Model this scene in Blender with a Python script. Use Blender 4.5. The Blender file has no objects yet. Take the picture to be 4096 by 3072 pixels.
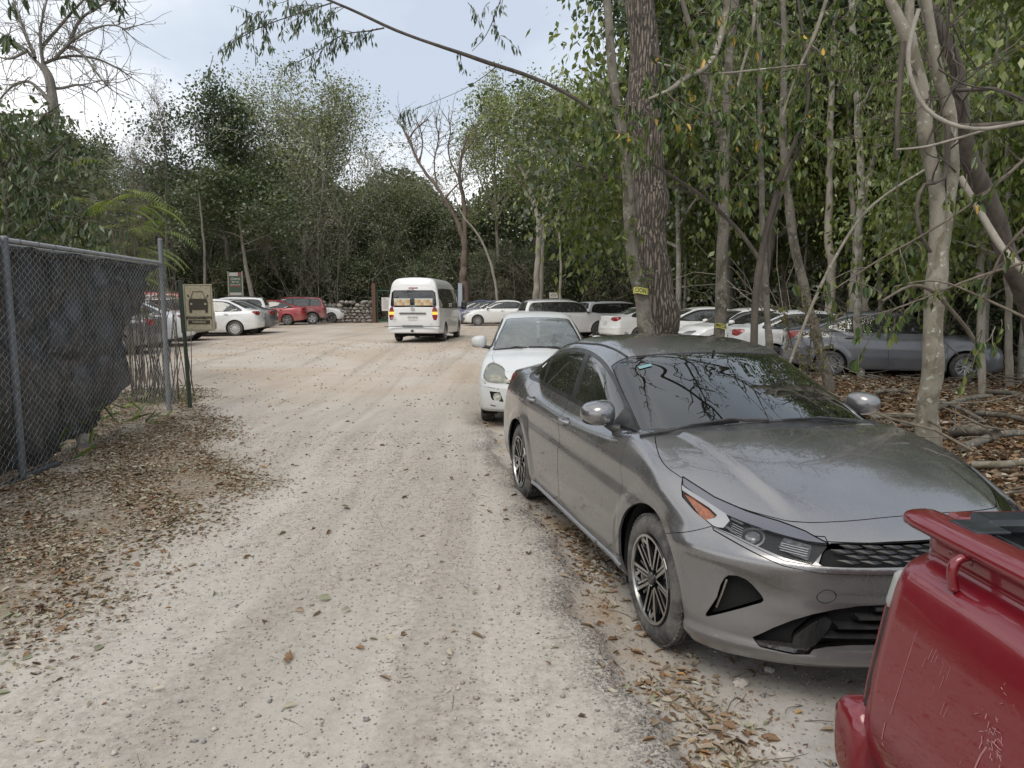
import bpy, math, random
import numpy as np
from mathutils import Vector, Matrix, Quaternion
sc = bpy.context.scene
COL = sc.collection
PI = math.pi
R = math.radians
# ---------------------------------------------------------------- view
CAM_H = 1.67
PITCH = R(6.5)
FPX = 2838.7 / 4096.0
def ray(px, py):
    """direction of the sight line through a point of the 4096 x 3072 photograph"""
    a = (px - 2048) / 2838.7; b = -(py - 1536) / 2838.7
    return Vector((a, math.cos(PITCH) + b * math.sin(PITCH), -math.sin(PITCH) + b * math.cos(PITCH)))
def sstep(a, b, x):
    t = min(1, max(0, (x - a) / (b - a))); return t * t * (3 - 2 * t)
def ground_base(x, y):
    """large-scale ground height: level near the camera, rising a little to the car park"""
    return (1 - .75 * sstep(-1, 4, x)) * .34 * sstep(9, 26, y) + .004 * max(0, min(y, 60) - 27)
def on_ground(px, py, dz=0.0):
    d = ray(px, py); lo, hi = .5, 90.0
    for _ in range(50):
        t = (lo + hi) / 2
        if CAM_H + d.z * t > ground_base(d.x * t, d.y * t) + dz: lo = t
        else: hi = t
    return Vector((d.x * t, d.y * t, CAM_H + d.z * t - dz))
def at_depth(px, py, dist):
    d = ray(px, py); t = dist / d.y
    return Vector((d.x * t, dist, CAM_H + d.z * t))
# ---------------------------------------------------------------- tags
def tag(o, label=None, cat=None, group=None, kind=None):
    if label: o['label'] = label
    if cat: o['category'] = cat
    if group: o['group'] = group
    if kind: o['kind'] = kind
    return o
def empty(name, loc=(0, 0, 0), rz=0.0, parent=None):
    o = bpy.data.objects.new(name, None); COL.objects.link(o)
    o.location = loc; o.rotation_euler = (0, 0, rz); o.empty_display_size = .1
    if parent: o.parent = parent
    return o
def mesh_obj(name, V, F, mats, parent=None, smooth=False, normals=None, midx=None, loc=None):
    me = bpy.data.meshes.new(name)
    if isinstance(F, np.ndarray):
        V = np.asarray(V, dtype=np.float32); k = F.shape[1]
        me.vertices.add(len(V)); me.vertices.foreach_set('co', V.ravel())
        me.loops.add(F.size); me.loops.foreach_set('vertex_index', F.astype(np.int32).ravel())
        me.polygons.add(len(F)); me.polygons.foreach_set('loop_start', np.arange(0, F.size, k, dtype=np.int32))
        me.update(calc_edges=True)
    else:
        me.from_pydata([tuple(v) for v in V], [], [tuple(f) for f in F]); me.update()
    if not isinstance(mats, (list, tuple)): mats = [mats]
    for m in mats: me.materials.append(m)
    if midx is not None: me.polygons.foreach_set('material_index', np.asarray(midx, dtype=np.int32))
    if smooth is True or normals is not None:
        me.polygons.foreach_set('use_smooth', np.ones(len(me.polygons), dtype=bool))
    elif smooth:
        me.polygons.foreach_set('use_smooth', np.ones(len(me.polygons), dtype=bool))
        me.set_sharp_from_angle(angle=float(smooth))
    if normals is not None:
        me.normals_split_custom_set_from_vertices(np.asarray(normals, dtype=np.float32).tolist())
    o = bpy.data.objects.new(name, me); COL.objects.link(o)
    if parent: o.parent = parent
    if loc is not None: o.location = loc
    return o
def copy_tree(o, parent=None):
    c = o.copy(); COL.objects.link(c)
    if parent: c.parent = parent
    for ch in KIDS.get(o.name, None) or [x for x in o.children]:
        copy_tree(ch, c)
    return c
KIDS = {}
# ---------------------------------------------------------------- mesh builder
class MB:
    """collects boxes, tubes, lathes and panels and links them as one mesh object"""
    def __init__(s): s.v = []; s.f = []; s.m = []
    def add(s, V, F, m=0):
        n = len(s.v); s.v += [tuple(p) for p in V]; s.f += [tuple(i + n for i in f) for f in F]; s.m += [m] * len(F); return s
    def box(s, c, d, m=0, rot=None, bev=0.0):
        hx, hy, hz = d[0] / 2, d[1] / 2, d[2] / 2
        if bev > 0:
            b = min(bev, hx * .9, hy * .9, hz * .9); P = []
            for sx in (-1, 1):
                for sy in (-1, 1):
                    for sz in (-1, 1):
                        P += [Vector((sx * hx, sy * (hy - b), sz * (hz - b))), Vector((sx * (hx - b), sy * hy, sz * (hz - b))), Vector((sx * (hx - b), sy * (hy - b), sz * hz))]
            def ix(sx, sy, sz, k): return ((sx > 0) * 4 + (sy > 0) * 2 + (sz > 0)) * 3 + k
            F = []
            for a in (-1, 1):
                F.append([ix(a, *q, 0) for q in ((-1, -1), (1, -1), (1, 1), (-1, 1))][::a])
                F.append([ix(q[0], a, q[1], 1) for q in ((-1, -1), (1, -1), (1, 1), (-1, 1))][::-a])
                F.append([ix(q[0], q[1], a, 2) for q in ((-1, -1), (1, -1), (1, 1), (-1, 1))][::a])
            for a in (-1, 1):
                for c_ in (-1, 1):
                    F.append([ix(a, c_, -1, 0), ix(a, c_, 1, 0), ix(a, c_, 1, 1), ix(a, c_, -1, 1)][::-a * c_])
                    F.append([ix(a, -1, c_, 0), ix(a, 1, c_, 0), ix(a, 1, c_, 2), ix(a, -1, c_, 2)][::a * c_])
                    F.append([ix(-1, a, c_, 1), ix(1, a, c_, 1), ix(1, a, c_, 2), ix(-1, a, c_, 2)][::-a * c_])
                    for e in (-1, 1):
                        F.append([ix(a, c_, e, 0), ix(a, c_, e, 1), ix(a, c_, e, 2)][::a * c_ * e])
        else:
            P = [Vector((sx * hx, sy * hy, sz * hz)) for sx in (-1, 1) for sy in (-1, 1) for sz in (-1, 1)]
            F = [(0, 1, 3, 2), (4, 6, 7, 5), (0, 4, 5, 1), (2, 3, 7, 6), (0, 2, 6, 4), (1, 5, 7, 3)]
        if rot is not None: P = [rot @ p for p in P]
        c = Vector(c); return s.add([p + c for p in P], F, m)
    def tube(s, pts, rad, n=8, m=0, cap=True):
        pts = [Vector(p) for p in pts]
        if not isinstance(rad, (list, tuple)): rad = [rad] * len(pts)
        V = []; F = []; up = None
        for i, p in enumerate(pts):
            t = (pts[min(i + 1, len(pts) - 1)] - pts[max(i - 1, 0)])
            if t.length < 1e-9: t = Vector((0, 0, 1))
            t.normalize()
            if up is None:
                up = Vector((0, 0, 1)) if abs(t.z) < .9 else Vector((1, 0, 0))
            u = (up - t * up.dot(t))
            if u.length < 1e-6: u = t.orthogonal()
            u.normalize(); w = t.cross(u); up = u
            for k in range(n):
                a = 2 * PI * k / n; V.append(p + (u * math.cos(a) + w * math.sin(a)) * rad[i])
        for i in range(len(pts) - 1):
            for k in range(n):
                F.append((i * n + k, i * n + (k + 1) % n, (i + 1) * n + (k + 1) % n, (i + 1) * n + k))
        if cap:
            F.append(tuple(range(n))[::-1]); F.append(tuple((len(pts) - 1) * n + k for k in range(n)))
        return s.add(V, F, m)
    def lathe(s, prof, n=32, m=0, axis='y', c=(0, 0, 0)):
        """prof: (radius, height) pairs turned round an axis"""
        V = []; F = []; c = Vector(c)
        for r, h in prof:
            for k in range(n):
                a = 2 * PI * k / n; x, z = r * math.cos(a), r * math.sin(a)
                V.append(c + (Vector((x, h, z)) if axis == 'y' else Vector((x, z, h)) if axis == 'z' else Vector((h, x, z))))
        for i in range(len(prof) - 1):
            for k in range(n):
                F.append((i * n + k, i * n + (k + 1) % n, (i + 1) * n + (k + 1) % n, (i + 1) * n + k))
        return s.add(V, F, m)
    def prism(s, poly, ax, d0, d1, m=0):
        """polygon (2D points) extruded; ax maps (u,v,w) to a 3D point"""
        n = len(poly); V = [ax(p[0], p[1], d0) for p in poly] + [ax(p[0], p[1], d1) for p in poly]
        F = [tuple(range(n))[::-1], tuple(range(n, 2 * n))] + [(k, (k + 1) % n, n + (k + 1) % n, n + k) for k in range(n)]
        return s.add(V, F, m)
    def sphere(s, c, r, m=0, seg=12, ring=8, sc_=(1, 1, 1), rot=None):
        V = []; F = []; c = Vector(c)
        for i in range(ring + 1):
            th = PI * i / ring
            for k in range(seg):
                ph = 2 * PI * k / seg; p = Vector((math.sin(th) * math.cos(ph) * sc_[0] * r, math.sin(th) * math.sin(ph) * sc_[1] * r, math.cos(th) * sc_[2] * r))
                if rot is not None: p = rot @ p
                V.append(c + p)
        for i in range(ring):
            for k in range(seg): F.append((i * seg + k, (i + 1) * seg + k, (i + 1) * seg + (k + 1) % seg, i * seg + (k + 1) % seg))
        return s.add(V, F, m)
    def build(s, name, mats, parent=None, smooth=False, loc=None):
        return mesh_obj(name, s.v, s.f, mats, parent, smooth, midx=s.m, loc=loc)
# ---------------------------------------------------------------- materials
class NT:
    def __init__(s, name):
        s.mat = bpy.data.materials.new(name); s.mat.use_nodes = True; s.t = s.mat.node_tree; s.N = s.t.nodes; s.L = s.t.links
        s.b = s.N['Principled BSDF']; s.out = s.N['Material Output']
    def n(s, typ, **kw):
        o = s.N.new('ShaderNode' + typ)
        for k, v in kw.items():
            if k in o.inputs: s.set(o.inputs[k], v)
            else: setattr(o, k, v)
        return o
    def set(s, inp, v):
        if isinstance(v, bpy.types.NodeSocket): s.L.new(v, inp)
        else: inp.default_value = v
    def p(s, **kw):
        for k, v in kw.items():
            s.set(s.b.inputs[k.replace('_', ' ')], v)
        return s
    def coord(s, kind='Object', scale=(1, 1, 1)):
        c = s.n('TexCoord'); m = s.n('Mapping'); m.inputs['Scale'].default_value = scale
        s.L.new(c.outputs[kind], m.inputs['Vector']); return m.outputs[0]
    def noise(s, vec=None, scale=5, detail=4, rough=.55, dist=0.0):
        o = s.n('TexNoise'); o.inputs['Scale'].default_value = scale; o.inputs['Detail'].default_value = detail
        o.inputs['Roughness'].default_value = rough; o.inputs['Distortion'].default_value = dist
        if vec is not None: s.L.new(vec, o.inputs['Vector'])
        return o.outputs['Fac']
    def vor(s, vec=None, scale=5, feature='F1', out='Distance', rnd=1.0):
        o = s.n('TexVoronoi'); o.feature = feature; o.inputs['Scale'].default_value = scale; o.inputs['Randomness'].default_value = rnd
        if vec is not None: s.L.new(vec, o.inputs['Vector'])
        return o.outputs[out]
    def ramp(s, fac, stops, interp='LINEAR'):
        o = s.n('ValToRGB'); e = o.color_ramp.elements; o.color_ramp.interpolation = interp
        while len(e) < len(stops): e.new(.5)
        for k, (p_, c) in enumerate(stops):
            e[k].position = p_; e[k].color = c if len(c) == 4 else (*c, 1)
        s.L.new(fac, o.inputs['Fac']); return o.outputs['Color']
    def rng(s, fac, a, b, c=0.0, d=1.0):
        o = s.n('MapRange'); o.inputs['From Min'].default_value = a; o.inputs['From Max'].default_value = b
        o.inputs['To Min'].default_value = c; o.inputs['To Max'].default_value = d
        s.L.new(fac, o.inputs['Value']); return o.outputs['Result']
    def mix(s, fac, a, b, mode='MIX'):
        o = s.n('Mix'); o.data_type = 'RGBA'; o.blend_type = mode; o.clamp_result = False
        for i, v in ((0, fac), (6, a), (7, b)):
            if isinstance(v, bpy.types.NodeSocket): s.L.new(v, o.inputs[i])
            elif i == 0: o.inputs[0].default_value = v
            else: o.inputs[i].default_value = v if len(v) == 4 else (*v, 1)
        return o.outputs[2]
    def math(s, op, a, b=0.0, clamp=False):
        o = s.n('Math'); o.operation = op; o.use_clamp = clamp
        for i, v in ((0, a), (1, b)):
            if isinstance(v, bpy.types.NodeSocket): s.L.new(v, o.inputs[i])
            else: o.inputs[i].default_value = v
        return o.outputs[0]
    def bump(s, h, strength=.3, dist=.01, normal=None):
        o = s.n('Bump'); o.inputs['Strength'].default_value = strength; o.inputs['Distance'].default_value = dist
        s.L.new(h, o.inputs['Height'])
        if normal is not None: s.L.new(normal, o.inputs['Normal'])
        s.L.new(o.outputs[0], s.b.inputs['Normal']); return o.outputs[0]
def simple(name, col, rough=.5, metal=0.0, spec=.5, **kw):
    m = NT(name); m.p(Base_Color=(*col, 1), Roughness=rough, Metallic=metal); m.b.inputs['Specular IOR Level'].default_value = spec
    for k, v in kw.items(): m.b.inputs[k.replace('_', ' ')].default_value = v
    return m.mat
# ================================================================= car body surfaces
def pchip(pts, n=1600):
    x = np.array([p[0] for p in pts], float); y = np.array([p[1] for p in pts], float)
    if x[0] > x[-1]: x = x[::-1]; y = y[::-1]
    h = np.diff(x); d = np.diff(y) / h; m = np.zeros_like(y)
    for i in range(1, len(x) - 1):
        if d[i - 1] * d[i] > 0:
            w1 = 2 * h[i] + h[i - 1]; w2 = h[i] + 2 * h[i - 1]; m[i] = (w1 + w2) / (w1 / d[i - 1] + w2 / d[i])
    m[0] = d[0]; m[-1] = d[-1]
    xs = np.linspace(x[0], x[-1], n); k = np.clip(np.searchsorted(x, xs) - 1, 0, len(h) - 1); t = (xs - x[k]) / h[k]
    ys = (2 * t**3 - 3 * t**2 + 1) * y[k] + (t**3 - 2 * t**2 + t) * h[k] * m[k] + (-2 * t**3 + 3 * t**2) * y[k + 1] + (t**3 - t**2) * h[k] * m[k + 1]
    # blur the table a little so that the second derivative is continuous too
    w = max(3, int(n * .012)) | 1; ker = np.hanning(w + 2)[1:-1]; ker /= ker.sum()
    pad = w // 2; ext = np.concatenate([ys[0] + (ys[1] - ys[0]) * np.arange(-pad, 0), ys, ys[-1] + (ys[-1] - ys[-2]) * np.arange(1, pad + 1)])
    ys = np.convolve(ext, ker, 'valid')
    s0 = (ys[1] - ys[0]) / (xs[1] - xs[0]); s1 = (ys[-1] - ys[-2]) / (xs[-1] - xs[-2])
    def f(q):
        r = np.interp(q, xs, ys)
        r = np.where(q < xs[0], ys[0] + s0 * (q - xs[0]), r); return np.where(q > xs[-1], ys[-1] + s1 * (q - xs[-1]), r)
    g = np.gradient(ys, xs)
    f.d = lambda q: np.interp(q, xs, g)
    return f
def smax(a, b, k):
    h = np.maximum(k - np.abs(a - b), 0) / k; return np.maximum(a, b) + h * h * k * .25
def smin(a, b, k): return -smax(-a, -b, k)
def nstep(a, b, x):
    t = np.clip((x - a) / (b - a), 0, 1); return t * t * (3 - 2 * t)
def chaikin(P, n=2, q=.25, closed=True):
    P = [tuple(p) for p in P]
    for _ in range(n):
        o = []; m = len(P)
        for i in range(m if closed else m - 1):
            a, b = P[i], P[(i + 1) % m]
            o += [tuple(a[j] * (1 - q) + b[j] * q for j in range(len(a))), tuple(a[j] * q + b[j] * (1 - q) for j in range(len(a)))]
        if not closed: o = [P[0]] + o + [P[-1]]
        P = o
    return P
def poly_sd(P, u, v):
    """signed distance to a polygon, negative inside"""
    P = np.asarray(P, float); n = len(P); lo = P.min(0) - .12; hi = P.max(0) + .12; m = (u > lo[0]) & (u < hi[0]) & (v > lo[1]) & (v < hi[1])
    if u.size > 4000 and not m.all():
        r = np.full(u.shape, .12); r[m] = poly_sd(P, u[m], v[m]) if m.any() else .12; return r
    d = np.full(u.shape, 1e9); s = np.ones(u.shape)
    for i in range(n):
        a = P[i]; b = P[i - 1]; e = b - a; wx = u - a[0]; wy = v - a[1]
        t = np.clip((wx * e[0] + wy * e[1]) / max(e @ e, 1e-12), 0, 1)
        dx = wx - e[0] * t; dy = wy - e[1] * t; d = np.minimum(d, dx * dx + dy * dy)
        c1 = v >= a[1]; c2 = v < b[1]; c3 = e[0] * wy > e[1] * wx
        s = np.where((c1 & c2 & c3) | (~c1 & ~c2 & ~c3), -s, s)
    return s * np.sqrt(d)
class Shape:
    """a car body as a smooth implicit surface; x forward, y left, z up, x=0 between the axles"""
    def __init__(s, **k):
        s.__dict__.update(dict(kf=.30, kf6=.35, kr=.16, kr6=.3, crown=.05, rcrown=.045, kshoulder=.10, kedge=.07, kroof=.16, tum=.38, zb=.9,
                               wind=.16, back=.12, kbelt=.02, kbelt_r=.10, ridge=None, crease=None, xm=-.4, wedge=0.0, flare=.014, archr=.36, well=None, extra=None, kroofr=None))
        s.__dict__.update(k)
        for nm in ('D', 'F', 'RR', 'R', 'W', 'G', 'B', 'S'): setattr(s, 'f' + nm, pchip(getattr(s, nm)))
    def bend(s, x, ay, lo=True):
        q = ay / .9
        nf = s.kf * q**2 + s.kf6 * q**6; nr = s.kr * q**2 + s.kr6 * q**6
        return x + nf * nstep(s.axf - .9, s.axf + .75, x) - nr * nstep(s.axr + .3, s.axr - .75, x)
    def gbend(s, x, ay):
        return x + s.wind * (ay / .7)**2 * nstep(s.xm, s.xm + .9, x) - s.back * (ay / .7)**2 * nstep(s.xm, s.xm - .9, x)
    def gside(s, x, z):
        z = np.maximum(z, s.zb - .06)
        return s.fG(x) - s.tum * (z - s.zb) - .10 * np.maximum(z - s.zb - .1, 0)**2
    def lower(s, x, y, z):
        ay = np.abs(y); xb = s.bend(x, ay)
        top = s.fD(xb) - s.crown * (ay / .9)**2
        if s.ridge: top = top + s.ridge(x, ay)
        ft = (z - top) / np.sqrt(1 + np.minimum(s.fD.d(xb)**2, 4))
        w = s.fW(x) * s.fS(z)
        if s.crease: w = w + s.crease(x, z)
        for ax in (s.axf, s.axr):
            d = np.sqrt((x - ax)**2 + (z - s.rw)**2); w = w + s.flare * nstep(s.archr + .13, s.archr + .035, d)
        fs = ay - w
        f = smax(ft, fs, s.kshoulder)
        f = smax(f, (xb - s.fF(z)) * .95, s.kedge)
        f = smax(f, (s.fRR(z) - xb) * .95, s.kedge)
        f = smax(f, s.fB(x) - z, .05)
        if s.extra: f = s.extra(f, x, ay, z)
        return f
    def upper(s, x, y, z):
        ay = np.abs(y); xg = s.gbend(x, ay)
        fr = (z - s.fR(xg) + s.rcrown * (ay / .7)**2) / np.sqrt(1 + np.minimum(s.fR.d(xg)**2, 9))
        fg = (ay - s.gside(x, z)) / math.sqrt(1 + s.tum**2)
        kr = s.kroof if s.kroofr is None else s.kroof + (s.kroofr - s.kroof) * nstep(s.xm, s.xm - 1., x)
        f = smax(fr, fg, kr)
        return np.maximum(f, .55 - z)
    def f(s, x, y, z):
        k = s.kbelt + (s.kbelt_r - s.kbelt) * nstep(s.axr + .45, s.axr - .1, x)
        xb = s.bend(x, np.abs(y)); u = np.maximum(s.upper(x, y, z), np.maximum(np.maximum(xb - s.fF(z), s.fRR(z) - xb) + .05, s.zb - .35 - z))
        return smin(s.lower(x, y, z), u, k)
    def grad(s, P, e=.004):
        x, y, z = P[:, 0], P[:, 1], P[:, 2]
        g = np.stack([s.f(x + e, y, z) - s.f(x - e, y, z), s.f(x, y + e, z) - s.f(x, y - e, z), s.f(x, y, z + e) - s.f(x, y, z - e)], 1) / (2 * e)
        return g
    def mesh(s, h):
        lo = np.array([min(p[1] for p in s.RR) - .1, -1.12, min(p[1] for p in s.B) - .05]); hi = np.array([max(p[1] for p in s.F) + .1, 1.12, max(p[1] for p in s.R) + .08])
        n = np.ceil((hi - lo) / h).astype(int) + 1
        ax = [lo[i] + h * np.arange(n[i]) for i in range(3)]
        ax[1] = (np.arange(n[1]) - (n[1] - 1) / 2) * h
        f = np.empty(tuple(n), np.float32)
        for i in range(0, n[0], 24):
            X, Y, Z = np.meshgrid(ax[0][i:i + 24], ax[1], ax[2], indexing='ij'); f[i:i + 24] = s.f(X, Y, Z)
        ins = f < 0; c = [slice(0, -1), slice(1, None)]
        cnt = np.zeros(tuple(n - 1), np.int8)
        for a in (0, 1):
            for b in (0, 1):
                for d in (0, 1): cnt += ins[c[a], c[b], c[d]]
        act = (cnt > 0) & (cnt < 8); idx = -np.ones(act.shape, np.int32); ijk = np.argwhere(act); idx[act] = np.arange(len(ijk))
        # vertex = mean of the edge crossings of its cell
        acc = np.zeros((len(ijk), 3)); num = np.zeros(len(ijk)); I = ijk
        for axis in range(3):
            o1, o2 = [q for q in range(3) if q != axis]
            for a in (0, 1):
                for b in (0, 1):
                    o = np.zeros(3, int); o[o1] = a; o[o2] = b; p = I + o; q = p.copy(); q[:, axis] += 1
                    f0 = f[p[:, 0], p[:, 1], p[:, 2]]; f1 = f[q[:, 0], q[:, 1], q[:, 2]]; cr = (f0 < 0) != (f1 < 0)
                    t = np.where(cr, f0 / np.where(cr, f0 - f1, 1), 0); pos = p.astype(float); pos[:, axis] += t
                    acc[cr] += pos[cr]; num[cr] += 1
        V = acc / num[:, None] * h; V += np.array([ax[0][0], ax[1][0], ax[2][0]])
        Q = []
        for axis in range(3):
            o1, o2 = [(1, 2), (2, 0), (0, 1)][axis]
            sl0 = [slice(None)] * 3; sl1 = [slice(None)] * 3; sl0[axis] = slice(0, -1); sl1[axis] = slice(1, None)
            ed = ins[tuple(sl0)] != ins[tuple(sl1)]; E = np.argwhere(ed)
            E = E[(E[:, o1] > 0) & (E[:, o2] > 0) & (E[:, o1] < n[o1] - 1) & (E[:, o2] < n[o2] - 1)]
            d1 = np.zeros(3, int); d1[o1] = 1; d2 = np.zeros(3, int); d2[o2] = 1
            g = lambda A: idx[A[:, 0], A[:, 1], A[:, 2]]
            q = np.stack([g(E - d1 - d2), g(E - d2), g(E), g(E - d1)], 1)
            fl = ~ins[E[:, 0], E[:, 1], E[:, 2]]; q[fl] = q[fl][:, ::-1]; Q.append(q)
        Q = np.concatenate(Q)
        for it in range(5):
            if it in (1, 2):      # even the mesh out along the surface
                sm = np.zeros_like(V); ct = np.zeros(len(V))
                for a, b in ((0, 1), (1, 2), (2, 3), (3, 0)):
                    np.add.at(sm, Q[:, a], V[Q[:, b]]); np.add.at(ct, Q[:, a], 1); np.add.at(sm, Q[:, b], V[Q[:, a]]); np.add.at(ct, Q[:, b], 1)
                V = V * .5 + .5 * sm / ct[:, None]
            g = s.grad(V); v = s.f(V[:, 0], V[:, 1], V[:, 2]); st = -v[:, None] * g / np.maximum((g * g).sum(1), .05)[:, None]
            l = np.linalg.norm(st, axis=1, keepdims=True); V = V + st * np.minimum(1, h / np.maximum(l, 1e-9))
        g = s.grad(V, .006); N = g / np.linalg.norm(g, axis=1, keepdims=True)
        T = np.concatenate([Q[:, [0, 1, 2]], Q[:, [0, 2, 3]]])
        return Piece(V, T, N)
class Piece:
    def __init__(s, V, T, N): s.V = V; s.T = T; s.N = N
    def clean(s):
        u, inv = np.unique(s.T.ravel(), return_inverse=True); return Piece(s.V[u], inv.reshape(-1, 3), s.N[u])
    def keep(s, fn):
        """the part where fn < 0, cut along its zero line"""
        if len(s.T) == 0: return s
        v = fn(s.V[:, 0], s.V[:, 1], s.V[:, 2]); v = np.where(np.abs(v) < 1e-6, 1e-6, v); ins = v < 0; c = ins[s.T].sum(1)
        full = s.T[c == 3]; mix = s.T[(c == 1) | (c == 2)]
        if len(mix) == 0: return Piece(s.V, full, s.N).clean() if len(full) else Piece(s.V[:0], full, s.N[:0])
        m = ins[mix]; k = m.sum(1); odd = np.where(k == 1, np.argmax(m, 1), np.argmin(m, 1)); r = np.arange(len(mix))
        a = mix[r, odd]; b = mix[r, (odd + 1) % 3]; d = mix[r, (odd + 2) % 3]; nv = len(s.V)
        def cut(p, q):
            lo = np.minimum(p, q); hi = np.maximum(p, q); return lo.astype(np.int64) * nv + hi
        e1 = cut(a, b); e2 = cut(a, d); ue, inv = np.unique(np.concatenate([e1, e2]), return_inverse=True)
        lo = ue // nv; hi = ue % nv; t = (v[lo] / (v[lo] - v[hi]))[:, None]
        NV = s.V[lo] * (1 - t) + s.V[hi] * t; NN = s.N[lo] * (1 - t) + s.N[hi] * t; NN /= np.linalg.norm(NN, axis=1, keepdims=True)
        i1 = inv[:len(mix)] + nv; i2 = inv[len(mix):] + nv; o = k == 1
        T = np.concatenate([full, np.stack([a[o], i1[o], i2[o]], 1), np.stack([i1[~o], b[~o], d[~o]], 1), np.stack([i1[~o], d[~o], i2[~o]], 1)])
        return Piece(np.concatenate([s.V, NV]), T, np.concatenate([s.N, NN])).clean()
    def split(s, fn, gap=0.0):
        return s.keep(lambda x, y, z: fn(x, y, z) + gap), s.keep(lambda x, y, z: gap - fn(x, y, z))
    def refine(s, mask):
        """split every triangle inside the mask into four"""
        v = s.V; m = mask(v[:, 0], v[:, 1], v[:, 2])[s.T].any(1); A = s.T[m]; nv = len(v)
        if len(A) == 0: return s
        E = np.sort(np.concatenate([A[:, [0, 1]], A[:, [1, 2]], A[:, [2, 0]]]), 1); u, inv = np.unique(E[:, 0].astype(np.int64) * nv + E[:, 1], return_inverse=True)
        a, b = u // nv, u % nv; M = (v[a] + v[b]) / 2; N = s.N[a] + s.N[b]; N /= np.linalg.norm(N, axis=1, keepdims=True); k = len(A); i, j, l = inv[:k] + nv, inv[k:2 * k] + nv, inv[2 * k:] + nv
        T = np.concatenate([s.T[~m], np.stack([A[:, 0], i, l], 1), np.stack([i, A[:, 1], j], 1), np.stack([l, j, A[:, 2]], 1), np.stack([i, j, l], 1)])
        return Piece(np.concatenate([v, M]), T, np.concatenate([s.N, N]))
    def shift(s, d): return Piece(s.V + s.N * d, s.T, s.N)
    def flange(s, d=.012):
        """turn the free edges inward so that the sheet has a thickness"""
        E = np.concatenate([s.T[:, [0, 1]], s.T[:, [1, 2]], s.T[:, [2, 0]]]); key = np.sort(E, 1); k = key[:, 0].astype(np.int64) * len(s.V) + key[:, 1]
        u, first, cnt = np.unique(k, return_index=True, return_counts=True); B = E[first[cnt == 1]]
        if len(B) == 0: return s
        a, b = B[:, 0], B[:, 1]; ed = s.V[b] - s.V[a]; nn = s.N[a] + s.N[b]; fn = np.cross(ed, nn); l = np.linalg.norm(fn, axis=1, keepdims=True); fn = fn / np.maximum(l, 1e-9)
        P = np.concatenate([s.V[a], s.V[b], s.V[b] - s.N[b] * d, s.V[a] - s.N[a] * d]); NN = np.concatenate([fn] * 4); m = len(B); o = len(s.V); r = np.arange(m)
        T = np.concatenate([np.stack([o + m + r, o + r, o + 2 * m + r], 1), np.stack([o + r, o + 3 * m + r, o + 2 * m + r], 1)])
        return Piece(np.concatenate([s.V, P]), np.concatenate([s.T, T]), np.concatenate([s.N, NN]))
    def obj(s, name, mat, parent, fl=.012):
        q = s.flange(fl) if fl else s
        if len(q.T) == 0: return None
        return mesh_obj(name, q.V, q.T, mat, parent, normals=q.N)
def side_poly(P, sgn, rnd=2):
    P = chaikin(P, rnd) if rnd else P
    return lambda x, y, z: np.where(y * sgn > 0, poly_sd(P, x, z), 1.)
def front_poly(P, x0=0., rnd=2, mirror=True):
    P = chaikin(P, rnd) if rnd else P
    return lambda x, y, z: np.where(x > x0, poly_sd(P, np.abs(y) if mirror else y, z), 1.)
def rear_poly(P, x0=0., rnd=2):
    P = chaikin(P, rnd) if rnd else P
    return lambda x, y, z: np.where(x < x0, poly_sd(P, np.abs(y), z), 1.)
def corner_poly(P, front=True, rnd=1, sgn=0):
    """polygon in (h, z), h = (|y| -/+ x)/sqrt2: seen from the corner of the car at 45 degrees"""
    P = chaikin(P, rnd) if rnd else P; q = -1 if front else 1
    def f(x, y, z):
        ok = (x > 0) if front else (x < 0)
        if sgn: ok = ok & (y * sgn > 0)
        return np.where(ok, poly_sd(P, (np.abs(y) + q * x) / math.sqrt(2), z), 1.)
    return f
# ================================================================= car materials
def paint(name, col, metal=0.0, rough=.35, dust=.5, dustcol=(.42, .39, .35), low=.55, coat=.8):
    m = NT(name); v = m.coord('Object')
    n1 = m.noise(v, 1.6, 6, .62, .6); n2 = m.noise(v, 9, 5, .7, .8); n3 = m.noise(m.coord('Object', (6, 30, 3)), 3, 4, .6, 1.5)
    sep = m.n('SeparateXYZ'); m.L.new(v, sep.inputs[0]); z = sep.outputs[2]
    lowz = m.rng(z, low, .12, 0.0, .45)
    d = m.math('ADD', m.rng(n1, .40, .72, 0, .62), m.math('ADD', m.rng(n2, .5, .8, 0, .4), lowz)); d = m.math('MULTIPLY', d, dust)
    d = m.math('ADD', d, m.math('MULTIPLY', m.rng(n3, .58, .70, 0, .38), dust), True)
    fl = m.noise(v, 900, 1, .5)
    base = m.mix(m.rng(fl, .3, .7), tuple(c * .86 for c in col), tuple(min(1, c * 1.12) for c in col))
    m.p(Base_Color=m.mix(d, base, dustcol), Metallic=m.rng(d, 0, 1, metal, 0.0), Roughness=m.rng(d, 0, 1, rough, .85),
        Coat_Weight=m.rng(d, 0, .9, coat, coat * .35), Coat_Roughness=m.rng(d, 0, 1, .015, .16))
    return m.mat
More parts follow.
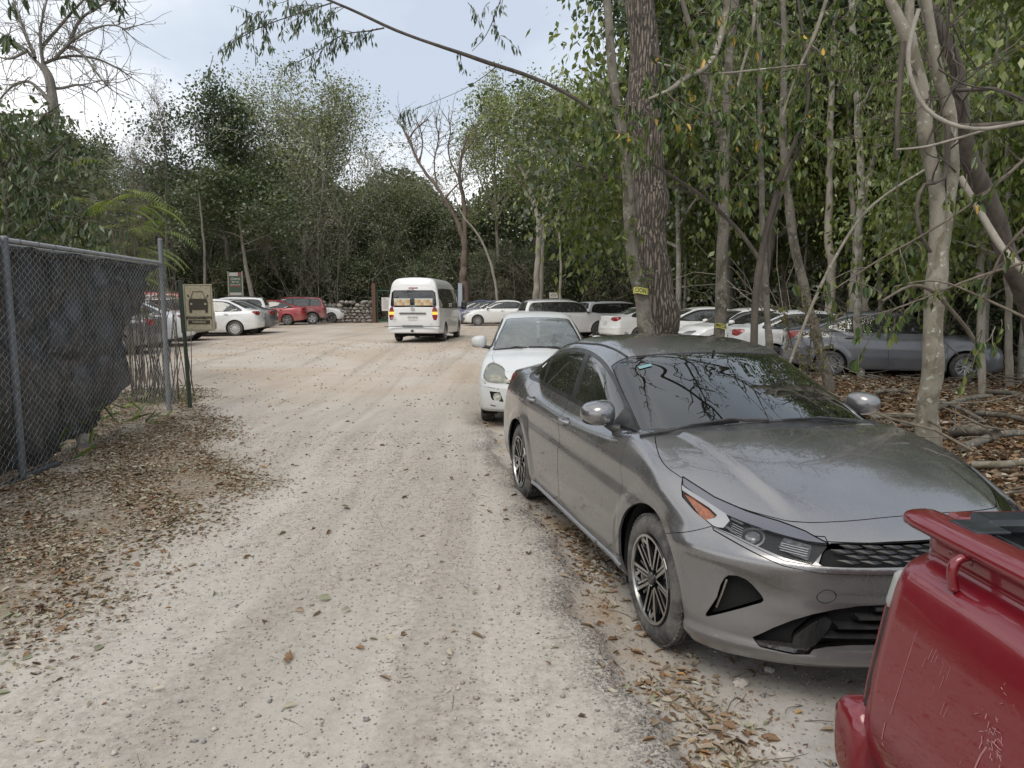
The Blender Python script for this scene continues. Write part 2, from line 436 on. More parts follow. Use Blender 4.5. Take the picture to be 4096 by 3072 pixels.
def glass_mat(name, tint=(.55, .62, .6), clear=.5, rough=0.0, dusty=.12, dcol=(.45, .44, .42), fres=2.0):
    """tinted window pane: part see-through, part mirror, with a film of dust"""
    m = NT(name); N = m.n; m.N.remove(m.b)
    tr = N('BsdfTransparent'); tr.inputs[0].default_value = (*[c * clear for c in tint], 1)
    gl = N('BsdfGlossy'); gl.inputs['Roughness'].default_value = rough; gl.inputs['Color'].default_value = (.95, .97, .97, 1)
    df = N('BsdfDiffuse'); df.inputs[0].default_value = (*dcol, 1)
    lw = N('Fresnel'); lw.inputs[0].default_value = 1.52
    mx = N('MixShader'); m.L.new(m.math('MINIMUM', m.math('MULTIPLY', lw.outputs[0], fres), .95), mx.inputs[0]); m.L.new(tr.outputs[0], mx.inputs[1]); m.L.new(gl.outputs[0], mx.inputs[2])
    m2 = N('MixShader'); v = m.coord('Object'); nn = m.noise(v, 3, 6, .7, .5); nf = m.noise(v, 40, 3, .7)
    m.L.new(m.math('MULTIPLY', m.rng(nn, .3, .75, .25, 1.0), m.math('MULTIPLY', m.rng(nf, .2, .8, .6, 1.1), dusty), True), m2.inputs[0])
    m.L.new(mx.outputs[0], m2.inputs[1]); m.L.new(df.outputs[0], m2.inputs[2]); m.L.new(m2.outputs[0], m.out.inputs[0])
    return m.mat
def lens_mat(name, col, rough=.12, amp=1.0, scale=60, base2=None):
    m = NT(name); v = m.coord('Object', (1, 1, 3)); w = m.vor(v, scale, 'F1')
    c2 = base2 or tuple(c * .45 for c in col)
    m.p(Base_Color=m.mix(m.rng(w, .1, .6), col, c2), Roughness=rough, Coat_Weight=1.0, Coat_Roughness=.02); m.bump(w, .25 * amp, .004)
    return m.mat
def tyre_mat():
    m = NT('dusty_tyre_rubber'); v = m.coord('Object'); n = m.noise(v, 7, 6, .7, .5); n2 = m.noise(v, 45, 4, .7)
    f = m.math('ADD', m.rng(n, .38, .7, .05, .75), m.rng(n2, .45, .8, 0, .35), True)
    m.p(Base_Color=m.mix(f, (.022, .022, .023), (.20, .19, .175)), Roughness=.82); m.bump(n2, .15, .004); return m.mat
def rubber(name='black_plastic', col=(.02, .02, .021), rough=.45, d=.18):
    m = NT(name); n = m.noise(m.coord('Object'), 8, 6, .7, .4)
    m.p(Base_Color=m.mix(m.rng(n, .45, .8, 0, d), col, (.35, .33, .3)), Roughness=rough); return m.mat
MT = {}
MT['tyre'] = tyre_mat(); MT['black'] = rubber(); MT['gloss'] = simple('gloss_black', (.008, .008, .009), .12, 0, .5, Coat_Weight=1.0)
MT['matt'] = simple('matt_black', (.006, .006, .006), .9); MT['trim'] = rubber('window_trim_black', (.018, .018, .02), .3, .12)
MT['chrome'] = simple('dull_chrome', (.62, .62, .62), .18, 1.0); MT['alloy'] = simple('machined_alloy', (.55, .55, .54), .30, 1.0)
MT['silver'] = simple('satin_silver', (.38, .38, .385), .38, .85)
MT['glass'] = glass_mat('window_glass', clear=.55, dusty=.14); MT['dark_glass'] = glass_mat('dark_tinted_glass', clear=.06, dusty=.05)
MT['pale_glass'] = glass_mat('windscreen_dust_and_cabin_light', (.75, .83, .80), .85, 0.0, .42, (.46, .51, .50))  # greenish dust film thickened to stand in for light inside the cabin
MT['red_lens'] = lens_mat('red_lens', (.42, .006, .012)); MT['amber_lens'] = lens_mat('amber_lens', (.38, .09, .01), .2)
MT['clear_lens'] = lens_mat('clear_lens', (.55, .56, .55), .06, .6, 25, (.12, .12, .125)); MT['hazed_lens'] = lens_mat('hazed_lens', (.74, .73, .64), .22, .5, 16, (.38, .38, .33))
MT['plate'] = simple('plate_white', (.66, .66, .63), .5); MT['plate_ink'] = simple('plate_ink', (.05, .06, .06), .6)
MT['seat'] = simple('seat_fabric', (.045, .045, .05), .9); MT['cabin'] = simple('cabin_plastic', (.03, .03, .033), .8)
MT['disc'] = simple('brake_disc_steel', (.16, .15, .14), .5, .8)
MT['cap'] = rubber('dusty_hubcap', (.50, .50, .49), .4, .6)
# ---------------------------------------------------------------- wheels
def wheel(parent, x, side, y, rad, rimr, style, width=.205, hero=False):
    """side -1/+1; the axle stands at height rad"""
    w = empty('wheel', (x, side * y, rad), 0.0, parent)
    n = 72 if hero else 40; s = side
    t = MB(); W = width; sh = [(rimr, 0.012), (rimr + .012, 0.0), (rimr + .035, -.004 * 1), (rad - .045, -.006), (rad - .022, .004), (rad - .008, .018), (rad, .034)]
    gr = []
    if hero:
        for k in range(4):
            a = .055 + k * (W - .11) / 3; gr += [(rad, a - .006), (rad - .008, a - .004), (rad - .008, a + .004), (rad, a + .006)]
    prof = sh + gr + [(rad, W - .034), (rad - .02, W - .006), (rimr, W)]
    t.lathe([(r, -s * h) for r, h in prof], n)
    if hero:      # shoulder blocks
        for k in range(64):
            a = 2 * PI * k / 64
            for (h0, h1) in ((.016, .046),):
                c = Vector((math.cos(a) * (rad - .001), -s * (h0 + h1) / 2, math.sin(a) * (rad - .001)))
                t.box(c, (.009, h1 - h0, .019), 0, Matrix.Rotation(-a, 3, 'Y'))
    ty = t.build('tyre', MT['tyre'], w, smooth=.7)
    r = MB(); rr = rimr
    r.lathe([(rr - .001, -s * -.006), (rr - .012, -s * -.006), (rr - .014, -s * .004)], n, m=0) if style == 'forte' else None
    r.lathe([(rr + .004, -s * .002), (rr + .002, -s * -.004), (rr - .008, -s * -.004), (rr - .014, -s * .010), (rr - .02, -s * .05), (rr - .03, -s * .12), (rr - .03, -s * .16), (.0, -s * .162)], n, m=1 if style != 'steel' else 0)
    def bar(a0, a1, r0, r1, w0, w1, y0, y1, m=0, th=.03):
        p0 = Vector((math.cos(a0) * r0, 0, math.sin(a0) * r0)); p1 = Vector((math.cos(a1) * r1, 0, math.sin(a1) * r1)); d = (p1 - p0).normalized(); q = Vector((-d.z, 0, d.x))
        V = []
        for p, ww, yy in ((p0, w0, y0), (p1, w1, y1)):
            for sg in (-1, 1): V.append(p + q * ww * sg + Vector((0, -s * yy, 0)))
            for sg in (-1, 1): V.append(p + q * ww * .55 * sg + Vector((0, -s * (yy + th), 0)))
        r.add(V, [(0, 1, 5, 4)], m); r.add(V, [(1, 3, 7, 5), (3, 2, 6, 7), (2, 0, 4, 6)], 1)
    if style == 'forte':
        for k in range(5):
            a = 2 * PI * k / 5 + .3
            for dlt in (-1, 1):
                bar(a + dlt * .10, a + dlt * .30, .045, rr - .012, .006, .009, .012, .004, 0)
                bar(a + dlt * .08, a + dlt * .14, .06, rr - .05, .014, .006, .030, .022, 1)
            bar(a + PI / 5, a + PI / 5, .05, rr - .045, .026, .034, .026, .022, 1, .035)
            bar(a + PI / 5 - .05, a + PI / 5 - .20, .06, rr - .03, .004, .006, .018, .012, 0, .01); bar(a + PI / 5 + .05, a + PI / 5 + .20, .06, rr - .03, .004, .006, .018, .012, 0, .01)
            bar(a + PI / 5 + .13, a + PI / 5 + .02, rr - .05, rr - .012, .006, .014, .018, .006, 0, .02); bar(a + PI / 5 - .13, a + PI / 5 - .02, rr - .05, rr - .012, .006, .014, .018, .006, 0, .02)
    elif style in ('five', 'ten', 'multi'):
        ns = {'five': 5, 'ten': 10, 'multi': 7}[style]
        for k in range(ns):
            a = 2 * PI * k / ns + .2; ww = {'five': .022, 'ten': .009, 'multi': .012}[style]
            bar(a, a, .04, rr - .01, ww * 1.2, ww, .012, .004, 0)
            if style == 'five': bar(a + .16, a + .26, .05, rr - .01, .007, .008, .014, .006, 0); bar(a - .16, a - .26, .05, rr - .01, .007, .008, .014, .006, 0)
    elif style == 'cap':      # pressed hub cap with slots
        no = 12
        r.lathe([(0, -s * -.008), (.055, -s * -.006), (.075, -s * .006), (rr * .58, -s * .012)], n, m=2)
        r.lathe([(rr * .86, -s * .004), (rr * .93, -s * -.006), (rr + .006, -s * -.002)], n, m=2)
        for k in range(no):
            a = 2 * PI * k / no; bar(a, a, rr * .56, rr * .88, .020, .026, .012, .004, 2, .02)
    r.lathe([(0, -s * .0), (.028, -s * .0), (.036, -s * .006), (.04, -s * .03), (.06, -s * .05)], 20, m={'cap': 2, 'forte': 1}.get(style, 0))
    for k in range(5):
        a = 2 * PI * k / 5; c = (math.cos(a) * .052, -s * .03, math.sin(a) * .052); r.lathe([(0, -s * .018), (.008, -s * .018), (.009, -s * .04)], 8, m=1, c=c)
    rim = r.build('rim', [MT['alloy'], MT['gloss'] if style == 'forte' else MT['silver'] if style != 'cap' else MT['black'], MT['cap']], w, smooth=.5)
    if hero:
        b = MB(); b.lathe([(.06, -s * .075), (.145, -s * .075), (.148, -s * .09)], 48); b.box((.09, -s * .07, .10), (.10, .05, .09), 0, Matrix.Rotation(R(-45), 3, 'Y'), .01); b.build('brake_disc', MT['disc'], w, smooth=.5)
    return w
# ---------------------------------------------------------------- pieces shared by all cars
def merged(name, pieces, parent, fl=.008):
    V = []; T = []; N = []; I = []; mats = []; o = 0
    for pc, m in pieces:
        if len(pc.T) == 0: continue
        q = pc.flange(fl) if fl else pc
        V.append(q.V); T.append(q.T + o); N.append(q.N); o += len(q.V)
        if m not in mats: mats.append(m)
        I.append(np.full(len(q.T), mats.index(m)))
    if not V: return None
    return mesh_obj(name, np.concatenate(V), np.concatenate(T), mats, parent, normals=np.concatenate(N), midx=np.concatenate(I))
def arch_liner(S, parent, ax, s):
    b = MB(); r0 = S.archr + .004; n = 26; V = []; F = []
    for j, yy in enumerate((S.W[len(S.W) // 2][1] - .035, .60)):
        for k in range(n + 1):
            a = R(-25) + R(230) * k / n; V.append((ax + r0 * math.cos(a), s * yy, S.rw + r0 * math.sin(a)))
    F = [(k, k + 1, n + 2 + k, n + 1 + k) for k in range(n)]; b.add(V, F); b.add(V[n + 1:], [tuple(range(n + 1))])
    b.build('arch_liner', MT['matt'], parent)
def seats(parent, z0, xs, w=.5, hero=False, h=.62):
    for x in xs:
        for y in ((-.36, .36) if x > -.3 else (-.36, .36)):
            b = MB(); b.box((x, y, z0 + .1), (.52, w, .2), bev=.05); rt = Matrix.Rotation(R(-14), 3, 'Y')
            b.box((x - .30, y, z0 + .10 + h / 2), (.14, w * .92, h), 0, rt, .06); b.box((x - .38, y, z0 + h + .20), (.10, .26, .19), 0, rt, .045)
            for q in (-.07, .07): b.tube([(x - .37, y + q, z0 + h + .0), (x - .385, y + q, z0 + h + .16)], .008, 5)
            b.build('seat', MT['seat'], parent, smooth=.8)
def cabin(parent, S, dash_x, floor=.32, rear=-1.3, belt=.88, seats_x=(.0, -.85), wheel_y=.36):
    hw = S.fG(np.array([0.]))[0] - .05
    b = MB(); b.box(((dash_x + rear) / 2, 0, floor), (dash_x - rear, hw * 2, .04)); b.box((dash_x - .12, 0, belt - .10), (.42, hw * 1.84, .20), bev=.06); b.box((dash_x - .02, 0, floor + .25), (.06, hw * 1.9, .5))
    for s in (-1, 1): b.box(((dash_x + rear) / 2, s * (hw + .02), (floor + belt) / 2), (dash_x - rear, .03, belt - floor))
    b.box((rear - .22, 0, belt), (.5, hw * 1.75, .03)); b.box((rear - .0, 0, (floor + belt) / 2), (.05, hw * 1.8, belt - floor))
    b.box((.1, 0, floor + .14), (.9, .2, .26), bev=.04)
    b.build('cabin_interior', MT['cabin'], parent)
    seats(parent, floor, seats_x)
    t = MB(); pts = [(math.cos(a) * .0, math.cos(a) * .18, math.sin(a) * .18) for a in [2 * PI * k / 20 for k in range(21)]]
    rt = Matrix.Rotation(R(-25), 3, 'Y'); c = Vector((dash_x - .42, wheel_y, belt + .0)); t.tube([c + rt @ Vector(p) for p in pts], .014, 6, cap=False); t.box(c, (.03, .3, .05), 0, rt, .01); t.tube([c, c + Vector((.25, 0, -.08))], .02, 6)
    t.build('steering_wheel', MT['cabin'], parent, smooth=.8)
    mr = MB(); mr.box((dash_x - .55, 0, belt + .38), (.02, .24, .06), bev=.008); mr.tube([(dash_x - .54, 0, belt + .4), (dash_x - .50, 0, belt + .47)], .008, 5); mr.build('rear_view_mirror', MT['cabin'], parent)
def surf_y(S, x, z, s):
    lo, hi = .2, 1.2
    for _ in range(30):
        m = (lo + hi) / 2
        if S.f(np.array([x]), np.array([s * m]), np.array([z]))[0] < 0: lo = m
        else: hi = m
    return s * lo
def surf_x(S, y, z, front=True, x0=1.2, x1=2.7):
    lo, hi = x0, x1
    for _ in range(30):
        m = (lo + hi) / 2
        if S.f(np.array([m if front else -m]), np.array([y]), np.array([z]))[0] < 0: lo = m
        else: hi = m
    return lo if front else -lo
def surf_z(S, x, y, z0=.6, z1=2.4):
    lo, hi = z0, z1
    for _ in range(30):
        m = (lo + hi) / 2
        if S.f(np.array([x]), np.array([y]), np.array([m]))[0] < 0: lo = m
        else: hi = m
    return lo
def nrm(S, p):
    g = S.grad(np.array([p], float), .01)[0]; return Vector(g / np.linalg.norm(g))
def handle(S, parent, x, z, s, mat, L=.17):
    y = surf_y(S, x, z, s); y0 = surf_y(S, x - L / 2, z, s); b = MB()
    p = [(x - L / 2, y0 + s * .004, z), (x - L * .35, y + s * .034, z + .002), (x + L * .3, y + s * .036, z + .002), (x + L / 2, y + s * .004, z)]
    p = chaikin(p, 2, closed=False); b.tube(p, [.013] * len(p), 8)
    bo = b.build('door_handle', mat, parent, smooth=.9)
    c = MB(); V = []
    for k in range(20):
        a = 2 * PI * k / 20; xx = x + .0 + math.cos(a) * .055; zz = z - .004 + math.sin(a) * .028; V.append((xx, surf_y(S, xx, zz, s) + s * .0015, zz))
    c.add(V, [tuple(range(20))[::-s]]); c.build('handle_recess', MT['black'], bo)
    return bo
def mirror(S, parent, x, z, s, mat, out=.13, size=(.12, .20, .14), foot=None):
    y = surf_y(S, x, z - .06, s); e = MB(); c = Vector((x - .01, y + s * (out + size[1] * .32), z + .01))
    V = []; F = []; seg, ring = 20, 12; dx, dy, dz = size
    for i in range(ring + 1):
        th = PI * i / ring
        for k in range(seg):
            ph = 2 * PI * k / seg; ca, sa, cz = math.sin(th) * math.cos(ph), math.sin(th) * math.sin(ph), math.cos(th)
            px = math.copysign(abs(ca)**.8, ca) * dx * (.75 if ca > 0 else .32); py = math.copysign(abs(sa)**.75, sa) * dy * .55 * s; pz = math.copysign(abs(cz)**.75, cz) * dz * .52 * (1 - .18 * sa)
            V.append(c + Vector((px - abs(py) * .18, py, pz)))
    for i in range(ring):
        for k in range(seg): F.append((i * seg + k, (i + 1) * seg + k, (i + 1) * seg + (k + 1) % seg, i * seg + (k + 1) % seg))
    if s > 0: F = [f[::-1] for f in F]
    e.add(V, F); o = e.build('side_mirror', mat, parent, smooth=True)
    f = MB(); f.tube([c + Vector((-.0, -s * .05, -dz * .42)), (x + .02, y + s * .03, z - .075), (x + .04, y - s * .01, z - .085)], [.028, .026, .032], 8)
    f.sphere(c + Vector((-.01, 0, -dz * .30)), 1, 0, 12, 8, (dx * .42, dy * .50, dz * .25)); f.build('mirror_foot', MT['black'], o, smooth=.9)
    return o
def plate(parent, c, txt, front, w=.30, h=.15, rot=0):
    b = MB(); b.box(c, (.012, w, h), 0, Matrix.Rotation(rot, 3, 'Y'), .003); o = b.build('number_plate', MT['plate'], parent)
    if txt:
        d = 1 if front else -1; text_obj(txt, 'plate_number', MT['plate_ink'], o, (c[0] + d * .009, c[1], c[2] - .0), (PI / 2, 0, PI / 2 * d), .075, .002)
    return o
def text_obj(s, name, mat, parent, loc, rot, size, ext=.001, align='CENTER', width=1.0, bold=0.0):
    cu = bpy.data.curves.new(name, 'FONT'); cu.body = s; cu.size = size; cu.extrude = ext; cu.align_x = align; cu.align_y = 'CENTER'; cu.offset = bold
    cu.resolution_u = 2; cu.space_line = .95
    t = bpy.data.objects.new(name, cu); COL.objects.link(t); dg = bpy.context.evaluated_depsgraph_get(); me = bpy.data.meshes.new_from_object(t.evaluated_get(dg))
    COL.objects.unlink(t); bpy.data.objects.remove(t)
    me.materials.clear(); me.materials.append(mat)
    o = bpy.data.objects.new(name, me); COL.objects.link(o); o.location = loc; o.rotation_euler = rot; o.scale = (width, 1, 1)
    if parent: o.parent = parent
    return o
def wiper(S, parent, x0, y0, x1, y1, blade=.5):
    """arm from the cowl to the blade lying on the windscreen"""
    b = MB()
    def on(x, y, d): z = surf_z(S, x, y); p = Vector((x, y, z)); return p + nrm(S, p) * d
    p0 = on(x0, y0, .02); p1 = on((x0 + x1) / 2, (y0 + y1) / 2, .035); p2 = on(x1, y1, .02); b.tube([p0, p1, p2], [.013, .008, .006], 6)
    dy = y1 - y0; sg = 1 if dy > 0 else -1; ax = (x1 - x0) / max(abs(dy), .1)
    pts = [on(x1 + (t - .5) * blade * ax * .45, y1 + sg * (t - .5) * blade, .012) for t in (0, .25, .5, .75, 1)]
    b.tube(pts, [.006, .010, .012, .010, .006], 6); b.tube([p + Vector((0, 0, -.006)) for p in pts], .007, 5)
    return b.build('wiper', MT['black'], parent, smooth=.9)
def inset(f, d): return lambda x, y, z: f(x, y, z) + d
def andf(*fs):
    def g(x, y, z):
        r = fs[0](x, y, z)
        for q in fs[1:]: r = np.maximum(r, q(x, y, z))
        return r
    return g
def build_car(name, label, cat, S, pos, heading, o, group=None):
    """o: options - body paint, window outlines, lamps, wheels and so on"""
    e = empty(name, pos, heading); tag(e, label, cat, group)
    P = S.mesh(o.get('h', .05)); pm = o['paint']; gm = o.get('glass', MT['glass']); wm = o.get('wglass', gm)
    for ax in (S.axf, S.axr):
        P = P.keep(lambda X, Y, Z: np.where(np.abs(Y) > .5, S.archr - np.sqrt((X - ax)**2 + (Z - S.rw)**2), -1.))
    for q in o.get('refine', []): P = P.refine(q)
    def screen(a, b, inn, front):
        def f(x, y, z):
            ay = np.abs(y); xg = S.gbend(x, ay); w = ay - (S.gside(x, z) - (inn + o.get('inn2', .03) * np.abs((xg - b) / (a - b)) if front else inn))
            return np.where((z > S.zb - .12), np.maximum(w, np.maximum(a - xg, xg - b)), 1.)
        return f
    out = []
    if 'wind' in o:
        a, b, inn = o['wind']; g, P = P.split(screen(a, b, inn, True), .001); g = g.shift(-.004); c, fr = g.split(inset(screen(a, b, inn, True), .028))
        out.append(('windscreen', [(c, wm), (fr, MT['gloss'])]))
    if 'rear' in o:
        a, b, inn = o['rear']; g, P = P.split(screen(a, b, inn, False), .001); g = g.shift(-.004); c, fr = g.split(inset(screen(a, b, inn, False), .03))
        out.append(('rear_window', [(c, o.get('rglass', gm)), (fr, MT['gloss'])]))
    for s in (-1, 1):
        dlo = side_poly(o['dlo'], s, 2); g, P = P.split(andf(dlo, lambda x, y, z: (S.zb - .2) - z), 0)
        g = g.shift(-.005)
        gl = inset(dlo, o.get('dlo_in', .022))
        for (xb, sl, wd) in o['pillars']:
            gl = andf(gl, (lambda xb, sl, wd: (lambda x, y, z: wd - np.abs(x - xb - sl * (z - 1.1))))(xb, sl, wd))
        c, tr = g.split(gl); tr.obj('window_trim', o.get('trim', MT['trim']), e, .01)
        xs = sorted([p[0] for p in o['pillars']])
        bounds = [-9] + xs + [9]
        for k in range(len(bounds) - 1):
            lo, hi = bounds[k], bounds[k + 1]
            def rg(x, y, z, lo=lo, hi=hi):
                xx = x.copy()
                a_ = x - (lo + (dict((p[0], p[1]) for p in o['pillars']).get(lo, 0)) * (z - 1.1)); b_ = x - (hi + (dict((p[0], p[1]) for p in o['pillars']).get(hi, 0)) * (z - 1.1)); return np.maximum(-a_, b_)
            pc = c.keep(rg)
            if len(pc.T): pc.shift(-.003).obj('side_window', gm, e, 0)
    # lamps, grilles and other outlines cut from the front, rear or corner view
    for (nm, fn, depth, mat, flg) in o.get('cuts', []):
        for s in ((-1, 1) if flg == 'pair' else (0,)):
            ff = fn if s == 0 else (lambda x, y, z, s=s: np.where(y * s > 0, fn(x, y, z), 1.))
            g, P = P.split(ff, .0015)
            if len(g.T) == 0: continue
            if callable(mat): mat(g.shift(-depth), e, s)
            else: g.shift(-depth).obj(nm, mat, e, .006)
    if 'hood' in o:
        hp = chaikin(o['hood'], 2, closed=False); hp = hp + [(x, -y) for x, y in hp[::-1]]
        g, P = P.split(lambda x, y, z: np.where(z > .62, poly_sd(hp, x, y), 1.), .0022); g.obj('bonnet', pm, e, .018)
    if 'boot' in o:
        b0 = o['boot']; g, P = P.split(lambda x, y, z: np.where(x < b0[2], np.maximum(np.abs(y) - b0[0], b0[1] - z), 1.), .002); g.obj(o.get('bootname', 'boot_lid'), pm, e, .015)
    for nm, poly in o.get('doors', []):
        for s in (-1, 1):
            g, P = P.split(side_poly(poly, s, 1), .002)
            if len(g.T): g.obj(nm, pm, e, .015)
    if 'cladding' in o:
        zc = o['cladding']
        def cf(x, y, z):
            d = np.minimum(np.sqrt((x - S.axf)**2 + (z - S.rw)**2), np.sqrt((x - S.axr)**2 + (z - S.rw)**2)); return np.minimum(z - zc, d - (S.archr + .055))
        g, P = P.split(cf, 0); g.shift(.003).obj('lower_cladding', MT['black'], e, .006)
    for nm, pcs in out: merged(nm, pcs, e)
    P.obj('body', pm, e, .014)
    yw = o.get('track', .88)
    for ax in (S.axf, S.axr):
        for s in (-1, 1): wheel(e, ax, s, yw, o.get('rw', S.rw), o.get('rim', .205), o.get('wstyle', 'five'), o.get('tw', .205), o.get('hero', False)); arch_liner(S, e, ax, s)
    if o.get('cabin', True): cabin(e, S, o.get('dash', .85), o.get('floor', .32), o.get('crear', -1.2), o.get('cbelt', S.zb - .06), o.get('seats', (.05, -.8)))
    for (x, z) in o.get('handles', []):
        for s in (-1, 1): handle(S, e, x, z, s, o.get('handle_mat', pm))
    if 'mirror' in o:
        for s in (-1, 1): mirror(S, e, o['mirror'][0], o['mirror'][1], s, o.get('mirror_mat', pm), size=o.get('msize', (.12, .20, .14)), out=o.get('mout', .10))
    if 'plate' in o:
        for c, tx, fr in o['plate']: plate(e, c, tx, fr)
    if 'rails' in o:
        x0, x1, z = o['rails']
        for s in (-1, 1):
            b = MB(); n = 9; pts = []
            for k in range(n):
                x = x0 + (x1 - x0) * k / (n - 1); y = s * (S.gside(np.array([x]), np.array([z]))[0] - .10); zz = surf_z(S, x, y); pts.append((x, y, zz + (.045 if 0 < k < n - 1 else .002)))
            b.tube(pts, .016, 6)
            for k in (1, n // 2, n - 2): b.tube([pts[k], (pts[k][0], pts[k][1], pts[k][2] - .05)], .014, 5)
            b.build('roof_rail', o.get('railmat', MT['black']), e, smooth=.9)
    if 'under' not in o:
        b = MB(); b.box(((S.axf + S.axr) / 2, 0, .27), (S.axf - S.axr + 1.1, 1.1, .12)); b.box((S.axr, 0, .27), (.1, 1.5, .1)); b.box((S.axf, 0, .27), (.1, 1.5, .1)); b.build('underbody', MT['matt'], e)
    return e, P
def forte_shape():
    def ridge(x, ay):
        c = .50 + .10 * (1.9 - x); t = nstep(2.25, 1.7, x) * nstep(.85, 1.15, x)
        return t * (.020 * nstep(c + .045, c - .015, ay))
    def crease(x, z):
        # shoulder line and the hollow below it; lower door swage
        sh = .835 + .03 * (-x) * .5
        return -.020 * np.exp(-((z - (sh - .115)) / .062)**2) * nstep(2.0, 1.3, x) * nstep(-2.2, -1.7, x) + .010 * np.exp(-((z - .30) / .05)**2) * nstep(1.1, .8, x) * nstep(-1.1, -.8, x)
    def extra(f, x, ay, z):
        # bumper: a shelf under the lamps that sweeps up at the sides, a hollow round the side intakes, a lip at the bottom
        fr = nstep(1.55, 1.8, x); zl = .500 + .085 * nstep(.45, .88, ay)
        f = f - .016 * fr * nstep(zl - .012, zl + .022, z) * nstep(.70, .62, z)
        f = f + .014 * fr * np.exp(-((ay - .73) / .15)**2 - ((z - .445) / .085)**2)
        f = f - .014 * fr * nstep(.285, .255, z) * nstep(.20, .23, z)
        return f + .010 * fr * np.exp(-((ay - .30) / .22)**2 - ((z - .36) / .07)**2)
    return Shape(extra=extra, axf=1.35, axr=-1.35, rw=.316, archr=.372,
        D=[(-2.5, 1.0), (-2.33, 1.05), (-2.2, 1.075), (-1.95, 1.085), (-1.6, 1.05), (-1, .975), (0, .945), (.7, .97), (1.0, 1.0), (1.3, .975), (1.6, .92), (1.85, .85), (2.05, .778), (2.2, .70), (2.35, .58)],
        F=[(.10, 2.05), (.2, 2.19), (.28, 2.235), (.42, 2.235), (.52, 2.225), (.58, 2.235), (.64, 2.25), (.70, 2.235), (.78, 2.19), (.9, 2.1), (1.1, 1.9)],
        RR=[(.1, -2.2), (.25, -2.33), (.4, -2.385), (.6, -2.38), (.75, -2.33), (.95, -2.30), (1.07, -2.33), (1.2, -2.25)],
        R=[(1.6, .78), (1.35, .90), (1.12, 1.005), (.85, 1.125), (.55, 1.25), (.28, 1.352), (0, 1.41), (-.3, 1.436), (-.7, 1.432), (-1.0, 1.398), (-1.3, 1.33), (-1.6, 1.235), (-1.9, 1.135), (-2.15, 1.045), (-2.5, .84)],
        W=[(-2.45, .80), (-2.1, .865), (-1.6, .895), (-1, .9), (0, .9), (1, .9), (1.5, .9), (1.9, .885), (2.3, .84)],
        S=[(.1, .92), (.2, .95), (.35, .985), (.5, 1.0), (.65, 1.0), (.78, .99), (.86, .965), (.95, .92), (1.1, .84), (1.3, .72)],
        G=[(-2.5, .60), (-1.9, .70), (-1.5, .765), (-1, .80), (0, .815), (.8, .80), (1.3, .76)],
        B=[(-2.5, .38), (-2.2, .30), (-1.7, .20), (-.9, .19), (1.0, .18), (1.8, .17), (2.1, .175), (2.4, .22)],
        kbelt_r=.16, kf=.30, kf6=.22, kr=.12, kr6=.22, wind=.17, back=.16, tum=.40, zb=.93, kroof=.14, kshoulder=.05, ridge=ridge, crease=crease)
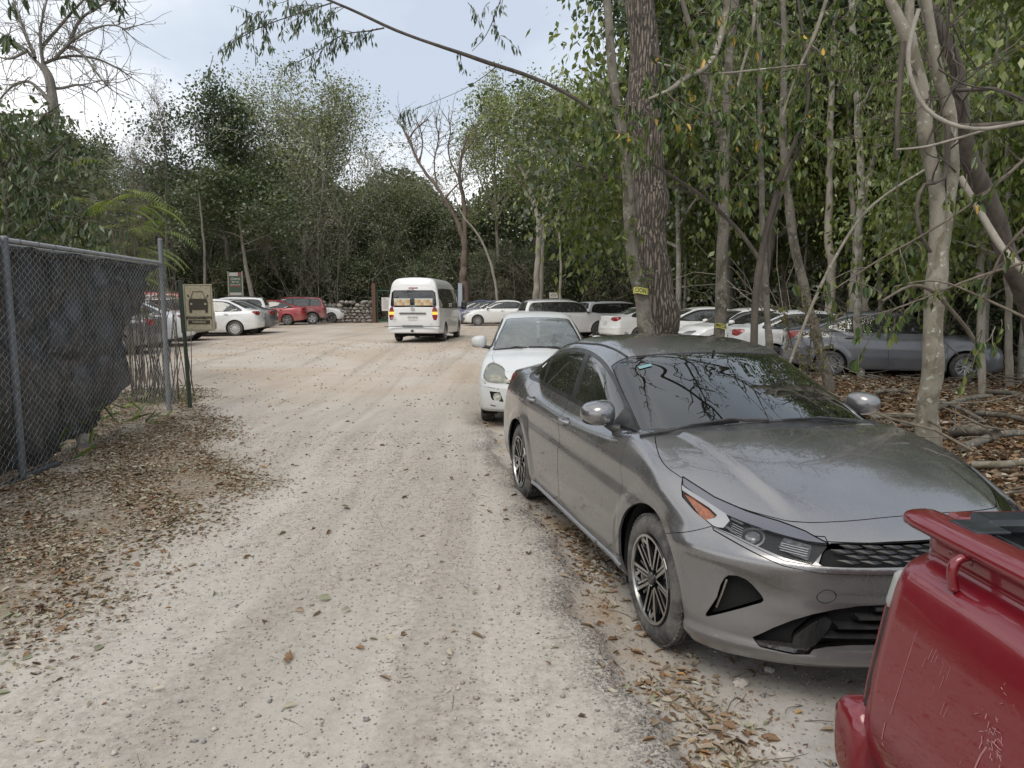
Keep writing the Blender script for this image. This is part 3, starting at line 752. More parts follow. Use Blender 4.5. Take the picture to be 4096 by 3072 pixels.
# ================================================================= grey sedan in the foreground
def make_hero(pos, heading):
    S = forte_shape()
    pm = paint('dusty_grey_metallic_paint', (.235, .233, .238), .80, .24, .22, (.34, .325, .30), .42, 1.0)
    MT['stripm'] = simple('lamp_strip', (.16, .16, .165), .45, .6)
    MT['satin'] = simple('satin_black', (.012, .012, .013), .38)
    MT['cover'] = glass_mat('lamp_cover', (.90, .91, .92), .9, 0, .01, fres=.35); MT['led'] = lens_mat('led_reflector', (.16, .16, .165), .3, 1.2, 40, (.04, .04, .045))
    def onto(h, z, d=0.0, s=-1):
        """point of the front corner with 45-degree coordinate h and height z"""
        lo, hi = .0, 1.2      # |y|; x = |y| - sqrt2 h
        r2 = math.sqrt(2)
        f = lambda t: S.f(np.array([t - r2 * h]), np.array([s * t]), np.array([z]))[0]
        # walk along the outward diagonal from inside
        base = -h / r2; a = base * 0; 
        lo, hi = 0.0, 3.0
        g = lambda t: S.f(np.array([-h / r2 + t / r2 - .0]), np.array([s * (h / r2 + t / r2)]), np.array([z]))[0]
        lo, hi = max(abs(h) * 1.0, .9) * .6, 3.2
        for _ in range(36):
            m = (lo + hi) / 2
            if g(m) < 0: lo = m
            else: hi = m
        p = Vector((-h / r2 + lo / r2, s * (h / r2 + lo / r2), z)); return p + nrm(S, p) * d
    HL = [(-.487, .858), (-.665, .808), (-.820, .779), (-.958, .761), (-1.063, .742), (-1.158, .712), (-1.113, .645), (-1.008, .658), (-.899, .681), (-.793, .703), (-.700, .716), (-.60, .755), (-.525, .792), (-.500, .829)]
    def headlamp(pc, e, s):
        h = MB(); 
        base = pc.shift(-.016)
        top = corner_poly([(-.487, .860), (-.665, .810), (-.820, .781), (-.958, .763), (-1.063, .744), (-1.160, .713), (-1.075, .714), (-.95, .728), (-.82, .747), (-.735, .762), (-.60, .802), (-.507, .832)], rnd=0)
        sil = corner_poly([(-.497, .831), (-.523, .822), (-.640, .790), (-.735, .764), (-.765, .742), (-.748, .716), (-.69, .712), (-.655, .728), (-.700, .742), (-.706, .752), (-.66, .772), (-.53, .808), (-.515, .812)], rnd=0)
        amb = corner_poly([(-.522, .808), (-.57, .797), (-.657, .770), (-.697, .752), (-.692, .744), (-.655, .730), (-.595, .765)], rnd=0)
        t, r = pc.split(top); si, r = r.split(sil); am, r = r.split(amb)
        hs = merged('headlight', [(r.shift(-.022), MT['satin'])], e, .02)
        t.shift(-.002).obj('chrome_brow', simple('smoked_chrome', (.20, .20, .22), .14, 1.0) if s < 0 else bpy.data.materials['smoked_chrome'], hs, .012)
        si.shift(.002).obj('silver_bracket', MT['silver'], hs, .02); am.shift(-.008).obj('indicator', MT['amber_lens'], hs, .006)
        led = []
        for q in ([(-.990, .722), (-1.040, .714), (-1.096, .706), (-1.10, .690), (-1.096, .660), (-1.03, .674), (-.978, .690)],):
            l, _ = r.split(corner_poly(q, rnd=0)); led.append((l.shift(-.012), MT['led']))
        for q in ([(-.945, .672), (-1.01, .660), (-1.018, .655), (-.952, .666)], [(-1.035, .655), (-1.095, .649), (-1.10, .644), (-1.04, .649)], [(-.735, .728), (-.80, .706), (-.806, .711), (-.74, .735)], [(-.76, .757), (-.82, .745), (-.822, .739), (-.765, .751)]):
            l, _ = r.split(corner_poly(q, rnd=0)); led.append((l.shift(-.008), MT['stripm']))
        merged('reflector', led, hs, .004)
        n = nrm(S, onto(-.868, .712, 0, s)); c = onto(-.868, .712, -.028, s); q = n.to_track_quat('Y', 'Z').to_matrix()
        b = MB(); b.lathe([(.050, -.012), (.050, .008), (.044, .012), (.037, -.004)], 32, 0); b.lathe([(.0, .016), (.012, .015), (.024, .011), (.034, .002), (.037, -.006)], 32, 1)
        b.v = [tuple(c + q @ Vector(v)) for v in b.v]; b.build('projector', [MT['silver'], MT['clear_lens']], hs, smooth=.9)
        rb = MB()
        for zz in (.704, .697, .690, .683): rb.tube([onto(h_, zz + (h_ + .98) * .22 * -1 * -1 * .0 - (-.98 - h_) * .1, -.010, s) for h_ in (-.985, -1.03, -1.09)], .0016, 4)
        for k in range(5): rb.tube([onto(-.775, .742 - k * .007, -.015, s), onto(-.825, .731 - k * .007, -.015, s)], .0018, 4)
        rb.build('lamp_rib', MT['silver'], hs)
        r.shift(.0).obj('cover', MT['cover'], hs, 0)
    def grille(pc, e, s):
        g = merged('grille', [(pc.shift(-.035), MT['matt'])], e, .0)
        b = MB(); z0, z1 = .652, .712
        rows = 4
        for j in range(rows):
            zc = z0 + (j + .3) * (z1 - z0) / rows
            for k in range(-12, 13):
                yc = (k + (.5 if j % 2 else 0)) * .082; 
                if abs(yc) > .455 + (zc - .65) * -.2: continue
                def on(y, z, d): x = surf_x(S, y, z, True, 1.2, 2.6); return Vector((x - .012 + d, y, z))
                w = .043; hh = .0085
                V = [on(yc - w, zc + .004, -.004), on(yc - w * .3, zc + hh, .010), on(yc + w * .55, zc + hh * .7, .006), on(yc + w, zc - .003, -.006), on(yc + w * .3, zc - hh * .9, -.006), on(yc - w * .5, zc - hh * .8, -.004), on(yc + w * .05, zc - .001, .016)]
                b.add(V, [(0, 1, 6), (1, 2, 6), (2, 3, 6), (3, 4, 6), (4, 5, 6), (5, 0, 6)])
        b.build('grille_mesh', MT['satin'], g)
    def fog(pc, e, s):
        g = merged('air_curtain', [(pc.shift(-.05), MT['matt'])], e, 0)
        b = MB(); b.tube(chaikin([tuple(onto(-.788, .522, -.002, s)), tuple(onto(-.768, .455, -.004, s)), tuple(onto(-.745, .388, -.008, s))], 2, closed=False), .0055, 6); b.build('chrome_strip', MT['chrome'], g, smooth=.9)
    def lower(pc, e, s):
        wing = corner_poly([(-1.150, .432), (-1.192, .425), (-1.175, .372), (-1.118, .285), (-1.03, .312)], rnd=1)
        w, r = pc.split(wing)
        g = merged('lower_grille', [(r.shift(-.05), MT['matt'])], e, 0)
        for q in (-1, 1): w.keep(lambda x, y, z, q=q: -q * y).shift(.006).obj('winglet', MT['gloss'], g, .03)
        b = MB()
        for z in (.345, .385, .425, .462):
            ymax = .30 + (.0 if z > .44 else .22 * (.46 - z) / .12)
            pts = []
            for k in range(-10, 11):
                y = ymax * k / 10; pts.append((surf_x(S, y, z, True, 1.2, 2.6) - .02, y, z))
            V = [];
            for p in pts: V += [(p[0] + .018, p[1], p[2] + .003), (p[0] - .03, p[1], p[2] + .008), (p[0] - .03, p[1], p[2] - .006), (p[0] + .016, p[1], p[2] - .005)]
            F = []
            for k in range(20):
                for j in range(4): F.append((k * 4 + j, k * 4 + (j + 1) % 4, k * 4 + 4 + (j + 1) % 4, k * 4 + 4 + j))
            b.add(V, F)
        b.build('grille_slat', MT['black'], g, smooth=.5)
        c, _ = r.split(corner_poly([(-.88, .275), (-1.10, .268), (-1.125, .300), (-1.0, .305), (-.92, .292)], rnd=0)); [c.keep(lambda x, y, z, q=q: -q * y).shift(-.004).obj('lip_trim', MT['gloss'], g, .01) for q in (-1, 1)]
    FOG = [(-.748, .43), (-.762, .49), (-.778, .524), (-.795, .540), (-.830, .546), (-.865, .538), (-.89, .520), (-.925, .484), (-.936, .468), (-.936, .458), (-.925, .450), (-.705, .336), (-.70, .342)]
    LOW = [(.745, .272), (.622, .385), (.499, .452), (.327, .487), (-.4, .495), (-.4, .322), (.349, .322), (.520, .300), (.545, .262)]
    sedan_dlo = [(.91, .944), (.74, 1.015), (.56, 1.10), (.256, 1.232), (.0, 1.305), (-.36, 1.343), (-.77, 1.328), (-1.12, 1.262), (-1.40, 1.16), (-1.50, 1.085), (-1.47, 1.035), (-1.29, 1.012), (-.54, .995), (.17, .975), (.75, .95)]
    def fpoly(P, x0=1.2):
        q = P; return lambda x, y, z: np.where(x > x0, poly_sd(q, np.abs(y), z), 1.)
    o = dict(h=.019, refine=[lambda x, y, z: (x > 1.35) & (z > .18) & (z < .92) & (np.abs((np.abs(y) - x) / 1.414 + 1.1) < .75), lambda x, y, z: (x > 1.4) & (z > .60) & (z < .88) & (z < 2.05 - x * .62)], paint=pm, glass=MT['dark_glass'], wglass=glass_mat('windscreen_glass', (.5, .62, .58), .12, 0.0, .022, (.3, .36, .34)), hero=True,
             wind=(.27, 1.13, .055), inn2=-.03, rear=(-1.98, -1.22, .10), dlo=sedan_dlo, dlo_in=.026,
             pillars=[(-.245, -.30, .048), (-1.10, -.35, .022), (.70, -.55, .016)],
             cuts=[('headlight', corner_poly(HL, rnd=0), .0, headlamp, 'pair'),
                   ('grille', fpoly([(-.3, .7235), (.204, .7195), (.440, .712), (.475, .70), (.523, .650), (.515, .644), (.277, .648), (-.3, .651)]), 0, grille, 0),
                   ('fog', corner_poly(FOG, rnd=0), 0, fog, 'pair'), ('lower', fpoly(chaikin(LOW, 1)), 0, lower, 0),
                   ('bumper_lip', corner_poly([(-1.62, .648), (-1.362, .646), (-1.128, .641), (-1.011, .646), (-.90, .672), (-.785, .697), (-.70, .712), (-.708, .703), (-.785, .684), (-1.011, .628), (-1.149, .617), (-1.351, .620), (-1.62, .622)], rnd=0), -.0035, pm, 'pair'),
                   ('tow_cover', lambda x, y, z: np.where((x > 1.5) & (y < 0), np.sqrt((y + .49)**2 + (z - .515)**2) - .031, 1.), 0.0, pm, 0),
                   ('bumper', corner_poly([(-.30, .1), (-.42, .60), (-.516, .644), (-.692, .7125), (-.705, .7175), (-.74, .73), (-1.14, .73), (-1.15, .7165), (-1.8, .7165), (-1.8, .1)], rnd=0), 0.0, pm, 0),
                   ('taillight', corner_poly([(-.76, 1.015), (-.80, 1.03), (-.88, 1.03), (-1.1, 1.0), (-1.1, .91), (-.88, .91), (-.80, .94)], front=False, rnd=1), .0, MT['red_lens'], 'pair')],
             hood=[(1.02, .722), (1.148, .775), (1.28, .815), (1.38, .820), (1.478, .795), (1.573, .762), (1.67, .734), (1.80, .655), (1.88, .587), (1.962, .505), (1.99, .455), (2.03, .295), (2.044, .10), (2.046, 0)],
             doors=[('front_door', [(.905, .952), (.935, .90), (.945, .75), (.985, .60), (1.0, .45), (1.0, .262), (-.17, .262), (-.16, .50), (-.20, .75), (-.27, .95), (-.30, 1.0), (-.33, 1.15), (.6, 1.15)]),
                    ('rear_door', [(-.3005, 1.06), (-.274, .95), (-.206, .75), (-.166, .50), (-.176, .262), (-.80, .262), (-.86, .42), (-.98, .61), (-1.12, .76), (-1.20, .88), (-1.27, .96), (-1.29, 1.05)])],
             boot=(.62, .80, -1.9), handles=[(-.105, .868), (-1.03, .895)], handle_mat=MT['silver'], wstyle='forte', rim=.218, tw=.22, track=.885,
             mirror=None, dash=.82, crear=-1.25, cbelt=.90, plate=[])
    del o['mirror']
    e, P = build_car('grey_sedan', 'dusty grey metallic sedan nearest the camera, its nose partly behind the red pickup', 'car', S, pos, heading, o)
    # mirrors: set on the black sail in front of the side window
    for s in (-1, 1):
        mo = mirror(S, e, .62, 1.025, s, pm, size=(.15, .185, .138), out=.05)
    wiper(S, e, 1.10, -.10, 1.02, -.52, .55); wiper(S, e, 1.14, .42, 1.10, -.02, .62)
    # cowl strip, roof gutters, aerial, inspection sticker
    b = MB(); V = []; n = 24
    for k in range(n + 1):
        y = -.70 + 1.4 * k / n; xg = 1.135 - .17 * (abs(y) / .7)**2
        for dx, dz in ((-.02, .012), (.035, .004), (.075, -.006)):
            x = xg + dx; V.append((x, y, surf_z(S, x, y) + dz))
    b.add(V, [(k * 3 + j, k * 3 + j + 1, k * 3 + 4 + j, k * 3 + 3 + j) for k in range(n) for j in range(2)]); b.build('cowl_strip', MT['black'], e, smooth=.8)
    for s in (-1, 1):
        b = MB(); pts = []
        for k in range(22):
            x = .19 - 1.75 * k / 21; y = s * (.548 + .035 * math.sin(PI * k / 21)); pts.append((x, y, surf_z(S, x, y) + .002))
        b.tube(pts, .0075, 5); b.build('roof_gutter', MT['black'], e, smooth=.9)
    b = MB(); z = surf_z(S, -1.12, 0); b.add([(-1.02, 0, z + .0), (-1.20, -.03, z - .03), (-1.20, .03, z - .03), (-1.2, 0, z + .055), (-1.14, 0, z + .05)], [(0, 1, 4), (1, 3, 4), (0, 4, 2), (4, 3, 2), (1, 2, 3)]); b.build('roof_aerial', pm, e, smooth=.6)
    b = MB(); V = []
    for (x, y) in ((.340, -.535), (.340, -.45), (.368, -.45), (.368, -.535)): V.append((x, y, surf_z(S, x, y) + .002))
    b.add(V, [(0, 1, 2, 3)]); b.build('windscreen_sticker', simple('sticker', (.16, .30, .31), .3), e)
    for s in (-1, 1):      # black sail at the foot of the windscreen pillar
        b = MB(); Q = [(.865, .962), (.70, 1.03), (.60, 1.072), (.585, .97)]; b.add([(x, surf_y(S, x, z, s) + s * .004, z) for x, z in Q], [(0, 1, 2, 3)[::s]]); b.build('mirror_sail', MT['black'], e)
    # rocker strip
    for s in (-1, 1):
        b = MB(); pts = [(x, surf_y(S, x, .245, s) + s * .002, .24) for x in np.linspace(.98, -.92, 14)]; b.tube(pts, .016, 6); b.build('sill_strip', pm, e, smooth=.9)
    return e
# ================================================================= the other cars
def sedan_kit(wb=2.6, fo=.85, ro=.98, hw=.86, H=1.48, belt=.93, cowl=1.0, nose=.72, deck=1.05, rw=.30, cx=None, tum=.40, rear_run=1.0):
    f = wb / 2 + fo; r = -wb / 2 - ro; ax = wb / 2; cx = cx or ax - .22; t1 = cx - .86
    S = Shape(axf=ax, axr=-ax, rw=rw, archr=rw + .055,
        D=[(r - .1, deck - .06), (r + .06, deck - .02), (r + .25, deck + .005), (r + .5, deck), (r + .85, deck - .02), (-.9, belt + .02), (0, belt - .01), (cx - .4, belt), (cx, cowl - .015), (cx + .25, cowl - .05), ((cx + f) / 2, (cowl + nose) / 2 + .06), (f - .25, nose + .075), (f - .08, nose), (f + .08, nose - .12)],
        F=[(.1, f - .16), (.2, f - .06), (.3, f), (.45, f + .005), (.6, f - .015), (.72, f - .05), (.9, f - .2), (1.1, f - .4)],
        RR=[(.1, r + .2), (.25, r + .05), (.4, r), (.58, r + .005), (.66, r + .03), (.85, r + .05), (deck, r + .04), (deck + .15, r + .2)],
        R=[(cx + .5, cowl - .24), (cx + .02, cowl), (cx - .30, cowl + (H - cowl) * .42), (t1 + .18, H - .11), (t1, H - .065), (t1 - .3, H - .015), (-.35, H), (-.75, H - .015), (-1.02, H - .06), (-1.02 - .38 * rear_run, H - .21), (-1.02 - .75 * rear_run, deck + .04), (-1.02 - 1.15 * rear_run, deck - .18)],
        W=[(r - .05, hw - .11), (r + .3, hw - .04), (-ax - .1, hw - .005), (0, hw), (ax, hw), (f - .35, hw - .02), (f + .05, hw - .08)],
        S=[(.1, .92), (.2, .955), (.35, .985), (.5, 1.0), (.65, 1.0), (.78, .985), (.87, .965), (.96, .92), (1.1, .84), (1.3, .72)],
        G=[(r - .1, hw - .28), (-ax - .5, hw - .19), (-1.2, hw - .12), (-.8, hw - .095), (0, hw - .082), (cx - .2, hw - .095), (cx + .3, hw - .14)],
        B=[(r - .1, .36), (r + .3, .28), (-ax, .20), (0, .19), (ax, .19), (f - .2, .19), (f + .1, .25)],
        kf=.22, kf6=.20, kr=.12, kr6=.16, wind=.15, back=.12, tum=tum, zb=belt, kroof=.13, kshoulder=.08)
    e1 = -1.02 - .40 * rear_run
    dlo = [(cx - .12, belt + .03), (cx - .45, belt + .03 + (H - belt) * .35), (t1 + .1, H - .145), (t1 - .3, H - .095), (-.4, H - .085), (-.85, H - .105), (-1.05, H - .15), (e1, belt + .21), (e1 - .16, belt + .09), (e1 - .08, belt + .055), (0, belt + .035)]
    pil = [(-.22, -.12, .04), (-ax + .32, -.12, .018)]
    fz = nose
    cuts = [('headlight', corner_poly([(-(f - hw) / 1.414 + .16, fz + .07), (-(f - .62) / 1.414 + .02, fz + .035), (-(f - .48) / 1.414 - .02, fz - .02), (-(f - .5) / 1.414, fz - .11), (-(f - hw) / 1.414 - .02, fz - .085), (-(f - hw) / 1.414 + .12, fz)], rnd=1), .003, MT['clear_lens'], 'pair'),
            ('grille', front_poly([(-.3, fz - .03), (.42, fz - .04), (.38, fz - .12), (-.3, fz - .125)], ax, 0), .015, MT['gloss'], 0),
            ('lower_grille', front_poly([(-.3, .47), (.42, .47), (.55, .30), (-.3, .29)], ax, 0), .03, MT['black'], 0),
            ('fog_lamp', corner_poly([(-(f - .66) / 1.414 - .0, .45), (-(f - .62) / 1.414 - .09, .45), (-(f - .62) / 1.414 - .07, .34), (-(f - .66) / 1.414 + .02, .34)], rnd=1), .015, MT['black'], 'pair'),
            ('tail_light', corner_poly([((hw + r) / 1.414 + .19, deck - .10), ((hw + r) / 1.414 + .10, deck - .05), ((.55 + r) / 1.414 - .02, deck - .075), ((.55 + r) / 1.414 - .02, deck - .20), ((hw + r) / 1.414 - .04, deck - .24), ((hw + r) / 1.414 + .08, deck - .20)], front=False, rnd=1), -.002, MT['red_lens'], 'pair'),
            ('rear_bumper', lambda x, y, z: np.where(x < -ax - .30, z - .585, 1.), 0, None, 0)]
    hood = [(cx + .06, hw - .20), (cx + .4, hw - .13), ((cx + f) / 2, hw - .16), (f - .45, hw - .21), (f - .24, hw - .40), (f - .16, .2), (f - .155, 0)]
    def d(x0, x1, z0=.27): return z0
    doors = [('front_door', [(cx - .16, belt + .0), (cx - .14, .6), (cx - .12, .27), (-.16, .27), (-.16, .6), (-.21, belt), (-.23, H - .14), (t1 + .1, H - .13)]),
             ('rear_door', [(-.2, H - .14), (-.214, belt), (-.164, .6), (-.164, .27), (-ax + rw + .10, .27), (-ax + rw + .06, .5), (-ax + .16, .74), (-ax + .08, belt), (-ax + .1, H - .2)])]
    o = dict(wind=(t1 + .08, cx + .03, .05), rear=(-1.02 - .72 * rear_run, -1.02 - .08 * rear_run, .08), dlo=dlo, pillars=pil, cuts=cuts, hood=hood, doors=doors, boot=(.55, .66, r + .62), handles=[(-.08, belt - .08), (-.95, belt - .06)], mirror=(cx - .34, belt + .09), msize=(.13, .19, .13), mout=.07,
             dash=cx - .22, crear=-1.12, cbelt=belt - .04, rim=rw * .66, track=hw - .015, tw=.19, plate=[((r + .02, 0, .80), '', False)])
    return S, o
def suv_kit(wb=2.6, fo=.85, ro=.85, hw=.90, H=1.64, belt=1.06, cowl=1.13, nose=.88, rw=.345, rear_slope=.30, tail='wide', hatch=False):
    f = wb / 2 + fo; r = -wb / 2 - ro; ax = wb / 2; cx = ax - .22; t1 = cx - .72
    S = Shape(axf=ax, axr=-ax, rw=rw, archr=rw + .06,
        D=[(r - .1, belt - .04), (r + .3, belt), (-1, belt - .01), (0, belt - .02), (cx - .4, belt), (cx, cowl - .02), (cx + .3, cowl - .05), (f - .4, nose + .13), (f - .16, nose + .045), (f - .04, nose - .04), (f + .1, nose - .22)],
        F=[(.1, f - .2), (.25, f - .08), (.4, f), (.55, f + .005), (.75, f - .01), (.9, f - .08), (1.1, f - .3), (1.3, f - .5)],
        RR=[(.1, r + .22), (.28, r + .06), (.42, r), (.6, r + .0), (.7, r + .035), (.95, r + .05), (belt, r + .07), (belt + .1, r + .10), (H, r + .3)],
        R=[(cx + .5, cowl - .30), (cx + .02, cowl), (cx - .28, cowl + (H - cowl) * .44), (t1 + .15, H - .10), (t1, H - .06), (t1 - .3, H - .015), (-.3, H), (-.9, H - .01), (r + .42 + rear_slope * .3, H - .04), (r + .30 + rear_slope * .2, H - .07), (r + .10, belt + .05), (r - .15, belt - .45)],
        W=[(r - .05, hw - .09), (r + .3, hw - .03), (-ax, hw), (0, hw), (ax, hw), (f - .3, hw - .02), (f + .05, hw - .07)],
        S=[(.1, .93), (.25, .965), (.4, .99), (.6, 1.0), (.8, 1.0), (.92, .985), (1.02, .955), (1.12, .90), (1.3, .80), (1.5, .68)],
        G=[(r - .1, hw - .17), (-ax - .3, hw - .12), (-.8, hw - .09), (0, hw - .08), (cx - .2, hw - .09), (cx + .3, hw - .14)],
        B=[(r - .1, .42), (r + .3, .32), (-ax, .24), (0, .23), (ax, .23), (f - .2, .24), (f + .1, .32)],
        kf=.18, kf6=.16, kr=.08, kr6=.12, wind=.13, back=.06, tum=.27, zb=belt, kroof=.12, kroofr=.07, kshoulder=.08, kbelt_r=.03)
    dz = r + .48
    dlo = [(cx - .12, belt + .03), (cx - .42, belt + .03 + (H - belt) * .40), (t1 + .08, H - .135), (t1 - .3, H - .10), (-.6, H - .10), (dz + .2, H - .125), (dz - .02, H - .17), (dz - .16, belt + .12), (dz - .05, belt + .05), (0, belt + .03)]
    cuts = [('headlight', corner_poly([(-(f - hw) / 1.414 + .15, nose + .0), (-(f - .6) / 1.414, nose - .03), (-(f - .5) / 1.414, nose - .06), (-(f - .55) / 1.414, nose - .17), (-(f - hw) / 1.414 + .0, nose - .15)], rnd=1), .003, MT['clear_lens'], 'pair'),
            ('grille', front_poly([(-.3, nose - .07), (.44, nose - .07), (.36, nose - .26), (-.3, nose - .27)], ax, 0), .015, MT['gloss'], 0),
            ('lower_grille', front_poly([(-.3, .52), (.5, .52), (.6, .34), (-.3, .33)], ax, 0), .03, MT['black'], 0)]
    tl = {'wide': [((hw + r) / 1.414 + .20, belt - .03), ((.55 + r) / 1.414, belt - .02), ((.52 + r) / 1.414, belt - .12), ((hw + r) / 1.414 + .0, belt - .20), ((hw + r) / 1.414 + .14, belt - .13)],
          'square': [((hw + r) / 1.414 + .07, belt - .02), ((.70 + r) / 1.414 + .0, belt - .02), ((.70 + r) / 1.414 + .0, belt - .24), ((hw + r) / 1.414 + .07, belt - .24)]}[tail]
    cuts.append(('tail_light', corner_poly(tl, front=False, rnd=1), -.003, MT['red_lens'], 'pair'))
    hood = [(cx + .06, hw - .20), (cx + .4, hw - .13), (f - .5, hw - .16), (f - .26, hw - .28), (f - .15, .3), (f - .145, 0)]
    doors = [('front_door', [(cx - .16, belt), (cx - .14, .6), (cx - .12, .36), (-.16, .36), (-.16, .6), (-.2, belt), (-.22, H - .13), (t1 + .1, H - .13)]),
             ('rear_door', [(-.19, H - .13), (-.204, belt), (-.164, .6), (-.164, .36), (-ax + rw + .12, .36), (-ax + rw + .06, .6), (-ax + .16, .86), (-ax + .04, belt), (-ax + .1, H - .15)])]
    o = dict(wind=(t1 + .07, cx + .03, .05), rear=(r + .155, r + .30 + rear_slope * .2, .085), dlo=dlo, pillars=[(-.2, -.10, .04), (-ax + .16, -.15, .05)], cuts=cuts, hood=hood, doors=doors, boot=(.60, .66, r + .16), bootname='tailgate',
             handles=[(-.06, belt - .09), (-.92, belt - .07)], mirror=(cx - .32, belt + .11), msize=(.14, .19, .17), mout=.07, dash=cx - .22, floor=.42, crear=-1.2, cbelt=belt - .04, rim=rw * .66, track=hw - .015, tw=.21, plate=[((r + .03, 0, .80), '', False)])
    return S, o
def place(px, py, lx, ly, hd):
    """car origin such that its local ground point (lx, ly) is seen at this photo point; the car stands level on the ground there"""
    g = on_ground(px, py); a = R(hd); x = g.x - (lx * math.cos(a) - ly * math.sin(a)); y = g.y - (lx * math.sin(a) + ly * math.cos(a))
    return (x, y, ground_base(x, y)), a
P_WHITE = paint('white_paint', (.78, .79, .79), 0, .3, .30, (.50, .46, .41), .50, .7)
P_DWHITE = paint('dusty_white_paint', (.62, .64, .64), 0, .4, .60, (.47, .46, .42), .55, .5)
P_RED = paint('dusty_red_paint', (.34, .012, .022), .1, .3, .42, (.45, .37, .33), .62, .8)
P_RED2 = paint('very_dusty_maroon_paint', (.22, .010, .018), .1, .3, .62, (.44, .36, .33), .9, .8)
P_GREY = paint('dusty_dark_grey_paint', (.07, .072, .08), .3, .3, .55, (.38, .36, .33), .7, .8)
P_SIL = paint('dusty_silver_blue_paint', (.155, .165, .185), .5, .3, .32, (.30, .29, .28), .6, .8)
P_BEI = paint('dust_caked_brown_paint', (.16, .10, .09), .2, .4, .95, (.40, .34, .30), 1.3, .4)
P_BLUE = paint('dark_blue_paint', (.015, .035, .13), .2, .3, .35, (.4, .38, .36), .5, .8)
P_VIO = paint('grey_violet_paint', (.13, .13, .19), .3, .3, .4, (.4, .38, .36), .5, .8)
def make_tiida():
    S, o = sedan_kit(2.6, .87, 1.0, .848, 1.535, .96, 1.03, .73, 1.10, .30)
    S.F = [(.1, 1.98), (.2, 2.08), (.28, 2.16), (.4, 2.175), (.55, 2.17), (.6, 2.15), (.68, 2.14), (.8, 2.06), (.95, 1.9), (1.1, 1.7)]
    S.kf = .20; S.kf6 = .18; S.fF = pchip(S.F); S.W[-1] = (S.W[-1][0], .80); S.W[-2] = (S.W[-2][0], .84); S.fW = pchip(S.W); S.B[-1] = (2.27, .24); S.B[-2] = (1.97, .23); S.fB = pchip(S.B)
    def lamp(pc, e, s):
        h = merged('headlight', [(pc.shift(-.035), MT['hazed_in'])], e, .03)
        c = corner_poly([(-.82, .76), (-1.02, .72), (-1.10, .66), (-1.0, .635), (-.88, .65)], front=True, rnd=2); q, _ = pc.split(c); q.shift(-.02).obj('reflector', MT['hazed_lens'], h, .02)
        pc.obj('cover', MT['hazed_cover'], h, 0)
    MT['hazed_in'] = simple('lamp_housing', (.34, .34, .30), .3, .5); MT['hazed_cover'] = glass_mat('hazed_lamp_cover', (.9, .9, .82), .95, .08, .26, (.60, .58, .48))
    hl = corner_poly([(-.66, .865), (-.76, .855), (-.93, .805), (-1.06, .73), (-1.185, .648), (-1.19, .638), (-1.05, .612), (-.90, .622), (-.80, .655), (-.68, .75), (-.64, .82)], rnd=1)
    def grille(pc, e, s):
        g = merged('grille', [(pc.shift(-.03), MT['black'])], e, .02); b = MB()
        for z in (.63, .655, .68, .705, .73):
            b.tube([(surf_x(S, y, z, True, 1.0, 2.5) - .008, y, z) for y in np.linspace(-.44 + (z - .67) * 1.1 * -1 * -1 * 0, .44, 13) if abs(y) < .44 - (z - .63) * 1.4], .006, 4)
        b.build('grille_slat', MT['chrome'], g)
    def fogs(pc, e, s):
        g = merged('fog_housing', [(pc.shift(-.03), MT['black'])], e, .02); y = s * .60; x = surf_x(S, y, .435, True, 1.0, 2.5); b = MB(); n = nrm(S, (x, y, .435)); q = n.to_track_quat('Y', 'Z').to_matrix(); c = Vector((x, y, .435)) - n * .02
        b.lathe([(0, .0), (.03, .004), (.045, .002), (.05, .012), (.056, .012), (.058, -.01)], 24); b.v = [tuple(c + q @ Vector(v)) for v in b.v]; b.build('fog_lamp', MT['hazed_lens'], g, smooth=.9)
    tail = [c for c in o['cuts'] if c[0] == 'tail_light']
    scr = lambda x, y, z: 1
    o.update(h=.026, refine=[lambda x, y, z: (x > 1.3) & (z > .2) & (z < .95)], paint=P_DWHITE, glass=MT['glass'], wglass=MT['pale_glass'], trim=MT['trim'],
        cuts=[('headlight', hl, 0, lamp, 'pair'), ('grille', front_poly([(-.4, .755), (.30, .742), (.36, .715), (.485, .622), (.42, .612), (-.4, .608)], 1.3, 0), 0, grille, 0),
              ('fog', corner_poly([(-.93, .51), (-1.08, .50), (-1.12, .40), (-1.13, .375), (-.98, .395), (-.955, .42)], rnd=0), 0, fogs, 'pair'),
              ('lower_grille', front_poly([(-.4, .47), (.35, .47), (.40, .36), (-.4, .355)], 1.3, 0), .03, MT['black'], 0),
              ('bumper_groove', corner_poly([(-.60, .575), (-.75, .57), (-.92, .565), (-1.06, .548), (-1.065, .54), (-.92, .556), (-.75, .561), (-.60, .565)], rnd=0), .006, P_DWHITE, 'pair'),
              ('scuff', corner_poly([(-.80, .62), (-.83, .612), (-.86, .605), (-.83, .602), (-.81, .608)], front=True, rnd=0, sgn=-1), -.001, MT['black'], 0),
              ('scuff', corner_poly([(-.93, .335), (-.99, .322), (-1.06, .318), (-1.0, .308), (-.95, .315)], front=True, rnd=0, sgn=-1), -.001, MT['black'], 0),
              ('front_bumper', corner_poly([(-.2, .1), (-.40, .60), (-.60, .64), (-.66, .68), (-.80, .63), (-1.2, .612), (-1.8, .612), (-1.8, .1)], rnd=0), 0, P_DWHITE, 0)] + tail,
        hood=[(1.12, .64), (1.4, .685), (1.65, .655), (1.85, .56), (1.98, .40), (2.03, .2), (2.035, 0)], mirror=(.74, 1.09), msize=(.14, .21, .17), mout=.11, mirror_mat=P_DWHITE, wstyle='cap', rim=.20, track=.83, seats=(.05, -.85), cabin=True)
    e, P = build_car('white_sedan', 'dusty white sedan with hazed headlights facing the camera behind the grey sedan', 'car', S, (.40, 11.36, 0), -PI / 2, o)
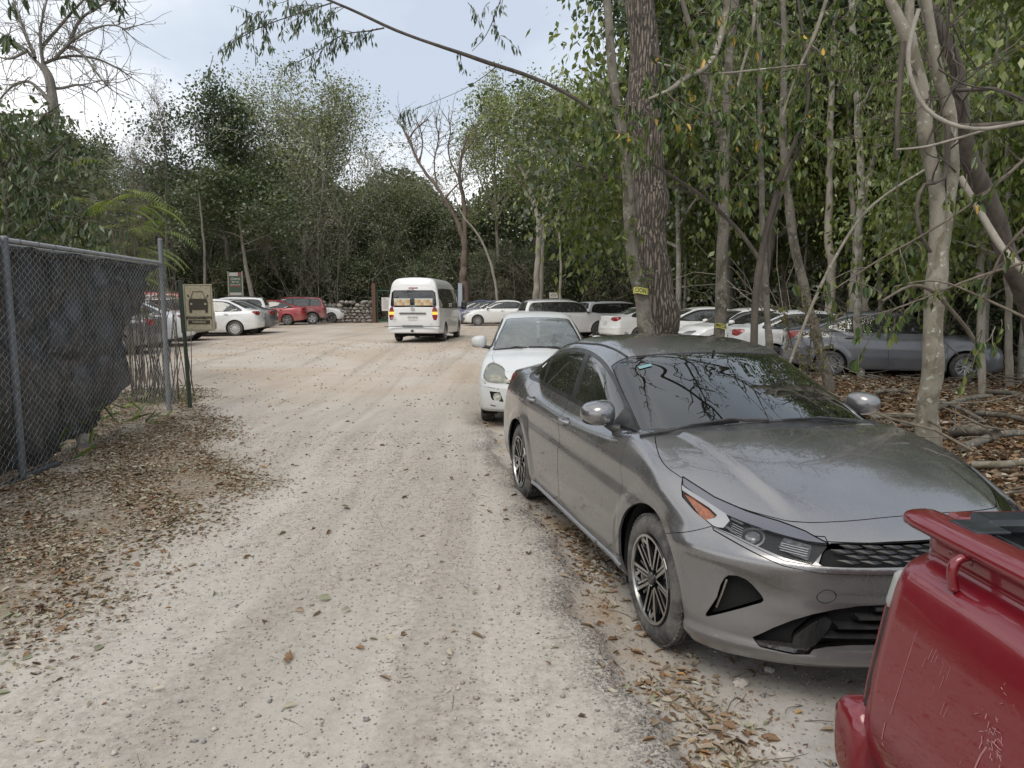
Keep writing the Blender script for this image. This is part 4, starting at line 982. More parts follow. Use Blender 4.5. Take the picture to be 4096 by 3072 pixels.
    wiper(S, e, 1.11, -.25, 1.06, -.42, .48); wiper(S, e, 1.13, .30, 1.10, .12, .55)
    b = MB(); c = Vector((.52, 0, 1.37)); b.box(c, (.02, .045, .045), bev=.005); b.box(c - Vector((0, 0, .13)), (.006, .05, .20)); b.build('hanging_tag', simple('tag_card', (.5, .55, .53), .6), e)
    b = MB(); z = surf_z(S, -1.0, 0); b.tube([(-.95, .0, z), (-1.10, .0, z + .17)], .004, 5); b.build('roof_aerial', MT['black'], e)
    return e
def make_van():
    f, r = 2.45, -2.78; hw = .94
    S = Shape(axf=1.47, axr=-1.47, rw=.335, archr=.40,
        D=[(r - .1, 1.28), (0, 1.28), (1.5, 1.25), (1.9, 1.18), (2.2, 1.05), (2.4, .92), (2.55, .7)],
        F=[(.2, f - .1), (.35, f), (.6, f + .01), (.8, f - .02), (1.0, f - .08), (1.3, f - .2), (1.6, f - .4)],
        RR=[(.2, r + .1), (.32, r + .0), (.52, r + .01), (.58, r + .055), (.8, r + .05), (1.3, r + .07), (1.9, r + .14), (2.3, r + .26)],
        R=[(2.6, .75), (2.25, 1.15), (1.9, 1.6), (1.6, 1.93), (1.35, 2.10), (1.1, 2.19), (.7, 2.25), (0, 2.275), (-1.5, 2.28), (-2.3, 2.27), (-2.52, 2.23), (-2.64, 1.9), (-2.72, 1.3), (-2.80, .6)],
        W=[(r - .1, .93), (r + .3, .94), (0, .94), (1.5, .94), (2.2, .90), (2.5, .86)],
        S=[(.1, .95), (.3, .985), (.5, 1.0), (1.1, .995), (1.3, .97), (1.8, .93), (2.3, .85)],
        G=[(r - .1, .92), (r + .3, .925), (0, .925), (1.5, .92), (2.2, .87)],
        B=[(r - .1, .36), (r + .3, .33), (0, .25), (1.5, .24), (2.5, .28)],
        kf=.12, kf6=.14, kr=.03, kr6=.07, wind=.12, back=.03, tum=.085, zb=1.2, kroof=.20, kshoulder=.05, kbelt_r=.02, crown=.03, rcrown=.05)
    glow = NT('lit_amber_lens'); glow.p(Base_Color=(.9, .35, .03, 1), Roughness=.2, Emission_Color=(1, .42, .05, 1), Emission_Strength=.9)
    VG = glass_mat('van_rear_glass', clear=.95, dusty=.10)
    def rearwin(pc, e, s):
        g = merged('rear_window', [(pc.keep(inset(rw_, .05)).shift(-.004), VG), (pc.keep(lambda x, y, z: -rw_(x, y, z) - .05).shift(-.004), MT['gloss'])], e, .01)
    rw_ = rear_poly([(-.4, 1.82), (.70, 1.82), (.79, 1.74), (.83, 1.32), (.80, 1.24), (-.4, 1.23)], -1.5, 0)
    def lamp(pc, e, s):
        h = merged('tail_light', [(pc.keep(lambda x, y, z: np.maximum(z - 1.16, .98 - z) * -1).shift(.004), MT['red_lens'])], e, .012)
        pc.keep(lambda x, y, z: np.maximum(z - 1.08, .985 - z)).shift(.006).obj('indicator', glow.mat, h, .01); pc.keep(lambda x, y, z: np.maximum(z - 1.16, 1.081 - z)).shift(.005).obj('reversing_lens', MT['amber_lens'], h, .01)
    o = dict(h=.035, refine=[lambda x, y, z: x < -2.4], paint=P_WHITE, glass=MT['glass'], dlo=[(2.0, 1.22), (1.55, 1.86), (1.4, 1.90), (-2.30, 1.90), (-2.42, 1.80), (-2.45, 1.30), (-2.36, 1.20), (1.0, 1.17)],
        pillars=[(1.02, 0, .07), (-.25, 0, .03), (-1.45, 0, .04)], wind=(1.62, 2.27, .05),
        cuts=[('rear_window', rw_, 0, rearwin, 0), ('tail_light', corner_poly([(-1.25, 1.24), (-1.41, 1.25), (-1.415, .80), (-1.25, .79)], front=False, rnd=1), 0, lamp, 'pair'),
              ('brake_light', rear_poly([(-.3, 1.915), (.17, 1.915), (.17, 1.875), (-.3, 1.875)], -1.5, 0), -.004, MT['red_lens'], 0),
              ('tailgate', rear_poly([(-.4, 1.99), (.70, 1.98), (.84, 1.75), (.855, 1.25), (.845, .66), (.80, .60), (-.4, .60)], -2.3, 1), 0, P_WHITE, 0),
              ('headlight', corner_poly([(-1.0, 1.0), (-1.25, .98), (-1.3, .8), (-1.1, .82)], rnd=1), .0, MT['clear_lens'], 'pair'),
              ('rear_bumper', lambda x, y, z: np.where(x < -2.2, z - .595, 1.), 0, P_WHITE, 0)],
        doors=[('front_door', [(1.95, 1.2), (1.85, .5), (1.80, .34), (1.0, .34), (1.03, 1.93), (1.4, 1.94)]), ('sliding_door', [(.99, .34), (1.02, 1.96), (-.28, 1.96), (-.28, .34)])],
        mirror=(1.82, 1.30), msize=(.18, .22, .34), mout=.16, mirror_mat=MT['black'], dash=1.75, floor=.55, crear=-2.0, cbelt=1.1, seats=(1.0, .1, -.8, -1.6), wstyle='multi', rim=.21, track=.93, tw=.20)
    for i, c in enumerate(o['cuts']):
        pass
    d = on_ground(1788, 1366); d2 = on_ground(1823, 1355.5); a = math.atan2(d2.y - d.y, d2.x - d.x); a = R(85.2)
    x = d.x - (-1.47 * math.cos(a) + .92 * math.sin(a)); y = d.y - (-1.47 * math.sin(a) - .92 * math.cos(a))
    e, P = build_car('passenger_van', 'white high-roof passenger van seen from behind on the dirt lot with its amber lamps lit', 'van', S, (x, y, ground_base(x, y)), a, o)
    e.scale = (1, .935, .965)
    b = MB(); b.box((-2.745, 0, 1.03), (.03, .96, .055), bev=.01); b.build('tailgate_trim', simple('dull_grey_trim', (.18, .18, .18), .35, .7), e)
    b = MB(); b.box((-2.80, 0, .575), (.05, 2.0, .02)); b.box((-2.78, 0, .605), (.03, .74, .025)); b.build('bumper_step', MT['black'], e)
    b = MB(); b.tube([(-2.60, 0, .42), (-2.84, 0, .42)], .03, 6); b.box((-2.84, 0, .43), (.05, .08, .07)); b.build('tow_hitch', MT['black'], e)
    plate(e, (-2.745, .0, .885), 'DDY-834-K', False, .32, .16)
    lg = MB(); lg.lathe([(.052, 0), (.052, .012), (.064, .012), (.064, 0)], 28, axis='x', c=(-2.755, 0, 1.185)); lg.box((-2.757, 0, 1.185), (.014, .15, .022)); lg.build('round_badge', MT['chrome'], e)
    text_obj('NV350\nURVAN', 'badge_lettering', MT['chrome'], e, (-2.752, .70, .84), (PI / 2, 0, -PI / 2), .06, .004); text_obj('4x2', 'badge_lettering', MT['chrome'], e, (-2.752, -.66, .66), (PI / 2, 0, -PI / 2), .05, .004)
    b = MB(); b.tube([(-2.665, 0, 1.85), (-2.70, -.02, 1.84)], .02, 6); b.tube([(-2.71, 0, 1.85), (-2.73, .28, 1.80)], .008, 5); b.tube([(-2.73, .02, 1.80), (-2.735, .45, 1.785)], .007, 4); b.build('rear_wiper', MT['black'], e)
    for y0, y1, c1 in ((.10, .64, 0), (-.66, -.06, 1)):
        b = MB(); yc = (y0 + y1) / 2; b.box((-2.56, yc, 1.36), (.22, abs(y1 - y0), .22), 0); b.box((-2.56, yc, 1.475), (.23, abs(y1 - y0) + .02, .02), 1)
        n = 6
        for k in range(n):
            for j in range(2): b.box((-2.675, y0 + (y1 - y0) * (k + .5) / n, 1.30 + j * .10), (.012, abs(y1 - y0) / n * .9, .085), 2 + (k * 2 + j + c1) % 3)
        tag(b.build('parcel_box', [simple('crate_white', (.6, .6, .56), .6), simple('crate_lid', (.65, .68, .66), .5), simple('parcel_yellow', (.60, .48, .20), .6), simple('parcel_orange', (.55, .30, .16), .6), simple('parcel_cream', (.60, .55, .45), .6)], None), ('patchwork coloured carton behind the left half of the van rear window' if c1 == 0 else 'patchwork coloured carton behind the right half of the van rear window'), 'box', 'cartons in the back of the van')
        bx = [ob for ob in COL.objects if ob.name.startswith('parcel_box')][-1]; bx.matrix_world = Matrix.Translation(e.location) @ Matrix.Rotation(a, 4, 'Z')
    return e
def make_cars():
    G1 = 'cars parked in a row on the left of the lot'; G2 = 'cars parked in a row on the right of the lot'
    def go(kit, name, label, pm, px, py, lx, ly, hd, group=G1, **k):
        S, o = kit; o['paint'] = pm; o['cuts'] = [c if c[3] is not None else (c[0], c[1], c[2], pm, c[4]) for c in o['cuts']]; o.update(k)
        pos, a = place(px, py, lx, ly, hd); e, P = build_car(name, label, 'car', S, pos, a, o, group); return e, S, o
    # ---- left row: rear axle left wheel (lx=-wb/2, ly=+track) seen at a point
    go(sedan_kit(2.6, .88, 1.0, .86, 1.47), 'grey_sedan', 'dusty grey sedan half hidden behind the torn end of the chain link fence', P_GREY, 470, 1425, -1.3, .85, 192, h=.045, wstyle='five')
    e, S, o = go(sedan_kit(2.6, .85, 1.04, .87, 1.47, deck=1.07), 'white_sedan', 'white sedan with red tail lights parked behind the brown parking sign post', P_WHITE, 615, 1391, -1.3, .86, 194, h=.045, wstyle='five')
    go(suv_kit(2.67, .9, .92, .9, 1.74), 'red_wagon', 'bright red sport utility car with black roof rails behind the fence post', P_RED, 655, 1368, -1.33, .9, 190, h=.05, rails=(.2, -1.7, 1.7), wstyle='five')
    go(suv_kit(2.6, .85, .88, .88, 1.60), 'brown_hatchback', 'dust caked brown car whose rear end shows right of the brown parking sign', P_BEI, 735, 1367, -1.3, .87, 192, h=.045, wstyle='five')
    e, S, o = go(sedan_kit(2.55, .80, 1.0, .85, 1.50, deck=1.06), 'white_sedan', 'clean white sedan with slotted hub caps, fully side on in the left row', P_WHITE, 941, 1344, -1.275, .84, 190, h=.04, wstyle='cap')
    plate(e, (-2.295, -.02, .84), 'UYR-21', False)
    go(sedan_kit(2.6, .8, 1.0, .86, 1.46), 'grey_sedan', 'dark grey sedan with a dusty boot tucked between the white and the red sedan', P_GREY, 1035, 1328, -1.3, -.85, 190, h=.05, wstyle='five')
    go(suv_kit(2.6, .8, .85, .88, 1.62), 'white_wagon', 'white sport utility car with dark roof rails rising behind the white sedan with hub caps', P_WHITE, 1010, 1312, -1.3, .87, 190, h=.05, rails=(.2, -1.6, 1.6), wstyle='five')
    e, S, o = go(sedan_kit(2.6, .85, 1.05, .87, 1.47, deck=1.08, rear_run=1.1), 'red_sedan', 'dusty red sedan with a high boot parked next to the maroon sport utility car', P_RED, 1150, 1301, -1.3, .86, 190, h=.05, wstyle='five')
    e, S, o = go(suv_kit(2.64, .85, .9, .91, 1.66), 'red_wagon', 'mud splashed maroon sport utility car near the right end of the left row', P_RED2, 1250, 1298.5, -1.32, .9, 196, h=.045, rails=(.2, -1.6, 1.6), wstyle='five', cladding=.42)
    go(suv_kit(2.55, .80, .75, .87, 1.50, belt=.95, cowl=1.03, nose=.80, rw=.31), 'white_hatchback', 'small white hatchback nose out beside the dry stone wall', P_WHITE, 1326, 1291.5, 1.275, -.86, -8, h=.045, wstyle='ten', hood=[(1.12, .70), (1.5, .74), (1.8, .66), (1.95, .3), (1.955, 0)])
    # ---- right group
    go(sedan_kit(2.6, .83, .97, .86, 1.46), 'white_sedan', 'white sedan facing left with ten spoke wheels, its boot standing open, beyond the van', P_WHITE, 1911, 1304, 1.3, .85, 183, G2, h=.045, wstyle='ten')
    go(sedan_kit(2.6, .85, 1.0, .86, 1.47), 'blue_sedan', 'dark blue car showing its roof just right of the van', P_BLUE, 1870, 1296, .6, .85, 186, G2, h=.07)
    go(sedan_kit(2.6, .85, 1.0, .86, 1.45), 'violet_grey_sedan', 'grey violet sedan between the blue car and the white sedan facing left', P_VIO, 1905, 1297, .9, .85, 185, G2, h=.07)
    e, S, o = go(suv_kit(2.63, .85, .9, .9, 1.66), 'white_wagon', 'white sport utility car with silver roof rails directly behind the scuffed white sedan', P_WHITE, 2170, 1346, -1.3, -.9, 14, G2, h=.045, rails=(.2, -1.6, 1.6), railmat=MT['silver'], wstyle='five')
    e, S, o = go(suv_kit(2.67, .82, .84, .90, 1.66, tail='square', rear_slope=.15), 'white_wagon', 'boxy white sport utility car with black roof rails and small square tail lamps', P_WHITE, 2410, 1352, -1.335, -.89, 22, G2, h=.04, rails=(.25, -1.55, 1.6), wstyle='five')
    e, S, o = go(sedan_kit(2.68, .85, 1.10, .90, 1.46, belt=.95, deck=1.09, rear_run=1.12), 'white_sedan', 'white sedan with slim red tail lights just left of the thick tree trunk', P_WHITE, 2555, 1372, -1.34, -.89, 20, G2, h=.035, wstyle='five')
    e, S, o = go(sedan_kit(2.65, .85, 1.0, .88, 1.47, rear_run=1.1), 'white_sedan', 'white sedan seen from the side between the thick trunk and the taped trunk', P_WHITE, 2750, 1402, -1.32, -.87, 5, G2, h=.04, wstyle='five')
    e, S, o = go(sedan_kit(2.6, .85, 1.0, .87, 1.46), 'white_sedan', 'white sedan facing left with its bonnet and headlight behind the taped trunk', P_WHITE, 2850, 1428, 1.3, .86, 190, G2, h=.04, wstyle='five')
    e, S, o = go(sedan_kit(2.6, .85, 1.0, .87, 1.46), 'white_sedan', 'white sedan whose red tail light glows between two thin stems right of the taped trunk', P_DWHITE, 3090, 1480, -1.3, -.86, -6, G2, h=.035, wstyle='five')
    e, S, o = go(sedan_kit(2.62, .86, .98, .88, 1.47, belt=.95, deck=1.08, rear_run=1.1), 'silver_sedan', 'silver blue sedan parked side on among the saplings at the right', P_SIL, 3317, 1512, -1.31, -.87, -17, G2, h=.03, wstyle='ten')
# ================================================================= ground
EDGE = [on_ground(px * 1.8517, py * 1.8517) for px, py in ((1452, 1800), (1395, 1659), (1300, 1410), (1245, 1320), (1195, 1215), (1150, 1105), (1105, 1050), (1060, 985), (1036, 915), (1030, 850), (1034, 800))]
_ey = np.array([p.y for p in EDGE]); _ex = np.array([p.x for p in EDGE])
LEFT = [on_ground(px * 1.8517, py * 1.8517) for px, py in ((-500, 1640), (-250, 1540), (0, 1440), (200, 1290), (420, 1160), (530, 1075), (500, 980), (455, 900), (430, 840), (400, 800))]
_ly = np.array([p.y for p in LEFT]); _lx = np.array([p.x for p in LEFT])
def edge_x(y):
    return np.interp(y, _ey, _ex) + .05 * np.sin(y * 3.1) + .035 * np.sin(y * 7.7 + 1) + .02 * np.sin(y * 17)
def left_x(y): return np.interp(y, _ly, _lx) + .12 * np.sin(y * 2.1 + .5) + .08 * np.sin(y * 5.3)
_rs = np.random.RandomState(5)
_W = [(_rs.uniform(-1, 1, 2) * f, _rs.uniform(0, 6.28), a) for f, a in ((.6, .03), (.9, .025), (1.7, .014), (2.6, .010), (4.3, .006), (7, .004), (11, .0026), (17, .0018), (27, .0012), (40, .0009)) for _ in range(2)]
def lumps(x, y):
    r = 0 * x
    for k, ph, a in _W: r = r + a * np.sin(k[0] * x * 1.7 + k[1] * y * 1.7 + ph)
    return r
_gb = np.vectorize(ground_base)
def masks(x, y):
    """road, dark crumbled edge, leaf litter, forest floor"""
    d = x - edge_x(y); m = nstep(11.5, 9.5, y)
    road = 1 - nstep(-.02, .10, d) * m
    rim = np.exp(-((d + .02) / .12)**2) * m
    lit = nstep(.25, -.55, x - left_x(y)) * nstep(13, 10.5, y)
    strip = np.exp(-((d - .22) / .16)**2) * m * (.6 + .4 * np.sin(y * 4))
    wood = np.maximum(nstep(3.6, 4.4, x + .25 * np.sin(y * 1.3) - .06 * (y - 6)), 0) * nstep(-1, 0, y)
    wood = np.maximum(wood * nstep(30, 24, y), nstep(46, 49, y))
    wood = np.maximum(wood, nstep(-7.0, -8.0, x + (y - 8) * .35) * nstep(16, 13, y))
    return road, rim, lit, strip, wood
def gz(x, y):
    road, rim, lit, strip, wood = masks(x, y)
    near = nstep(16, 6, y)
    z = _gb(x, y) + lumps(x, y) * (.25 + .5 * wood) + road * .05 * nstep(13, 10, y) + rim * .012 - .01 * strip
    rough = .5 + .5 * np.sin(x * 9 + 2 * np.sin(y * 3)) * np.sin(y * 11 + x * 3)
    z = z + near * (1 - road) * .012 * (rough - .5) * (1 - wood)
    hero = np.exp(-(((x - 1.3) / 1.3)**2)) * nstep(2, 3, y) * nstep(8.5, 7, y); tii = np.exp(-(((x - .4) / 1.1)**2)) * nstep(9, 9.8, y) * nstep(14, 13, y)
    flat = np.maximum(hero, tii) * (1 - road)
    return z * (1 - flat) - .012 * flat * 0
def gz1(x, y): return float(gz(np.array([float(x)]), np.array([float(y)]))[0])
def make_ground():
    ys = np.concatenate([np.arange(-6, .8, .4), np.arange(.8, 7, .028), np.arange(7, 13, .06), np.arange(13, 30, .25), np.arange(30, 75, 1.0), [90, 130, 200, 320]])
    tx = np.concatenate([-np.geomspace(300, 9, 24), np.arange(-8, -4, .12), np.arange(-4, 4.2, .03), np.arange(4.2, 9, .12), np.geomspace(9.1, 300, 24)])
    X, Y = np.meshgrid(tx, ys); Z = gz(X.ravel(), Y.ravel()).reshape(X.shape); n, m = X.shape
    V = np.stack([X.ravel(), Y.ravel(), Z.ravel()], 1); i = np.arange((n - 1) * m).reshape(n - 1, m)[:, :-1].ravel()
    F = np.stack([i, i + 1, i + m + 1, i + m], 1)
    mt = NT('ground_dirt'); v = mt.coord('Object')
    at = mt.n('Attribute'); at.attribute_name = 'cover'; sp = mt.n('SeparateColor'); mt.L.new(at.outputs['Color'], sp.inputs[0]); RIM, LIT, WOOD = sp.outputs[0], sp.outputs[1], sp.outputs[2]
    at2 = mt.n('Attribute'); at2.attribute_name = 'cover2'; sp2 = mt.n('SeparateColor'); mt.L.new(at2.outputs['Color'], sp2.inputs[0]); ROAD, FAR, STRIP = sp2.outputs[0], sp2.outputs[1], sp2.outputs[2]
    big = mt.noise(v, .35, 6, .6, .3); mid = mt.noise(v, 2.2, 7, .65, .4); fine = mt.noise(v, 26, 8, .75); grit = mt.noise(v, 140, 3, .8)
    ruts = mt.noise(mt.coord('Object', (1.6, .28, 1)), 1.3, 6, .6, .8)
    base = mt.mix(mt.rng(mid, .3, .7), (.35, .315, .27), (.45, .41, .355))
    base = mt.mix(mt.rng(fine, .40, .72), base, (.54, .50, .445)); base = mt.mix(mt.rng(fine, .53, .30, 0, .85), base, (.25, .225, .195))
    base = mt.mix(mt.math('MULTIPLY', mt.rng(ruts, .42, .66, 0, .75), ROAD), base, (.54, .505, .45))
    lot = mt.mix(mt.rng(big, .4, .62), (.49, .395, .31), (.565, .51, .45)); base = mt.mix(mt.math('MULTIPLY', FAR, .72), base, lot)
    tan = mt.noise(mt.coord('Object', (.25, .9, 1)), .9, 5, .6, 1.0); base = mt.mix(mt.math('MULTIPLY', FAR, mt.rng(tan, .56, .70, 0, .45)), base, (.47, .31, .18))
    trk = mt.noise(mt.coord('Object', (2.4, .10, 1)), .8, 5, .55, .5); base = mt.mix(mt.math('MULTIPLY', mt.rng(trk, .50, .64, 0, .40), ROAD), base, (.29, .258, .215))
    # stones: pale and dark chips
    for sc_, thr, cols, amt in ((70, .12, ((.21, .20, .19), (.54, .52, .48)), .42), (32, .07, ((.20, .19, .18), (.54, .51, .47)), .45), (150, .20, ((.22, .21, .195), (.52, .50, .465)), .5)):
        d = mt.vor(v, sc_); c = mt.vor(v, sc_, out='Color'); sc3 = mt.n('SeparateColor'); mt.L.new(c, sc3.inputs[0])
        pick = mt.math('MULTIPLY', mt.rng(d, thr * 1.5, thr, 0, amt), mt.math('GREATER_THAN', sc3.outputs[0], .28))
        base = mt.mix(pick, base, mt.mix(mt.math('GREATER_THAN', sc3.outputs[1], .62), *cols))
    sh = mt.mix(mt.rng(mid, .35, .62), (.38, .35, .31), (.56, .53, .49)); sh = mt.mix(mt.rng(fine, .5, .8, 0, .7), sh, (.30, .26, .21))
    inv = mt.math('SUBTRACT', 1.0, ROAD); base = mt.mix(inv, base, sh)
    speck = mt.rng(mt.noise(v, 55, 6, .85), .46, .56, 0, 1); base = mt.mix(mt.math('MULTIPLY', mt.math('MULTIPLY', RIM, speck), .95), base, (.06, .058, .058))
    lit = mt.mix(mt.rng(fine, .35, .65), (.13, .095, .06), (.30, .235, .16)); base = mt.mix(mt.math('MULTIPLY', LIT, mt.rng(mid, .35, .6, .35, .85)), base, lit)
    base = mt.mix(mt.math('MULTIPLY', STRIP, mt.rng(mid, .4, .55, .2, .9)), base, mt.mix(mt.rng(fine, .4, .6), (.20, .13, .07), (.36, .25, .14)))
    base = mt.mix(WOOD, base, mt.mix(mt.rng(fine, .35, .65), (.07, .045, .028), (.19, .125, .075)))
    mt.p(Base_Color=base, Roughness=.95); mt.b.inputs['Specular IOR Level'].default_value = .2
    h = mt.math('ADD', mt.math('MULTIPLY', fine, .6), mt.math('ADD', mt.math('MULTIPLY', grit, .25), mt.math('MULTIPLY', mt.rng(mt.vor(v, 60), 0, .2, .5, 0), .5)))
    mt.bump(h, .9, .012)
    g = mesh_obj('ground', V, F, mt.mat, smooth=True)
    road, rim, litm, strip, wood = masks(V[:, 0], V[:, 1]); far = nstep(9, 15, V[:, 1])
    c = g.data.color_attributes.new('cover', 'FLOAT_COLOR', 'POINT'); c.data.foreach_set('color', np.stack([rim, litm, wood, np.ones_like(rim)], 1).astype(np.float32).ravel())
    c = g.data.color_attributes.new('cover2', 'FLOAT_COLOR', 'POINT'); c.data.foreach_set('color', np.stack([road, far, np.clip(strip, 0, 1), np.ones_like(rim)], 1).astype(np.float32).ravel())
    tag(g, kind='structure'); return g
# ================================================================= leaves
def leaf_mesh(name, P, D, U, L, W, mats, mi, fold=.25, curl=.15, parent=None, simple_=False):
    """P base points, D direction to the tip, U leaf normal, L length, W half width"""
    D = D / np.linalg.norm(D, axis=1, keepdims=True); S = np.cross(D, U); S /= np.maximum(np.linalg.norm(S, axis=1, keepdims=True), 1e-6); U = np.cross(S, D); L = L[:, None]; W = W[:, None]; n = len(P)
    if simple_:
        V = np.stack([P, P + D * L * .42 + S * W, P + D * L, P + D * L * .42 - S * W], 1).reshape(-1, 3); F = np.arange(n * 4).reshape(n, 4); mi2 = mi
    else:
        up = U * W * fold * 2; cu = U * L * curl
        V = np.stack([P, P + D * L * .28 + S * W * .85 + up, P + D * L * .68 + S * W * .72 + up * .8 - cu * .3, P + D * L - cu, P + D * L * .68 - S * W * .72 + up * .8 - cu * .3, P + D * L * .28 - S * W * .85 + up], 1).reshape(-1, 3)
        o = np.arange(n)[:, None] * 6; F = np.concatenate([o + np.array([[0, 1, 2, 3]]), o + np.array([[0, 3, 4, 5]])], 1).reshape(-1, 4); mi2 = np.repeat(mi, 2)
    return mesh_obj(name, V, F, mats, parent, smooth=False, midx=mi2)
def leaf_mat(name, a, b, trans=.3, gloss=.08, scale=.6, rough=.45):
    m = NT(name); v = m.coord('Object'); n1 = m.noise(v, scale, 3, .6); gi = m.n('NewGeometry')
    col = m.mix(m.rng(m.math('ADD', n1, m.math('MULTIPLY', gi.outputs['Random Per Island'], .35)), .40, .95), a, b)
    m.N.remove(m.b); df = m.n('BsdfDiffuse'); tr = m.n('BsdfTranslucent'); gl = m.n('BsdfGlossy'); gl.inputs['Roughness'].default_value = rough
    m.L.new(col, df.inputs[0]); m.L.new(m.mix(.5, col, m.mix(1, col, (1.25, 1.3, .5), 'MULTIPLY')), tr.inputs[0])
    x = m.n('MixShader'); x.inputs[0].default_value = trans; m.L.new(df.outputs[0], x.inputs[1]); m.L.new(tr.outputs[0], x.inputs[2])
    y = m.n('MixShader'); y.inputs[0].default_value = gloss; m.L.new(x.outputs[0], y.inputs[1]); m.L.new(gl.outputs[0], y.inputs[2]); m.L.new(y.outputs[0], m.out.inputs[0]); return m.mat
def bark(name, a, b, spots=None, sc_=8, stretch=.25, bump=.5, patch=None, furrow=False):
    m = NT(name); v = m.coord('Object', (1, 1, stretch)); n1 = m.noise(v, sc_, 6, .7, .6); n2 = m.noise(m.coord('Object'), 2.5, 4, .6, .4)
    c = m.mix(m.rng(n1, .35, .68), a, b)
    if furrow:
        w = m.vor(m.coord('Object', (1, 1, .13)), 26, 'DISTANCE_TO_EDGE'); f = m.rng(w, .0, .22, 1, 0); c = m.mix(m.math('MULTIPLY', f, .85), c, tuple(q * .22 for q in a)); h = m.math('SUBTRACT', m.math('MULTIPLY', n1, .3), f)
    else: h = n1
    if patch: c = m.mix(m.rng(m.noise(m.coord('Object', (1, 1, .7)), 5, 5, .6, .7), .52, .60), c, patch)
    if spots: c = m.mix(m.rng(m.noise(m.coord('Object'), 16, 4, .6), .60, .66), c, spots)
    m.p(Base_Color=c, Roughness=.9); m.bump(h, bump, .03 if furrow else .012); return m.mat
def tubes(polys, n=6):
    """polys: list of (points k x 3, radii k) -> vertex and quad arrays"""
    VV = []; FF = []; o = 0; groups = {}
    for p, r in polys: groups.setdefault(len(p), []).append((p, r))
    for k, L in groups.items():
        P = np.array([q[0] for q in L], float); Rr = np.array([q[1] for q in L], float); T = np.gradient(P, axis=1); T /= np.maximum(np.linalg.norm(T, axis=2, keepdims=True), 1e-9)
        ref = np.where(np.abs(T[:, :1, 2:3]) < .9, np.array([[[0, 0, 1.]]]), np.array([[[1., 0, 0]]])); ref = np.repeat(ref, k, 1)
        U = ref - T * (ref * T).sum(2, keepdims=True); U /= np.maximum(np.linalg.norm(U, axis=2, keepdims=True), 1e-9); W = np.cross(T, U)
        a = 2 * np.pi * np.arange(n) / n; V = P[:, :, None] + (U[:, :, None] * np.cos(a)[None, None, :, None] + W[:, :, None] * np.sin(a)[None, None, :, None]) * Rr[:, :, None, None]
        m = len(L); idx = np.arange(m * k * n).reshape(m, k, n) + o; A = idx[:, :-1]; B = idx[:, 1:]
        F = np.stack([A, np.roll(A, -1, 2), np.roll(B, -1, 2), B], 3).reshape(-1, 4); VV.append(V.reshape(-1, 3)); FF.append(F); o += m * k * n
    return np.concatenate(VV), np.concatenate(FF)
def curve(p0, d0, L, r0, r1, k, rng, wob=.25, grav=0.0, taper=1.0):
    P = [np.array(p0, float)]; d = np.array(d0, float); d /= np.linalg.norm(d)
    for i in range(k - 1):
        d = d + rng.normal(0, wob, 3) / math.sqrt(k) + np.array([0, 0, grav / k]); d /= np.linalg.norm(d); P.append(P[-1] + d * L / (k - 1))
    t = np.linspace(0, 1, k)**taper; return np.array(P), r0 + (r1 - r0) * t, d
def grow(rng, H, r, trunk_h, spread, up, n1=7, n2=6, n3=5, wob=.35, lean=(0, 0), twig=True, l1=.45, multi=1, tmin=.004):
    """returns branch polylines and twig end points with directions"""
    polys = []; fine = []; ends = []
    for mstem in range(multi):
        ln = np.array([lean[0] + (rng.normal(0, .25) if multi > 1 else 0), lean[1] + (rng.normal(0, .25) if multi > 1 else 0), 1.])
        k = 10; P, Rd, d = curve((rng.normal(0, .1) * (multi > 1), rng.normal(0, .1) * (multi > 1), -.15), ln, H * .86, r, r * .22, k, rng, wob * .45); Rd[0] *= 1.35; polys.append((P, Rd))
        for i in range(n1):
            t = trunk_h + (1 - trunk_h) * (i + rng.uniform(0, .8)) / n1; f = t * (k - 1); j = min(int(f), k - 2); p = P[j] + (P[j + 1] - P[j]) * (f - j); rr = np.interp(f, range(k), Rd)
            az = i * 2.4 + rng.uniform(-.5, .5); d1 = np.array([math.cos(az) * spread, math.sin(az) * spread, up + rng.uniform(-.2, .3) + .5 * t]); L1 = H * l1 * (1.15 - .65 * (t - trunk_h) / (1 - trunk_h + 1e-6)) * rng.uniform(.7, 1.1)
            Q, Rq, dq = curve(p, d1, L1, rr * .6, rr * .14, 7, rng, wob); polys.append((Q, Rq))
            for a in range(n2):
                ta = .3 + .7 * (a + rng.uniform(0, .9)) / n2; fa = ta * 6; ja = min(int(fa), 5); pa = Q[ja] + (Q[ja + 1] - Q[ja]) * (fa - ja); da = dq * .6 + rng.normal(0, .55, 3) + np.array([0, 0, .15]); ra = max(np.interp(fa, range(7), Rq) * .55, .006)
                Q2, R2, d2 = curve(pa, da, L1 * .42 * rng.uniform(.6, 1.2), ra, ra * .25, 5, rng, wob * 1.2); polys.append((Q2, R2))
                for b in range(n3):
                    tb = .25 + .75 * (b + rng.uniform(0, .9)) / n3; fb = tb * 4; jb = min(int(fb), 3); pb = Q2[jb] + (Q2[jb + 1] - Q2[jb]) * (fb - jb); db = d2 * .5 + rng.normal(0, .6, 3); L3 = L1 * .20 * rng.uniform(.5, 1.3)
                    Q3, R3, d3 = curve(pb, db, L3, max(ra * .4, .004), .003, 4, rng, wob * 1.5)
                    if twig: fine.append((Q3, np.maximum(R3, tmin)))
                    ends.append((Q3[-1], d3, L3)); ends.append((Q3[-2], d3, L3))
    return polys, fine, ends
